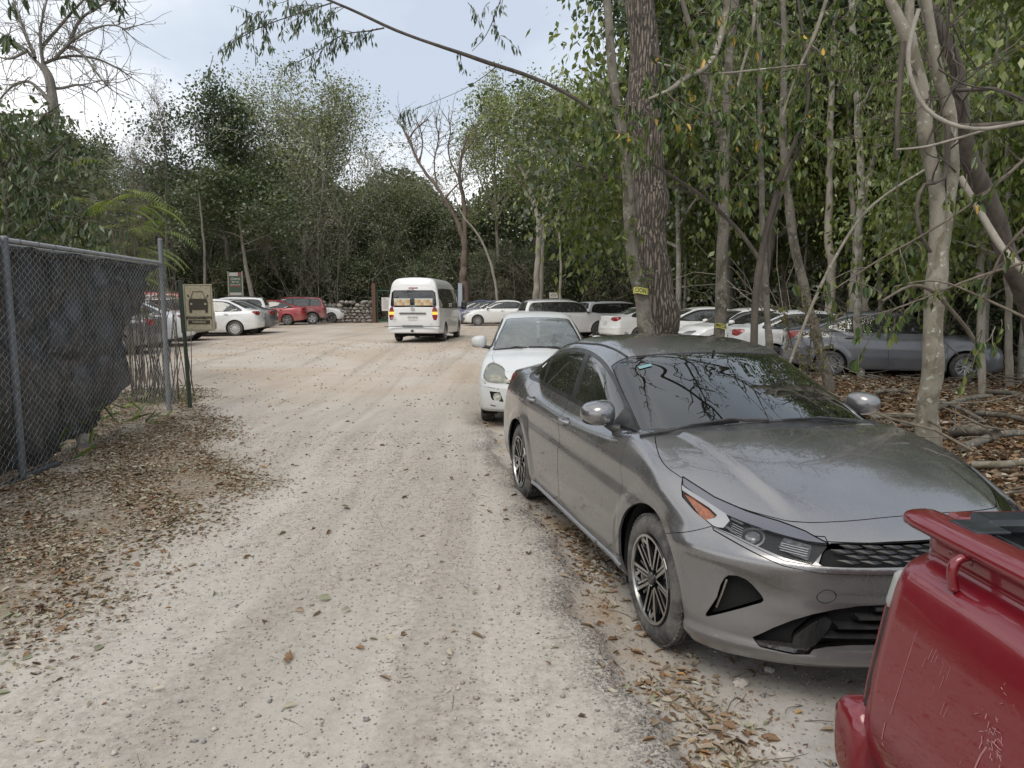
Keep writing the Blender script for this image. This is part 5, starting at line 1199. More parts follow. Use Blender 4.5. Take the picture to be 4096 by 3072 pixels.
def leaves_on(rng, ends, per, size, jit, droop=.5, aspect=.38, cut=None):
    E = np.array([e[0] for e in ends]); D = np.array([e[1] for e in ends]); n = len(E); i = np.repeat(np.arange(n), per)
    P = E[i] + rng.normal(0, 1, (len(i), 3)) * jit; d = D[i] * .4 + rng.normal(0, .6, (len(i), 3)) + np.array([0, 0, -droop]); U = rng.normal(0, .5, (len(i), 3)) + np.array([0, 0, .8]); L = size * rng.uniform(.6, 1.3, len(i))
    return P, d, U, L, L * aspect
TREES = {}
def tree_proto(key, seed, H, r, trunk_h, spread, up, n, leaf, mats, barkm, per=6, jit=.25, droop=.4, aspect=.38, wob=.35, lean=(0, 0), l1=.45, multi=1, simple_=True, clump=True, fine_tw=True, tmin=.004):
    rng = np.random.RandomState(seed); polys, fine, ends = grow(rng, H, r, trunk_h, spread, up, *n, wob=wob, lean=lean, l1=l1, multi=multi, tmin=tmin)
    V, F = tubes(polys, 7)
    if fine_tw and fine:
        V2, F2 = tubes(fine, 3); F = np.concatenate([F, F2 + len(V)]); V = np.concatenate([V, V2])
    ob = mesh_obj('trunk', V, F, barkm, None, smooth=True); mt = ob.data; bpy.data.objects.remove(ob)
    mc = None
    if per:
        P, d, U, L, W = leaves_on(rng, ends, per, leaf, jit, droop, aspect); mi = np.floor((rng.uniform(0, 1, len(P)) * .5 + .5 * (np.sin(P[:, 0] * 1.3 + seed) * np.sin(P[:, 1] * 1.1) * np.sin(P[:, 2] * 1.2 + 1) * .9 + .5).clip(0, .999)) * len(mats)).clip(0, len(mats) - 1).astype(int)
        c = leaf_mesh('crown', P, d, U, L, W, mats, mi, simple_=simple_); mc = c.data; bpy.data.objects.remove(c)
    TREES[key] = (mt, mc, H)
def put_tree(key, name, label, x, y, rz=0.0, s=1.0, sz=None, group=None, z=None, cat='tree'):
    mt, mc, H = TREES[key]; e = empty(name, (x, y, (ground_base(x, y) if z is None else z)), rz); e.scale = (s, s, sz or s); tag(e, label, cat, group)
    o = bpy.data.objects.new('trunk', mt); COL.objects.link(o); o.parent = e
    if mc: o = bpy.data.objects.new('crown', mc); COL.objects.link(o); o.parent = e
    return e
LM = {}
def leaf_mats():
    LM['dark'] = leaf_mat('dark_foliage', (.040, .064, .027), (.078, .112, .045)); LM['mid'] = leaf_mat('mid_foliage', (.070, .100, .038), (.125, .158, .062))
    LM['light'] = leaf_mat('light_foliage', (.19, .22, .10), (.29, .31, .155)); LM['yellow'] = leaf_mat('yellow_green_foliage', (.16, .20, .045), (.26, .30, .08))
    LM['grey'] = leaf_mat('greyish_foliage', (.13, .14, .08), (.23, .225, .14)); LM['brown'] = leaf_mat('withered_foliage', (.13, .095, .055), (.22, .16, .09)); LM['gold'] = leaf_mat('golden_leaf', (.55, .30, .03), (.65, .42, .06))
    LM['near'] = leaf_mat('broad_green_leaf', (.062, .112, .022), (.15, .20, .048), .38, .045, 1.5, .35); LM['near2'] = leaf_mat('broad_dark_leaf', (.036, .068, .020), (.078, .118, .036), .34, .05, 1.5, .35); LM['near3'] = leaf_mat('broad_olive_leaf', (.13, .17, .032), (.21, .235, .06), .4, .05, 1.5)
    LM['palm'] = leaf_mat('palm_leaflet', (.10, .17, .02), (.22, .30, .045), .4, .08, 1.5)
    for k, a, b in (('l1', (.25, .19, .13), (.36, .28, .20)), ('l2', (.17, .10, .055), (.28, .17, .09)), ('l3', (.36, .32, .24), (.50, .45, .36)), ('l4', (.085, .055, .035), (.15, .10, .065)), ('l5', (.24, .25, .15), (.34, .34, .24)), ('l6', (.36, .19, .07), (.46, .28, .11))):
        LM[k] = leaf_mat('fallen_leaf_' + {'l1': 'tan', 'l2': 'brown', 'l3': 'pale', 'l4': 'dark', 'l5': 'olive', 'l6': 'orange'}[k], a, b, .1, .04, 2.0)
BK = {}
def barks():
    BK['pale'] = bark('pale_lichen_bark', (.20, .185, .155), (.42, .40, .35), (.50, .51, .46), 7, .4, .4, patch=(.17, .16, .125)); BK['grey'] = bark('grey_bark', (.11, .10, .085), (.24, .22, .19)); BK['dark'] = bark('dark_bark', (.05, .04, .033), (.13, .11, .09))
    BK['red'] = bark('reddish_bark', (.11, .085, .068), (.20, .155, .125)); BK['big'] = bark('furrowed_bark', (.155, .125, .10), (.25, .21, .17), (.29, .27, .23), 12, .2, 1.0, furrow=True); BK['near'] = bark('smooth_mottled_bark', (.17, .152, .118), (.30, .275, .22), (.40, .40, .34), 5, .6, .5, patch=(.15, .135, .095)); BK['greyb'] = bark('mottled_grey_bark', (.11, .098, .08), (.21, .19, .155), (.30, .30, .26), 6, .5, .5, patch=(.085, .075, .055)); BK['twig'] = bark('twig_bark', (.10, .08, .06), (.20, .17, .13)); BK['bone'] = bark('bleached_bark', (.22, .20, .165), (.36, .33, .28), None, 7, .4, .3)
# ================================================================= trees of the forest wall
def W2(px, py, dist):
    """2212-wide photo pixel at a distance"""
    return at_depth(px * 1.8517, py * 1.8517, dist)
def G2(px, py): return on_ground(px * 1.8517, py * 1.8517)
def make_protos():
    D, M_, Lt, Y, G = LM['dark'], LM['mid'], LM['light'], LM['yellow'], LM['grey']; N_ = LM['near']
    tree_proto('dense', 11, 12, .22, .35, 1.0, .5, (9, 8, 5), .18, [D, D, M_], BK['grey'], per=20, jit=.42, wob=.4, aspect=.32, tmin=.01)
    tree_proto('round', 12, 10, .16, .62, 1.1, .35, (9, 7, 5), .17, [D, M_, M_], BK['bone'], per=20, jit=.38, l1=.36, tmin=.01)
    tree_proto('airy', 13, 16, .20, .30, .9, .75, (11, 9, 5), .16, [M_, Lt, Lt, LM['grey']], BK['pale'], per=11, jit=.45, l1=.50, wob=.45, tmin=.012)
    tree_proto('yellow', 14, 16, .22, .45, .9, .7, (11, 9, 5), .17, [M_, Y, Y, LM['light']], BK['bone'], per=15, jit=.42, l1=.42, tmin=.01)
    tree_proto('bare', 15, 14, .22, .34, .95, .8, (10, 9, 8), .10, [LM['brown'], LM['light']], BK['grey'], per=1, jit=.2, l1=.55, wob=.6, tmin=.010)
    tree_proto('redbare', 16, 13, .25, .30, .8, .95, (8, 8, 8), .13, [Lt], BK['red'], per=1, jit=.25, l1=.52, wob=.75, multi=2, tmin=.012)
    tree_proto('slender', 17, 10, .085, .42, .7, .5, (9, 6, 4), .15, [D, M_, G], BK['pale'], per=13, jit=.36, l1=.28, wob=.5, tmin=.008)
    tree_proto('slender2', 18, 11, .07, .35, .7, .6, (10, 5, 4), .15, [M_, G, Lt], BK['bone'], per=9, jit=.38, l1=.26, wob=.6, lean=(.12, 0), tmin=.008)
    tree_proto('shrub', 19, 4.5, .05, .12, 1.0, .6, (9, 6, 4), .13, [D, M_, G], BK['twig'], per=12, jit=.3, l1=.45, multi=2, tmin=.007)
    tree_proto('dryshrub', 20, 4.8, .035, .1, .9, .9, (7, 5, 4), .10, [LM['brown'], G, M_], BK['bone'], per=2, jit=.2, l1=.5, multi=2, wob=.6, tmin=.006)
    tree_proto('hanging', 21, 9, .09, .40, 1.0, .3, (10, 8, 5), .19, [M_, N_, LM['near3'], LM['near3']], BK['near'], per=18, jit=.34, droop=1.3, l1=.42, aspect=.22, wob=.4)
    tree_proto('hanging2', 22, 10, .08, .25, 1.0, .4, (11, 8, 5), .18, [M_, Y, N_, LM['near3']], BK['pale'], per=17, jit=.38, droop=1.2, l1=.38, aspect=.24, wob=.4)
def make_forest():
    rng = np.random.RandomState(77); GF = 'trees of the forest wall behind the car park'
    def at(px, D): return (px * 1.8517 - 2048) / 2838.7 * D
    def height(py, D): return CAM_H + ((829.5 - py) / 1533 * math.cos(PITCH) - math.sin(PITCH)) * D
    def T(key, name, label, px, D, top, s=None, rz=None, group=None, wide=1.0):
        H = TREES[key][2]; x = at(px, D); gz_ = ground_base(x, D); h = (height(top, D) - gz_); k = h / (H * 1.05)
        return put_tree(key, name, label, x, D, rng.uniform(0, 6.28) if rz is None else rz, k * wide, k, group=group)
    # the trees one can tell apart
    T('dense', 'evergreen_tree', 'tall dark green tree with a dense crown left of the pale green giant', 505, 50, 225, rz=.4, wide=1.0)
    T('dense', 'evergreen_tree', 'dark green tree with a dense crown just left of the tall dark green one', 440, 53, 300, rz=2.2, wide=.85)
    T('round', 'bushy_tree', 'dark round-crowned tree on a bare crooked pale trunk behind the green notice board', 548, 44, 365, rz=.9, wide=1.25)
    T('airy', 'airy_tree', 'tallest pale green airy tree with visible branches above the red cars', 655, 50, 160, rz=.2, wide=1.10)
    T('airy', 'airy_tree', 'pale green airy tree on the right flank of the tallest pale green one', 765, 53, 225, rz=2.6, wide=.9)
    T('airy', 'airy_tree', 'pale green airy tree on the left flank of the tallest pale green one', 590, 54, 205, rz=4.1, wide=.85)
    T('yellow', 'bushy_tree', 'bright yellow green tree right of the bare reddish tree', 1165, 46, 175, rz=1.0, wide=.95)
    T('yellow', 'bushy_tree', 'bright yellow green tree whose crown touches the thin leaning trunk', 1260, 49, 180, rz=3.0, wide=.8)
    T('yellow', 'bushy_tree', 'yellow green tree just right of the bare reddish tree', 1080, 51, 185, rz=5.0, wide=.75)
    T('bare', 'bare_tree', 'bare grey tree with forked tips between the palms and the dark green tree', 355, 46, 205, rz=2.0, wide=.7)
    T('bare', 'bare_tree', 'low bare tree against the bright sky left of the forked bare tree', 275, 52, 270, rz=4.0, wide=.8)
    T('bare', 'bare_tree', 'faint bare tree in the gap between the pale green giant and the bare reddish tree', 840, 60, 330, rz=1.0, wide=.9)
    T('bare', 'bare_tree', 'bare tree filling the gap right of the bare reddish tree', 905, 62, 370, rz=3.0, wide=.9)
    for i_, (px_, top_) in enumerate(((835, 385), (875, 420), (920, 410), (965, 395), (800, 400))): T('airy' if i_ % 2 == 0 else 'slender', 'pale_tree', 'pale grey green tree closing the low gap in the treeline behind the van', px_, 57 + i_, top_, rz=i_ * 1.3, wide=1.25, group='pale trees in the gap behind the van')
    T('round', 'bushy_tree', 'small round dark crown standing alone on the skyline at the left', 222, 50, 295, rz=.5, wide=.8)
    T('airy', 'airy_tree', 'soft green tree behind the palm fronds', 350, 48, 350, rz=1.5, wide=.8); T('airy', 'airy_tree', 'soft green tree above the right end of the black fence cloth', 240, 46, 365, rz=3.5, wide=.9)
    for px in (652, 697, 735): T('dryshrub', 'leafless_sapling', 'pale many-stemmed leafless sapling above the maroon sport utility car' if px == 697 else ('pale leafless sapling leaning above the red sedan' if px == 652 else 'pale leafless sapling above the dry stone wall'), px, 47.5, {652: 450, 697: 410, 735: 480}[px], wide=.6)
    # the wall of look-alike trees
    lab = {'slender': 'slender pale trunked tree in the forest wall beyond the parked cars', 'slender2': 'thin leaning greyish tree in the forest wall beyond the parked cars', 'shrub': 'leafy shrub in the undergrowth at the foot of the forest', 'dryshrub': 'dry twiggy shrub in the undergrowth at the foot of the forest', 'dense': 'dark dense tree deep in the forest wall', 'round': 'dark round tree deep in the forest wall', 'airy': 'pale airy tree deep in the forest wall'}
    def rowof(keys, xs, D0, D1, top0, top1, dens, skip=None):
        for px in xs:
            if skip and skip(px): continue
            D = rng.uniform(D0, D1); k = keys[rng.randint(len(keys))]; t = rng.uniform(top0(px), top1(px)); p = px + rng.uniform(-dens, dens)
            T(k, {'shrub': 'shrub', 'dryshrub': 'dry_shrub'}.get(k, 'forest_tree'), lab[k], p, D, t, group={'shrub': 'shrubs at the foot of the forest', 'dryshrub': 'dry shrubs at the foot of the forest'}.get(k, 'look-alike forest trees, ' + k), wide=rng.uniform(.8, 1.2))
    f1 = lambda px: np.interp(px, [-100, 300, 450, 820, 870, 960, 1300], [400, 430, 420, 480, 520, 520, 430])
    f2 = lambda px: f1(px) + 90
    rowof(['slender', 'slender2', 'slender'], range(-460, 1400, 38), 51, 55, f1, f2, 18)
    rowof(['slender2', 'slender', 'slender2', 'airy'], range(-460, 1400, 60), 56, 60, lambda p: f1(p) - 20, lambda p: f1(p) + 50, 22)
    rowof(['shrub', 'shrub', 'dryshrub'], range(-420, 1380, 22), 48.5, 51, lambda p: 540, lambda p: 590, 12, lambda p: 800 < p < 870)
    # the wood on the right
    h1 = lambda px: np.interp(px, [1330, 1450, 1800, 2212], [260, 60, -60, -150])
    def rowR(keys, n, x0, x1, y0, y1, hh, lab_, grp):
        for i in range(n):
            x = rng.uniform(x0, x1); y = rng.uniform(y0, y1)
            if x < 9.0 + (y - 12) * .35: x += 4
            k = keys[rng.randint(len(keys))]; s = rng.uniform(*hh) / TREES[k][2]; nm, l_ = lab_[k]; put_tree(k, nm, l_, x, y, rng.uniform(0, 6.28), s, s * rng.uniform(.95, 1.1), group=grp + ', ' + nm.replace('_', ' '))
    LR = {'hanging': ('drooping_tree', 'tree with long drooping dark leaves in the wood on the right'), 'hanging2': ('yellow_green_tree', 'tree with drooping yellow green leaves in the wood on the right'), 'slender': ('slender_tree', 'slender pale trunked tree standing in the wood on the right'), 'slender2': ('leaning_tree', 'thin leaning tree standing in the wood on the right'), 'dense': ('evergreen_tree', 'dark dense tree deep in the wood on the right'), 'shrub': ('leafy_shrub', 'leafy shrub in the wood on the right'), 'dryshrub': ('twiggy_shrub', 'dry twiggy shrub in the wood on the right'), 'round': ('round_tree', 'round crowned tree in the wood on the right')}
    rowR(['slender', 'slender2', 'hanging', 'hanging2', 'slender'], 34, 8, 30, 19, 32, (8, 12), LR, 'trees of the wood on the right')
    rowR(['slender', 'dense', 'hanging', 'slender2', 'round'], 34, 10, 46, 30, 50, (10, 16), LR, 'trees of the wood on the right')
    rowR(['shrub', 'shrub', 'dryshrub'], 30, 9, 30, 18, 32, (2.5, 4.5), LR, 'undergrowth of the wood on the right')
    rowR(['slender', 'slender2', 'hanging2'], 9, 8.5, 15, 11, 18, (7, 10), LR, 'trees of the wood on the right')
    for i in range(14):
        x = rng.uniform(6, 22); y = rng.uniform(24, 44); k = ['hanging2', 'hanging', 'dense'][i % 3]; s = rng.uniform(13, 18) / TREES[k][2]; put_tree(k, LR[k][0], LR[k][1], x, max(y, 26 + abs(x - 9) * .2), rng.uniform(0, 6), s, s, group='trees of the wood on the right, ' + LR[k][0].replace('_', ' '))
    for i, (x, y, h) in enumerate(((-10.6, 13.5, 4.6), (-13, 18, 6), (-14.5, 11.5, 5.5), (-18, 22, 7), (-17, 28, 7.5), (-20, 15, 7), (-24, 25, 8), (-24, 34, 9), (-30, 30, 10), (-28, 40, 10))):
        k = ['hanging', 'shrub', 'hanging', 'slender', 'dense'][i % 5]; s = h / TREES[k][2]; put_tree(k, 'thicket_tree', 'dark leafy tree in the thicket behind the chain link fence', x, y, i * 1.7, s, s, group='trees of the thicket behind the fence')
    # the far mass behind everything
    n = 360000; xx = rng.uniform(-62, 56, n); yy = rng.uniform(60, 70, n)
    top = 12.6 + 1.2 * np.sin(xx * .23) + 1.5 * np.sin(xx * .61 + 1) + 2.0 * (xx > 12); zz = rng.uniform(0, 1, n) * top
    U = rng.normal(0, 1, (n, 3)); Dd = rng.normal(0, 1, (n, 3)); L = rng.uniform(.22, .42, n) * np.where(zz < 7, 1.25, 1)
    o = leaf_mesh('far_wood', np.stack([xx, yy, zz], 1), Dd, U, L, L * .42, [LM['dark'], LM['grey'], LM['mid']], rng.randint(0, 3, n), simple_=True); tag(o, 'far mass of green leaves closing the view behind the forest trees', 'woodland', kind='stuff')  # greyish leaves mixed in here carry the distance haze as colour
    # tangled twigs and vines at the foot of the forest
    P = []
    for i in range(900):
        px = rng.uniform(-50, 1420); D = rng.uniform(48, 51); x = at(px, D); p, r, _ = curve((x, D, ground_base(x, D)), (rng.normal(0, .5), rng.normal(0, .2), 1), rng.uniform(1.5, 7), .022, .008, 7, rng, .7, -.3); P.append((p, r))
    for i in range(380):
        x = rng.uniform(8, 26); y = rng.uniform(17, 30); p, r, _ = curve((x, y, 0), (rng.normal(0, .6), rng.normal(0, .4), 1), rng.uniform(1.5, 6), .018, .006, 7, rng, .8, -.4); P.append((p, r))
    V, F = tubes(P, 4); o = mesh_obj('thicket', V, F, [BK['bone'], BK['twig']], smooth=True, midx=np.random.RandomState(3).randint(0, 2, len(F) // 24 + 1).repeat(24)[:len(F)]); tag(o, 'tangle of thin dry stems and vines between the forest trunks', 'thicket', kind='stuff')
# ================================================================= nearer trees, traced
def traced(name, label, stems, mat, n=12, group=None, cat='tree', partname='trunk', k=14):
    """stems: lists of (px, py, distance, radius) in 2212-wide photo pixels, first point at the foot; each becomes a smooth limb"""
    first = stems[0][0]; base = W2(*first[:3]); e = empty(name, base); tag(e, label, cat, group); rng = np.random.RandomState(abs(int(first[0])) + 3)
    for i, st in enumerate(stems):
        P = [(*(W2(a, b, c) - base), r) for a, b, c, r in st]
        P = chaikin(P, 2, closed=False); A = np.array(P); d = np.concatenate([[0], np.cumsum(np.linalg.norm(np.diff(A[:, :3], axis=0), axis=1))]); m = max(k, int(d[-1] / .12)); t = np.linspace(0, d[-1], m); B = np.stack([np.interp(t, d, A[:, j]) for j in range(4)], 1)
        w = rng.normal(0, 1, (m, 3)); ker = np.array([1, 2, 3, 2, 1.]) / 9
        for j in range(3): w[:, j] = np.convolve(w[:, j], ker, 'same')
        B[:, :3] += w * B[:, 3:4] * .28; B[:, 3] *= 1 + np.convolve(rng.normal(0, .10, m), ker, 'same')
        V, F = tubes([(B[:, :3], B[:, 3])], n); mesh_obj(partname if i == 0 else 'limb', V, F, mat, e, smooth=True)
    return e
def foliage(e, lines, seed, twigs=10, tl=.6, per=9, size=.12, mats=None, droop=1.0, aspect=.36, base=None, name='foliage', jit=.05, tw_r=.004, simple_=False, spread=.7, gold=0.0, twigmat=None, up=.0):
    """leafy twigs growing from traced lines (world points)"""
    rng = np.random.RandomState(seed); base = Vector((0, 0, 0)) if base is None else base; polys = []; P = []; D = []; U = []; MI = []
    for ln in lines:
        A = np.array([tuple(Vector(p) - base) for p in chaikin([tuple(q) for q in ln], 2, closed=False)]); m = len(A)
        cnt = max(2, int(twigs * np.linalg.norm(np.diff(A, axis=0), axis=1).sum()))
        for i in range(cnt):
            f = rng.uniform(.05, 1) * (m - 1); j = min(int(f), m - 2); p = A[j] + (A[j + 1] - A[j]) * (f - j); d0 = (A[j + 1] - A[j]); d0 /= np.linalg.norm(d0) + 1e-9
            Q, Rr, d = curve(p, d0 * .6 + rng.normal(0, spread, 3) + np.array([0, 0, -.2 + up]), tl * rng.uniform(.4, 1.3), tw_r * 1.6, tw_r * .5, 6, rng, .45, -.5 * droop); polys.append((Q, Rr))
            for q in range(per):
                g = rng.uniform(.15, 1) * 5; jj = min(int(g), 4); P.append(Q[jj] + (Q[jj + 1] - Q[jj]) * (g - jj) + rng.normal(0, jit, 3) * .3); D.append(rng.normal(0, .45, 3) + np.array([0, 0, -droop])); U.append(rng.normal(0, .8, 3) + np.array([0, -.5, .3]))
    V, F = tubes(polys, 4); tw = mesh_obj('twig', V, F, twigmat or BK['twig'], e, smooth=True); n = len(P)
    mi = rng.randint(0, len(mats), n)
    if gold: mats = mats + [LM['gold']]; mi[rng.uniform(0, 1, n) < gold] = len(mats) - 1
    L = size * rng.uniform(.6, 1.3, n); return leaf_mesh(name, np.array(P), np.array(D), np.array(U), L, L * aspect * .5, mats, mi, parent=e, simple_=simple_)
def band(name, parent, centre, r, z, h, txt, tilt=0, width=.75):
    """plastic warning tape wrapped round a trunk (parent-local), lettering towards the camera"""
    b = MB(); n = 28; V = []
    for k in range(n):
        a = 2 * PI * k / n; 
        for zz in (0, h): V.append((centre[0] + math.cos(a) * r, centre[1] + math.sin(a) * r, z + zz + .012 * math.sin(a * 2)))
    b.add(V, [(2 * k, 2 * ((k + 1) % n), 2 * ((k + 1) % n) + 1, 2 * k + 1) for k in range(n)]); o = b.build(name, TAPE[0], None); me = bpy.data.curves.new('t', 'FONT'); me.body = txt; me.size = h * .95; me.align_x = 'CENTER'; me.align_y = 'CENTER'; me.offset = .001
    t = bpy.data.objects.new('t', me); COL.objects.link(t); dg = bpy.context.evaluated_depsgraph_get(); m2 = bpy.data.meshes.new_from_object(t.evaluated_get(dg)); bpy.data.objects.remove(t)
    import bmesh
    bm = bmesh.new(); bm.from_mesh(m2); 
    for i in range(2): bmesh.ops.subdivide_edges(bm, edges=[ed for ed in bm.edges if ed.calc_length() > .03], cuts=1)
    yaw = math.atan2(-(parent.location.y + centre[1]), -(parent.location.x + centre[0]))
    for v in bm.verts:
        a = yaw + (v.co.x * width) / r; v.co = Vector((centre[0] + math.cos(a) * (r + .003), centre[1] + math.sin(a) * (r + .003), z + h / 2 + v.co.y + .012 * math.sin(a * 2)))
    bm.to_mesh(m2); bm.free(); m2.materials.clear(); m2.materials.append(TAPE[1]); t = bpy.data.objects.new('lettering', m2); COL.objects.link(t); t.parent = o; o.location = parent.location
    return o
TAPE = []
def py_of(D, z):
    u = (z - CAM_H) * math.cos(PITCH) + D * math.sin(PITCH); f = D * math.cos(PITCH) - (z - CAM_H) * math.sin(PITCH); return 829.5 - 1533 * u / f
def make_skyline():
    W = W2
    def tw(e, lines, seed, **k): foliage(e, [[W(*q) for q in l] for l in lines], seed, base=e.location, **k)
    D = 30.; L = [[(104, 300), (120, 230), (110, 180), (92, 140)], [(92, 140), (120, 125), (170, 120), (215, 128), (260, 150), (285, 168)], [(95, 145), (85, 90), (90, 40), (110, -30)], [(92, 150), (60, 110), (30, 90), (-15, 60)], [(120, 125), (150, 92), (190, 66), (240, 50), (278, 66)], [(114, 230), (70, 172), (30, 180), (0, 215), (-30, 240)], [(88, 105), (130, 55), (170, 12), (205, -30)], [(75, 125), (50, 60), (30, 10), (20, -40)], [(140, 100), (175, 110), (210, 160), (235, 190)], [(110, 190), (140, 190), (175, 180), (210, 200)], [(150, 92), (170, 40), (230, 5), (270, -20)], [(60, 110), (20, 130), (-10, 120)]]
    st = [[(106, 700, D, .28), (103, 420, D, .26)] + [(a, b, D, r) for (a, b), r in zip(L[0], (.24, .20, .17, .13))]] + [[(a, b, D + .25 * k * (-1)**i, .075 * (1 - .75 * k / (len(l) - 1))) for k, (a, b) in enumerate(l)] for i, l in enumerate(L[1:])]
    e = traced('bare_tree', 'big grey nearly leafless tree with a spreading crown at the upper left of the photo', st, BK['grey'], n=9, k=16)
    tw(e, [[(a, b, D + .25 * k * (-1)**i) for k, (a, b) in enumerate(l)] for i, l in enumerate(L[1:])], 71, twigs=6, tl=1.9, per=3, size=.09, mats=[LM['mid'], LM['brown']], droop=.15, tw_r=.012, spread=.75, simple_=True, up=.35, twigmat=BK['grey'])
    tw(e, [[(a, b - 12, D + .5 * k * (-1)**i) for k, (a, b) in enumerate(l)] for i, l in enumerate(L[1:])], 72, twigs=5, tl=1.3, per=4, size=.09, mats=[LM['mid'], LM['brown']], droop=.15, tw_r=.008, spread=.9, simple_=True, up=.2, twigmat=BK['grey'])
    D = 46.; L = [[(1003, 520), (985, 470), (945, 405), (905, 355), (882, 300), (862, 262)], [(1003, 520), (1004, 430), (990, 385), (1000, 320), (1016, 280)], [(945, 405), (935, 350), (950, 300), (940, 262)], [(990, 385), (965, 330), (975, 280), (968, 255)], [(905, 355), (915, 310), (905, 268)], [(1000, 330), (1020, 310), (1030, 290)], [(960, 430), (985, 400), (1010, 380)], [(882, 300), (900, 275), (925, 258)]]
    st = [[(1006, 660, D, .27), (1002, 580, D, .24), (1003, 520, D, .18), (985, 470, D, .12), (945, 405, D, .10), (905, 355, D, .08), (882, 300, D, .06), (862, 262, D, .04)], [(1003, 530, D, .17), (1004, 430, D + .3, .13), (990, 385, D + .5, .11), (1000, 320, D + .6, .08), (1016, 280, D + .8, .04)]] + [[(a, b, D + .3 * k * (-1)**i, .06 * (1 - .6 * k / (len(l) - 1))) for k, (a, b) in enumerate(l)] for i, l in enumerate(L[2:])]
    e = traced('bare_red_tree', 'reddish barked tree with bare twisted limbs behind the van', st, BK['red'], n=8, k=16)
    tw(e, [[(a, b, D + .3 * k * (-1)**i) for k, (a, b) in enumerate(l[1:])] for i, l in enumerate(L)], 73, twigs=5, tl=2.0, per=3, size=.12, mats=[LM['light'], LM['brown']], droop=-.1, tw_r=.016, spread=.6, simple_=True, up=.75, twigmat=BK['grey'])
    tw(e, [[(a, b - 8, D + .6 * k * (-1)**i) for k, (a, b) in enumerate(l[1:])] for i, l in enumerate(L)], 74, twigs=4, tl=1.5, per=6, size=.13, mats=[LM['light'], LM['yellow']], droop=-.1, tw_r=.010, spread=.8, simple_=True, up=.4, twigmat=BK['grey'])
    D = 43.; e = traced('forked_tree', 'pale forked trunk in front of the bright yellow green tree right of the van', [[(1158, 665, D, .20), (1160, 580, D, .18), (1166, 490, D, .16), (1150, 420, D, .12), (1125, 360, D, .09), (1095, 310, D, .05)], [(1166, 500, D, .13), (1185, 440, D, .11), (1205, 380, D, .08), (1222, 330, D, .04)]], BK['bone'], n=9)
    tw(e, [[(1125, 360, D), (1095, 310, D), (1060, 260, D)], [(1150, 420, D), (1140, 330, D), (1150, 250, D)], [(1205, 380, D), (1222, 330, D), (1240, 260, D)], [(1190, 330, D), (1180, 260, D), (1200, 200, D)], [(1060, 260, D), (1040, 220, D), (1080, 190, D)]], 75, twigs=4, tl=1.6, per=22, size=.17, mats=[LM['yellow'], LM['mid'], LM['yellow'], LM['light']], droop=.2, tw_r=.012, spread=.9, simple_=True, aspect=.7, jit=1.2)
    for i, (pts, D, lab) in enumerate((([(1075, 640), (1060, 560), (1030, 500), (1000, 470)], 44, 'thin grey trunk leaning between the bare reddish tree and the forked one'), ([(1210, 650), (1212, 560), (1205, 470), (1214, 380)], 44, 'straight thin pale trunk right of the forked one'), ([(1480, 650), (1483, 560), (1478, 460)], 34, 'thin pale trunk seen between the two thick dark trunks'), ([(1790, 690), (1800, 600), (1788, 520), (1792, 440)], 22, 'thick pale flaking trunk above the silver blue sedan roof'), ([(1838, 690), (1846, 600), (1850, 520), (1868, 420), (1890, 330), (1915, 240)], 22.5, 'pale trunk bending right above the silver blue sedan'), ([(1872, 690), (1862, 600), (1852, 540), (1840, 470)], 23, 'pale trunk crossing behind the one that bends right'), ([(2120, 640), (2118, 560), (2132, 450), (2128, 330), (2140, 200)], 13, 'slim pale trunk right of the twin trunk'), ([(2180, 640), (2170, 540), (2180, 420), (2175, 300)], 14, 'slim pale trunk nearest the right edge'), ([(1950, 690), (1948, 600), (1940, 500), (1944, 380)], 25, 'pale trunk just left of the twin trunk'), ([(440, 660), (444, 560), (436, 480)], 40, 'thin grey trunk above the brown parking sign'), ([(1740, 690), (1738, 600), (1745, 500)], 27, 'thin pale trunk left of the thick flaking trunk'))):
        x0 = (pts[0][0] - 1106) / 1533 * D; pts = [(pts[0][0], py_of(D, ground_base(x0, D) - .25))] + pts; tx = pts[-1][0] + (pts[-1][0] - pts[-2][0]) * .8; pts = pts + ([(tx, 180), (tx + 12, 20), (tx + 8, -140)] if i not in (0, 1, 9) else [(tx, pts[-1][1] - 60)]); pts = [q for k_, q in enumerate(pts) if k_ == 0 or q[1] < pts[k_ - 1][1] - 15]; n = len(pts); r0 = {3: .16, 4: .14, 5: .13}.get(i, .10 if D > 30 else .07); traced('pale_tree', lab, [[(a, b, D, r0 * (1 - .65 * k / (n - 1))) for k, (a, b) in enumerate(pts)]], BK['bone'] if i != 9 else BK['grey'], n=9)
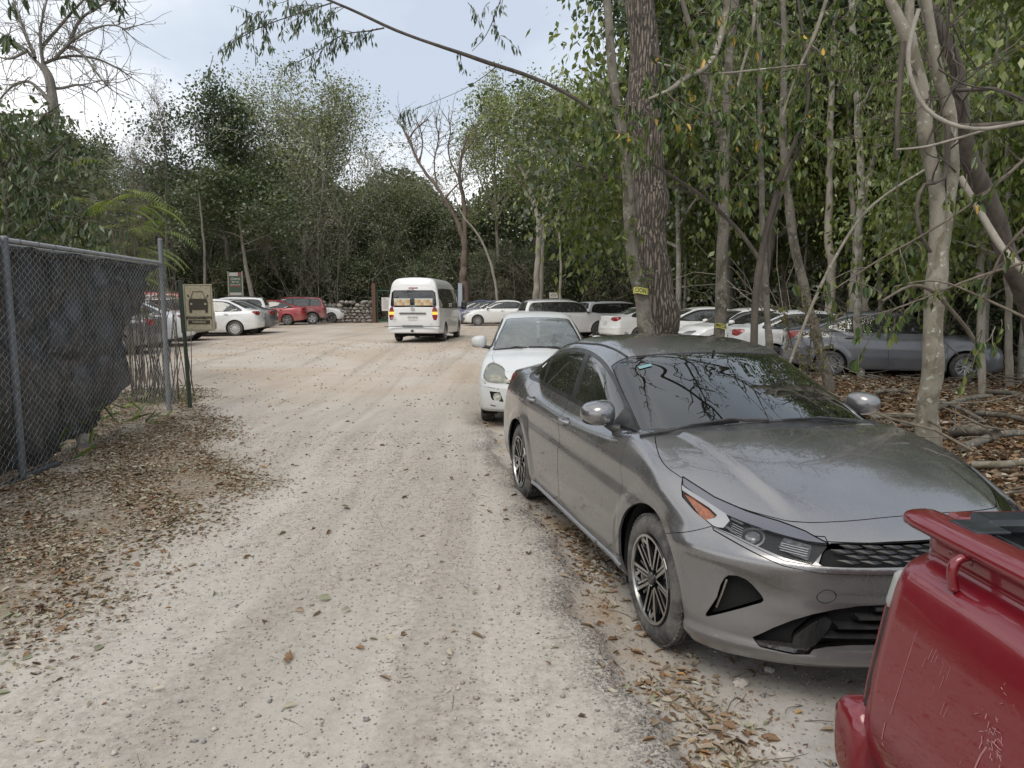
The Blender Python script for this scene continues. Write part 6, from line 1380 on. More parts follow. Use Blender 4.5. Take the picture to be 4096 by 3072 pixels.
def make_near_trees():
    TAPE.extend([simple('warning_tape_yellow', (.50, .48, .12), .45), simple('tape_ink', (.015, .015, .015), .6)])
    N1, N2, N3 = LM['near'], LM['near2'], LM['near3']
    # big furrowed trunk
    b = G2(1425, 905); D = b.y
    big = traced('big_tree', 'thickest tree trunk with deeply furrowed brown bark behind the grey car roof', [[(1428, 900, 10.3, .31), (1424, 800, 10.3, .27), (1418, 700, 10.3, .255), (1408, 500, 10.35, .25), (1398, 300, 10.4, .225), (1388, 100, 10.5, .205), (1384, 0, 10.5, .198), (1376, -220, 10.7, .18), (1370, -420, 10.9, .16)]], BK['big'], n=36)
    rc = np.random.RandomState(88)
    for k in range(7):
        az = [-1.2, .2, 1.5, 2.8, 4.0, -2.2, -.6][k]; z0 = 6.3 + k * .55; Q, Rq, dq = curve((W2(1384, -50, 10.5).x - big.location.x, .2, z0 - big.location.z), (math.cos(az), math.sin(az), .45), rc.uniform(3.5, 5.5), .09, .02, 12, rc, .9); polys = [(Q, Rq)]; lines = []
        for j in range(3, 12):
            for h_ in range(2):
                q2, r2, _ = curve(Q[j], dq * .3 + rc.normal(0, .8, 3), rc.uniform(.8, 2.0), .03, .006, 7, rc, .7); polys.append((q2, r2)); lines.append([tuple(Vector(v) + big.location) for v in q2[1::2]])
        V, F = tubes(polys, 6); mesh_obj('limb', V, F, BK['dark'], big, smooth=True); foliage(big, lines, 90 + k, twigs=3.0, tl=.5, per=7, size=.13, mats=[N1, N2, LM['dark']], base=big.location, droop=.7, aspect=.36, simple_=True, name='crown')
    # thin leaning trunk
    th = traced('leaning_tree', 'thin mottled trunk leaning against the thickest trunk, a yellow tape round it', [[(1412, 905, 9.75, .13), (1406, 800, 9.75, .115), (1396, 700, 9.75, .105), (1380, 620, 9.75, .092), (1366, 520, 9.7, .082), (1352, 350, 9.7, .070), (1338, 250, 9.7, .064), (1325, 180, 9.7, .062), (1315, 80, 9.7, .055), (1311, 0, 9.7, .052), (1300, -200, 9.7, .045)]], BK['greyb'], n=16)
    p = W2(1384, 628, 9.72) - th.location; tg = band('warning_tape', th, (p.x, p.y), .101, p.z - .045, .085, 'CION'); tag(tg, 'yellow warning tape reading CION round the thin leaning trunk', 'tape', 'yellow warning tapes round the trunks')
    # dark cracked trunk with the second tape
    dk = traced('cracked_tree', 'grey trunk with peeling dark cracks right of the thickest trunk', [[(1556, 900, 10.9, .105), (1556, 800, 10.9, .088), (1557, 700, 10.9, .083), (1558, 600, 10.9, .080), (1563, 480, 10.9, .076), (1567, 330, 10.9, .068), (1570, 200, 10.9, .07), (1585, 60, 10.9, .06), (1590, -120, 10.9, .05)], [(1567, 330, 10.9, .05), (1530, 200, 10.7, .045), (1500, 90, 10.5, .04), (1470, -20, 10.4, .03)]], BK['greyb'], n=14)
    p = W2(1557, 704, 10.9) - dk.location; tg = band('warning_tape', dk, (p.x, p.y), .088, p.z - .04, .075, 'PRECA', width=.82); tag(tg, 'yellow warning tape reading PRECA round the cracked grey trunk', 'tape', 'yellow warning tapes round the trunks')
    st = traced('forked_sapling', 'dark forked sapling leaning right above the grey car roof', [[(1622, 880, 8.9, .055), (1625, 740, 8.9, .048), (1632, 640, 8.9, .042), (1640, 560, 8.9, .04), (1680, 400, 8.8, .032), (1712, 320, 8.7, .028), (1750, 235, 8.6, .022), (1740, 120, 8.5, .018), (1720, -40, 8.4, .012)], [(1640, 560, 8.9, .03), (1600, 500, 8.9, .026), (1530, 430, 8.8, .022), (1450, 380, 8.7, .018), (1405, 350, 8.6, .012)], [(1640, 600, 8.9, .03), (1665, 480, 8.9, .026), (1705, 370, 8.9, .02), (1735, 300, 8.9, .014)]], BK['dark'], n=9)
    s2 = traced('straight_sapling', 'straight pale sapling rising beside the dark forked one', [[(1668, 900, 9.4, .05), (1664, 740, 9.4, .044), (1650, 560, 9.4, .04), (1645, 420, 9.4, .036), (1642, 250, 9.4, .032), (1640, 100, 9.4, .026), (1636, -80, 9.4, .02)]], BK['greyb'], n=9)
    s3 = traced('lichen_tree', 'crooked lichen covered stem in front of the silver blue sedan rear wheel', [[(1795, 870, 12.6, .095), (1780, 780, 12.6, .088), (1752, 690, 12.6, .084), (1730, 600, 12.6, .08), (1712, 500, 12.6, .075), (1700, 410, 12.7, .07), (1690, 280, 12.8, .06), (1696, 120, 12.9, .05), (1690, -60, 13, .04)]], BK['greyb'], n=12)
    s4 = traced('leaning_pole', 'thin pale pole leaning across in front of the lichen covered stem', [[(1700, 800, 9.2, .018), (1760, 640, 9.4, .022), (1850, 470, 9.8, .020), (1940, 400, 10.2, .018), (2060, 330, 10.6, .014)]], BK['near'], n=8, cat='branch')
    # twin pale trunk with vines on the right
    tw = traced('vine_tree', 'pale smooth twin trunk wrapped in dark vines at the right', [[(2003, 975, 7.9, .135), (2007, 880, 7.9, .108), (2014, 760, 7.9, .104), (2020, 640, 7.9, .102), (2028, 520, 7.9, .10), (2024, 440, 7.9, .085), (2012, 360, 7.9, .08), (2002, 300, 7.9, .08), (1990, 200, 7.9, .075), (1975, 120, 7.9, .075), (1955, 70, 7.9, .06), (1918, 0, 7.9, .05), (1890, -80, 7.9, .045)],
        [(2028, 560, 7.95, .085), (2046, 440, 8.0, .08), (2052, 340, 8.0, .078), (2050, 240, 8.0, .075), (2030, 150, 8.0, .06), (2010, 60, 8.0, .05), (1992, -40, 8.0, .045)], [(1975, 130, 7.9, .06), (1966, 40, 7.9, .05), (1960, -60, 7.9, .04)]], BK['near'], n=20)
    d2 = traced('diagonal_tree', 'rough brown trunk leaning down to the right behind the pale twin trunk', [[(2262, 800, 9.0, .13), (2212, 640, 8.9, .115), (2165, 520, 8.8, .105), (2120, 400, 8.6, .095), (2085, 320, 8.5, .09), (2070, 240, 8.4, .08), (2072, 150, 8.4, .07), (2040, 80, 8.4, .06), (2000, 10, 8.4, .05), (1980, -60, 8.4, .04)]], BK['dark'], n=14)
    vn = traced('vine', 'loose pale vine looping across the twin trunk to the right edge', [[(1985, 20, 7.6, .022), (1965, 90, 7.6, .022), (1960, 150, 7.6, .022), (1990, 230, 7.6, .022), (2050, 270, 7.5, .020), (2120, 283, 7.4, .020), (2230, 260, 7.3, .018)], [(1935, 323, 7.5, .010), (2000, 318, 7.5, .012), (2080, 295, 7.5, .014), (2170, 272, 7.5, .014)]], BK['bone'], n=8, cat='vine', partname='stem')
    v2 = traced('vine', 'thick dark vine hanging down left of the twin trunk', [[(1952, 90, 7.7, .03), (1945, 180, 7.7, .026), (1938, 250, 7.7, .024), (1936, 345, 7.7, .018)]], BK['dark'], n=8, cat='vine', partname='stem')
    v3 = traced('vine', 'dark vine curling beside the lower twin trunk', [[(2045, 250, 7.8, .03), (2048, 330, 7.8, .026), (2040, 400, 7.75, .02), (1995, 390, 7.7, .02), (1978, 440, 7.65, .02), (1985, 500, 7.65, .02), (2010, 545, 7.7, .02)]], BK['dark'], n=8, cat='vine', partname='stem')
    v4 = traced('fallen_pole', 'pale broken pole slanting down to the right edge', [[(2073, 383, 8.0, .035), (2105, 440, 7.9, .036), (2150, 520, 7.7, .038), (2215, 590, 7.4, .04), (2300, 680, 7.2, .04)]], BK['bone'], n=9, cat='branch', partname='stem')
    v5 = traced('dark_branch', 'dark horizontal branch reaching right from the twin trunk', [[(2050, 270, 8.0, .04), (2100, 275, 8.0, .036), (2160, 272, 8.0, .032), (2260, 262, 7.9, .028)], [(2060, 195, 8.0, .022), (2120, 196, 8.0, .02), (2150, 188, 8.0, .02), (2210, 218, 7.9, .014)], [(2130, 600, 8.3, .02), (2180, 560, 8.2, .02), (2260, 500, 8.0, .014)]], BK['dark'], n=8, cat='branch', partname='stem')
    rng = np.random.RandomState(9); P = []
    for i in range(46):
        c = W2(rng.uniform(1985, 2075), rng.uniform(0, 400), rng.uniform(7.7, 8.4)); p, r, _ = curve(tuple(c), (rng.normal(0, .5), rng.normal(0, .3), rng.choice([-1, 1])), rng.uniform(.4, 1.6), .012, .004, 9, rng, .8); P.append((p, r))
    V, F = tubes(P, 5); o = mesh_obj('vine_tangle', V, F, BK['dark'], smooth=True); tag(o, 'knot of thin dark vines round the fork of the twin trunk', 'vine', kind='stuff')
    # branches crossing in front of the big trunk
    b1 = traced('curved_branch', 'thick mossy branch curving down in front of the thickest trunk', [[(1572, -40, 8.3, .042), (1568, 30, 8.3, .040), (1552, 100, 8.2, .036), (1530, 150, 8.1, .032), (1480, 165, 8.0, .028), (1450, 195, 7.9, .024), (1400, 215, 7.8, .014)], [(1545, 130, 8.2, .02), (1530, 220, 8.2, .018), (1515, 300, 8.2, .012)], [(1420, 135, 8.3, .010), (1480, 152, 8.2, .014), (1540, 162, 8.2, .014), (1640, 150, 8.2, .012), (1740, 140, 8.2, .01)], [(1632, -20, 8.5, .022), (1628, 60, 8.5, .02), (1600, 160, 8.5, .016), (1585, 220, 8.5, .012)], [(1790, -20, 8.4, .022), (1760, 80, 8.4, .02), (1720, 160, 8.4, .016), (1690, 250, 8.4, .012)]], BK['near'], n=9, cat='branch', partname='stem')
    W = lambda *q: W2(*q)
    lines = [[W(1240, 250, 8.4), W(1310, 225, 8.4), W(1390, 235, 8.2), W(1440, 225, 8.0)], [W(1240, 310, 8.8), W(1300, 300, 8.8), W(1360, 305, 8.6)], [W(1290, 250, 8.3), W(1330, 290, 8.3), W(1380, 280, 8.2)],
             [W(1400, 215, 7.8), W(1480, 165, 8), W(1560, 90, 8.2), W(1572, -20, 8.3)], [W(1440, 300, 8.0), W(1520, 240, 8.1), W(1600, 200, 8.2), W(1700, 150, 8.3)], [W(1470, 350, 8.4), W(1550, 320, 8.4), W(1640, 300, 8.4), W(1740, 260, 8.5)],
             [W(1440, 160, 8.6), W(1500, 100, 8.6), W(1580, 50, 8.6), W(1660, 20, 8.6)], [W(1480, 40, 9.0), W(1560, 10, 9.0), W(1680, 60, 9.0), W(1790, 20, 9.0)], [W(1640, 130, 8.7), W(1720, 100, 8.7), W(1800, 60, 8.8), W(1860, 0, 8.8)], [W(1600, 260, 8.6), W(1690, 230, 8.6), W(1780, 190, 8.7)], [W(1460, 410, 8.8), W(1520, 400, 8.8), W(1600, 400, 8.8)], [W(1420, 200, 8), W(1500, 230, 8), W(1580, 250, 8)]]
    foliage(b1, lines, 31, twigs=13, tl=.50, per=10, size=.115, mats=[N1, N2, N1, N3], base=b1.location, droop=1.1, aspect=.42, gold=.025, spread=.6)
    foliage(th, [[W(1366, 520, 9.65), W(1385, 600, 9.65), W(1390, 690, 9.65)], [W(1345, 330, 9.6), W(1360, 420, 9.6), W(1372, 520, 9.6)]], 33, twigs=7, tl=.25, per=8, size=.10, mats=[N1, N3], base=th.location, droop=.9)
    # upper canopy of the right-hand wood, a little further back
    cl = traced('canopy_tree', 'leafy tree whose yellow green hanging leaves fill the top of the wood on the right', [[(1860, 860, 15.5, .09), (1850, 600, 15.5, .085), (1862, 400, 15.5, .08), (1850, 200, 15.4, .07), (1840, 0, 15.2, .06), (1830, -200, 15, .05)], [(1852, 250, 15.4, .04), (1920, 120, 14.5, .03), (2010, 40, 13.5, .025), (2120, -20, 12.5, .02)], [(1848, 200, 15.4, .04), (1780, 120, 15, .03), (1700, 60, 14, .03), (1600, 20, 13, .02)]], BK['pale'], n=10)
    ln = [];
    rg = np.random.RandomState(12)
    for i in range(34):
        px = rg.uniform(1480, 2230); py = rg.uniform(-40, 300) * (1 if px > 1700 else .7); D = rg.uniform(11, 15.5); ln.append([W(px - 60, py + rg.uniform(-15, 25), D), W(px, py, D), W(px + 60, py + rg.uniform(-15, 30), D)])
    foliage(cl, ln, 35, twigs=13, tl=.8, per=14, size=.115, mats=[N3, LM['yellow'], N1, N1], base=cl.location, droop=1.5, aspect=.32, spread=.6)
    # low leafy branches in front of the silver car
    lo = traced('low_branch', 'thin branches with drooping dark green leaves in front of the silver blue sedan', [[(2230, 330, 6.6, .016), (2130, 420, 6.8, .013), (2010, 500, 7.0, .011), (1900, 560, 7.2, .009), (1780, 640, 7.4, .006)], [(2240, 560, 6.6, .016), (2100, 600, 6.9, .012), (1960, 660, 7.0, .010), (1850, 690, 7.2, .006)], [(2240, 700, 6.5, .014), (2120, 640, 6.8, .012), (2020, 600, 6.9, .01), (1930, 620, 7, .006)], [(2235, 470, 6.4, .014), (2150, 560, 6.6, .011), (2120, 680, 6.8, .008)], [(1905, 650, 6.9, .010), (1990, 600, 7.0, .016), (2075, 690, 7.1, .02), (2120, 760, 7.2, .02)]], BK['twig'], n=7, cat='branch', partname='stem')
    ll = [[W(2230, 330, 6.6), W(2130, 420, 6.8), W(2010, 500, 7.0), W(1900, 560, 7.2), W(1780, 640, 7.4)], [W(2240, 560, 6.6), W(2100, 600, 6.9), W(1960, 660, 7.0), W(1850, 690, 7.2)], [W(2235, 470, 6.4), W(2150, 560, 6.6), W(2120, 720, 6.8)], [W(1980, 640, 7), W(1900, 700, 7.1), W(1860, 760, 7.2)], [W(2212, 640, 6.5), W(2150, 700, 6.7), W(2090, 800, 6.8)], [W(2190, 380, 6.8), W(2100, 360, 7), W(2040, 420, 7)]]
    foliage(lo, ll, 37, twigs=7, tl=.42, per=5, size=.105, mats=[N1, N2, N3, N2], base=lo.location, droop=1.5, aspect=.45, spread=.6, gold=.01)
    by = traced('withered_bush', 'small withered bush with yellowed leaves between the trunks and the silver blue sedan', [[(1740, 850, 11.2, .012), (1745, 780, 11.2, .010), (1755, 720, 11.2, .008), (1740, 650, 11.2, .005)], [(1742, 830, 11.2, .01), (1710, 750, 11.1, .008), (1700, 690, 11, .005)], [(1742, 830, 11.2, .01), (1790, 770, 11.2, .008), (1800, 700, 11.2, .005)]], BK['dark'], n=6, cat='bush', partname='stem')
    foliage(by, [[W(1740, 780, 11.2), W(1755, 720, 11.2), W(1740, 650, 11.2)], [W(1742, 790, 11.2), W(1710, 730, 11.1), W(1690, 670, 11)], [W(1742, 790, 11.2), W(1790, 750, 11.2), W(1800, 690, 11.2)]], 39, twigs=22, tl=.28, per=9, size=.06, mats=[LM['brown'], N3, LM['brown']], base=by.location, droop=.5, aspect=.5)
    # branch hanging across the sky
    sk = traced('hanging_branch', 'long dark branch with small drooping leaves hanging across the sky', [[(1275, 235, 8.3, .020), (1262, 225, 8.3, .022), (1200, 188, 8.2, .022), (1100, 150, 8.0, .023), (1040, 130, 7.9, .022), (950, 100, 7.8, .019), (850, 65, 7.6, .016), (770, 25, 7.5, .014), (700, -5, 7.4, .012), (640, -30, 7.3, .010)], [(830, 60, 7.6, .008), (790, 68, 7.6, .007), (740, 72, 7.6, .006), (690, 110, 7.6, .004), (640, 135, 7.6, .003)], [(720, 5, 7.4, .008), (640, 30, 7.3, .006), (570, 55, 7.3, .005), (520, 80, 7.3, .004), (470, 115, 7.3, .003)], [(1075, 142, 8, .006), (1040, 170, 8, .004), (1000, 195, 8, .003), (900, 235, 8, .003)], [(1090, -30, 7.8, .006), (1075, 20, 7.8, .005), (1050, 80, 7.8, .004), (1020, 110, 7.8, .003)]], BK['dark'], n=8, cat='branch', partname='stem')
    small = dict(per=12, size=.075, mats=[LM['dark'], N2], base=sk.location, droop=1.8, aspect=.26, spread=.45, tw_r=.0025, simple_=True, twigmat=BK['dark'])
    foliage(sk, [[W(720, 5, 7.4), W(640, 30, 7.3), W(570, 45, 7.3), W(530, 70, 7.3)], [W(640, -10, 7.3), W(590, 20, 7.3), W(545, 30, 7.3)], [W(760, 15, 7.5), W(700, 15, 7.5), W(650, 10, 7.5)]], 41, twigs=22, tl=.32, **small)
    foliage(sk, [[W(790, 68, 7.6), W(740, 72, 7.6), W(690, 110, 7.6), W(640, 135, 7.6)], [W(730, 80, 7.6), W(760, 100, 7.6), W(700, 60, 7.6)], [W(820, 60, 7.6), W(740, 75, 7.6)]], 42, twigs=18, tl=.25, name='foliage', **small)
    foliage(sk, [[W(520, 80, 7.3), W(490, 95, 7.3), W(460, 120, 7.3)], [W(1090, -10, 7.8), W(1065, 40, 7.8), W(1030, 85, 7.8)], [W(1060, -5, 7.8), W(1050, 40, 7.8), W(1085, 80, 7.8)], [W(990, 105, 7.9), W(1000, 150, 7.9)], [W(975, 190, 8), W(900, 235, 8), W(870, 245, 8)], [W(1010, 5, 7.8), W(1030, 20, 7.8)]], 43, twigs=8, tl=.22, **small)
    # left: overhanging leaves at the top corner and the dense foliage behind the fence
    lt = traced('corner_branch', 'dark leaves hanging into the top left corner', [[(-60, -60, 7.0, .02), (40, -20, 7.0, .015), (150, -10, 7.1, .01), (260, 5, 7.2, .005)]], BK['dark'], n=6, cat='branch', partname='stem')
    foliage(lt, [[W(-20, 0, 7), W(60, -15, 7), W(150, -10, 7.1)], [W(130, -5, 7.1), W(200, 5, 7.1)], [W(0, 30, 6.8), W(30, 60, 6.8), W(20, 90, 6.8)], [W(180, -10, 7.2), W(265, -8, 7.2)]], 45, twigs=9, tl=.22, per=7, size=.12, mats=[N2, LM['dark']], base=lt.location, droop=1.2, aspect=.3, twigmat=BK['dark'])
    bt = traced('leafy_tree', 'dark leafy tree crowding the left edge above the black fence cloth', [[(40, 760, 11.5, .06), (30, 560, 11.5, .05), (10, 400, 11.4, .04), (-20, 250, 11.3, .03), (-30, 80, 11.2, .02)], [(15, 430, 11.4, .025), (90, 360, 11.2, .02), (150, 300, 11, .012)], [(25, 520, 11.5, .025), (110, 470, 11.2, .02), (200, 470, 11, .012)], [(10, 360, 11.4, .02), (70, 270, 11.2, .015), (130, 225, 11, .01)]], BK['dark'], n=8)
    l2 = [[W(15, 430, 11.4), W(90, 360, 11.2), W(140, 330, 11)], [W(25, 520, 11.5), W(110, 470, 11.2), W(190, 480, 11)], [W(10, 300, 11.4), W(60, 250, 11.2), W(100, 245, 11)], [W(0, 560, 11.4), W(90, 540, 11.2), W(190, 550, 11)], [W(0, 480, 11), W(60, 430, 11), W(120, 420, 10.8)], [W(0, 250, 11.4), W(30, 330, 11.2), W(90, 400, 11)], [W(-20, 380, 11), W(40, 390, 11), W(100, 440, 11)], [W(60, 500, 11), W(150, 520, 11), W(230, 540, 11)], [W(-20, 600, 10.8), W(80, 590, 10.8), W(200, 600, 11)], [W(-20, 650, 10.8), W(80, 650, 10.8), W(200, 650, 11)]]
    foliage(bt, l2, 47, twigs=20, tl=.55, per=12, size=.15, mats=[LM['dark'], N2, LM['mid'], N2], base=bt.location, droop=1.0, aspect=.26, simple_=True)
    # bare tree limbs on the left sky reach in from the tree at 30 m; bamboo palms by the fence post
    for i, (px, top, hh) in enumerate(((312, 350, 0), (275, 400, 1), (345, 430, 2), (235, 500, 3), (298, 455, 4))):
        rngp = np.random.RandomState(60 + i); D = 13.2 + i * .35; foot = W2(px, 640, D); foot.z = ground_base(foot.x, D); e = empty('bamboo_palm', foot); tag(e, ['tall bamboo palm with bright fronds rising behind the grey fence post', 'bamboo palm with arching fronds left of the tall one', 'bamboo palm with low yellow fronds just right of the fence post', 'low bamboo palm above the black fence cloth', 'slim bamboo palm between the taller ones'][i], 'palm')
        tp = W2(px, top, D) - foot; P = []
        for s_ in range(4):
            q, r, _ = curve((rngp.normal(0, .08), rngp.normal(0, .08), 0), (rngp.normal(0, .05), 0, 1), tp.z * rngp.uniform(.75, 1.0), .011, .006, 9, rngp, .10); P.append((q, r))
        FP = []; FD = []; FU = []; FL = []
        for s_ in range(9):
            q0 = P[s_ % 4][0]; j = rngp.randint(5, 9); az = rngp.uniform(0, 6.28); q, r, _ = curve(q0[j], (math.cos(az), math.sin(az) * .7, 1.0), rngp.uniform(.7, 1.2), .006, .002, 10, rngp, .12, -2.2); P.append((q, r))
            for k in range(1, 10):
                for sd in (-1, 1):
                    for h_ in (0, .5):
                        f = min(k + h_, 9); jj = min(int(f), 8); pt = q[jj] + (q[jj + 1] - q[jj]) * (f - jj); t = q[jj + 1] - q[jj]; t /= np.linalg.norm(t); sv = np.cross(t, [0, 0, 1]); sv /= np.linalg.norm(sv) + 1e-6; FP.append(pt); FD.append(t * .7 + sv * sd + np.array([0, 0, -.35])); FU.append(np.array([0, 0, 1.]) + sv * .1); FL.append(.30 * (1 - abs(k - 4) / 9))
        for k_, pl in ((10, P[:4]), (11, P[4:])):
            V, F = tubes(pl, 5); mesh_obj('stem' if k_ == 10 else 'frond_rib', V, F, BK['twig'], e, smooth=True)
        FL = np.array(FL); leaf_mesh('foliage', np.array(FP), np.array(FD), np.array(FU), FL, FL * .055, [LM['palm'], LM['near3']], rngp.randint(0, 2, len(FL)), parent=e, simple_=True)
# ================================================================= fence, signs, wall, gate
def make_fence():
    P1 = G2(50, 1045); P2 = G2(366, 890); d = (P2 - P1); d.z = 0; L = d.length; u = d.normalized(); nrm_ = Vector((-u.y, u.x, 0)); A = P1 - u * 3.2; T0 = 3.2
    galv = rubber('weathered_galvanised_steel', (.30, .31, .32), .5, .35); dark = simple('dull_steel_post', (.17, .18, .19), .55, .4)
    e = empty('chain_link_fence', (P1.x, P1.y, 0)); tag(e, 'grey chain link fence with steel posts and a top rail at the left', 'fence'); off = Vector((P1.x, P1.y, 0))
    def pt(s, z, o=0.0): q = A + u * s + nrm_ * o - off; return Vector((q.x, q.y, z))
    for s, h in ((T0, 2.24), (T0 + L, 2.60), (.4, 2.24)):
        b = MB(); b.tube([pt(s, -.1), pt(s, h)], .035, 14); b.lathe([(.037, h), (.038, h + .012), (.02, h + .03), (0, h + .032)], 14, axis='z', c=(pt(s, 0).x, pt(s, 0).y, 0)); b.build('post', dark, e, smooth=.8)
    b = MB(); b.tube([pt(-.5, 2.22), pt(T0, 2.235), pt(T0 + L, 2.27)], .022, 10); b.tube([pt(1.0, 2.19, .045), pt(T0, 2.195, .045), pt(T0 + L, 2.235, .045)], .014, 8); b.build('top_rail', galv, e, smooth=.9)
    b = MB()
    for k in range(22):
        s = .3 + k * .35; r = .028; c = pt(s, 2.245 + .0 * k); b.tube([c + Vector((0, 0, 0)) + nrm_ * r * math.cos(a) + Vector((0, 0, r * math.sin(a) - .01)) for a in np.linspace(0, 6.3, 9)], .0035, 4)
    for s in (T0, T0 + L):
        for z in (.4, .9, 1.4, 1.9): c = pt(s, z); b.tube([c + u * .04 * math.cos(a) + nrm_ * .04 * math.sin(a) for a in np.linspace(0, 6.3, 12)], .003, 4)
    b.build('wire_tie', dark, e)
    # woven wires
    pitch = .058; polys = []; end = T0 + L + .42; n = int(end / pitch); rg = np.random.RandomState(4)
    for k in range(n):
        s0 = k * pitch; zs = np.arange(.03, 2.21, pitch * .62); loose = max(0, (s0 - (T0 + L)) / .42); top = 2.2 if loose == 0 else 2.15 - .25 * loose - .15 * math.sin(s0 * 9); zs = zs[zs < top]; m = len(zs); zig = ((np.arange(m) + k) % 2) * 2 - 1
        s = s0 + zig * pitch * .5 * (1 + .10 * rg.normal(0, 1, m)) + .02 * np.sin(zs * 3 + s0) + loose * .06 * np.sin(zs * 5 + s0 * 3); o = zig * .003 + .012 * np.sin(zs * 2 + s0 * 1.3) + loose * .05 * np.sin(zs * 4)
        P = np.stack([(A.x - off.x) + u.x * s + nrm_.x * (o - .04), (A.y - off.y) + u.y * s + nrm_.y * (o - .04), zs], 1); polys.append((P, np.full(m, .0016)))
    V, F = tubes(polys, 4); wm = NT('chain_link_wire'); wm.p(Base_Color=(.50, .50, .49, 1), Roughness=.45, Metallic=.4); mesh_obj('wire_mesh', V, F, wm.mat, e)
    # shade cloth
    c = empty('shade_cloth', (P1.x, P1.y, 0)); tag(c, 'black shade cloth hanging in folds behind the chain link fence', 'cloth')
    ns, nz = 260, 120; zt = 2.215; V = []; zz_ = [0, .05, .15, .3, .6, .9, 1.2, 1.6, 1.9, 2.05, 2.2]; rr = [T0 + .35, T0 + 1.0, T0 + 2.0, T0 + 2.7, T0 + 3.05, T0 + 3.12, T0 + 3.25, T0 + 3.75, T0 + 4.05, T0 + 4.15, T0 + L - .12]
    for j in range(nz + 1):
        t = j / nz; z = zt * t; R_ = float(np.interp(z, zz_, rr)) + .05 * math.sin(z * 9)
        for i in range(ns + 1):
            a = i / ns; s = -.6 + (R_ + .6) * a; topk = .5 * (1 - t)
            f = .11 * math.sin(s * 4.6 + z * 1.2 + 1.5 * math.sin(s * 1.1)) * (.35 + topk) + .055 * math.sin(s * 11 - z * 3.5 + 1.2 * math.sin(z * 2)) * (.5 + topk * .5) + .022 * math.sin(s * 23 + z * 7 + 2 * math.sin(z * 3 + s))
            sag = .07 * math.exp(-((z - (1.55 - .35 * math.sin((s - 1) * .9))) / .16)**2) * math.sin(s * 1.7 + .4) + .05 * math.exp(-((z - (1.25 - .28 * math.cos(s * 1.2))) / .10)**2)
            q = A + u * s + nrm_ * (.14 + f + sag + .10 * (1 - t)**2) - off; V.append((q.x, q.y, z + (.03 * math.sin(s * 6) * t if t > .9 else 0)))
    V = np.array(V); i = np.arange(nz * (ns + 1)).reshape(nz, ns + 1)[:, :-1].ravel(); F = np.stack([i, i + 1, i + ns + 2, i + ns + 1], 1)
    m = NT('black_shade_net'); v = m.coord('Object'); w = m.noise(m.coord('Object', (1, 1, 1)), 2.2, 5, .6, .5); m.N.remove(m.b); df = m.n('BsdfDiffuse'); tr = m.n('BsdfTransparent'); gl = m.n('BsdfGlossy'); gl.inputs['Roughness'].default_value = .45; gl.inputs['Color'].default_value = (.5, .5, .5, 1)
    m.L.new(m.mix(m.rng(w, .3, .7), (.011, .0115, .0125), (.058, .060, .064)), df.inputs[0]); x = m.n('MixShader'); x.inputs[0].default_value = .16; m.L.new(df.outputs[0], x.inputs[1]); m.L.new(gl.outputs[0], x.inputs[2]); y = m.n('MixShader'); y.inputs[0].default_value = .025; m.L.new(x.outputs[0], y.inputs[1]); m.L.new(tr.outputs[0], y.inputs[2]); m.L.new(y.outputs[0], m.out.inputs[0])
    mesh_obj('net_panel', V, F, m.mat, c, smooth=True)
    b = MB(); b.tube([pt(s, 2.17 + .02 * math.sin(s * 7), .05 + .02 * math.sin(s * 5)) for s in np.linspace(.3, T0 + L - .15, 60)], .03, 7); b.tube([pt(s, .03 + .02 * math.sin(s * 4), .02 - .05 * math.sin(s * 2)) for s in np.linspace(.3, T0 + .6, 24)], .05, 7); b.build('hem', m.mat, c, smooth=.9)
    # bamboo-like stems behind the open corner
    rg = np.random.RandomState(8); g = G2(320, 880); e2 = empty('cane_clump', (g.x - .1, g.y + .5, 0)); tag(e2, 'clump of thin dark canes behind the open corner of the fence', 'plant'); P = []
    for k in range(46):
        q, r, _ = curve((rg.normal(0, .30), rg.normal(0, .2), 0), (rg.normal(0, .10), rg.normal(0, .1), 1), rg.uniform(.5, 2.6), rg.uniform(.006, .012), .005, 8, rg, .08); P.append((q, r))
    V, F = tubes(P, 5); mesh_obj('cane', V, F, BK['dark'], e2, smooth=True); 
    FP, FD = rg.normal(0, .35, (140, 3)), rg.normal(0, 1, (140, 3)); FP[:, 2] = rg.uniform(0, .3, 140); FD[:, 2] -= .3; FL = rg.uniform(.08, .2, 140); leaf_mesh('foliage', FP, FD, rg.normal(0, 1, (140, 3)), FL, FL * .08, [LM['near2'], LM['near3'], LM['brown']], rg.randint(0, 3, 140), parent=e2)
    rgl = np.random.RandomState(9); e3 = empty('low_fern', (P1.x - .3, P1.y + 2.2, 0)); tag(e3, 'low green fern leaves seen dimly through the shade cloth', 'plant'); n = 260; FP = rgl.normal(0, .5, (n, 3)); FP[:, 0] += 0.0; FP[:, 1] = FP[:, 1] * 1.5; FP[:, 2] = np.abs(rgl.normal(0, .3, n)); FP = FP + np.array([nrm_.x, nrm_.y, 0]) * .9; FL = rgl.uniform(.15, .35, n); leaf_mesh('foliage', FP, rgl.normal(0, 1, (n, 3)) + np.array([0, 0, .3]), rgl.normal(0, 1, (n, 3)), FL, FL * .06, [LM['mid'], LM['palm']], rgl.randint(0, 2, n), parent=e3)
    # short log at the foot
    q = G2(183, 975); lg = empty('log', (q.x, q.y, .06), math.atan2(-.8, .5)); tag(lg, 'short pale sawn log lying at the foot of the fence', 'log'); b = MB(); b.tube([(-.22, 0, .04), (-.08, .01, .035), (.05, 0, .02), (.16, 0, .0)], [.075, .08, .078, .07], 16); b.build('log_bark', BK['bone'], lg, smooth=.6)
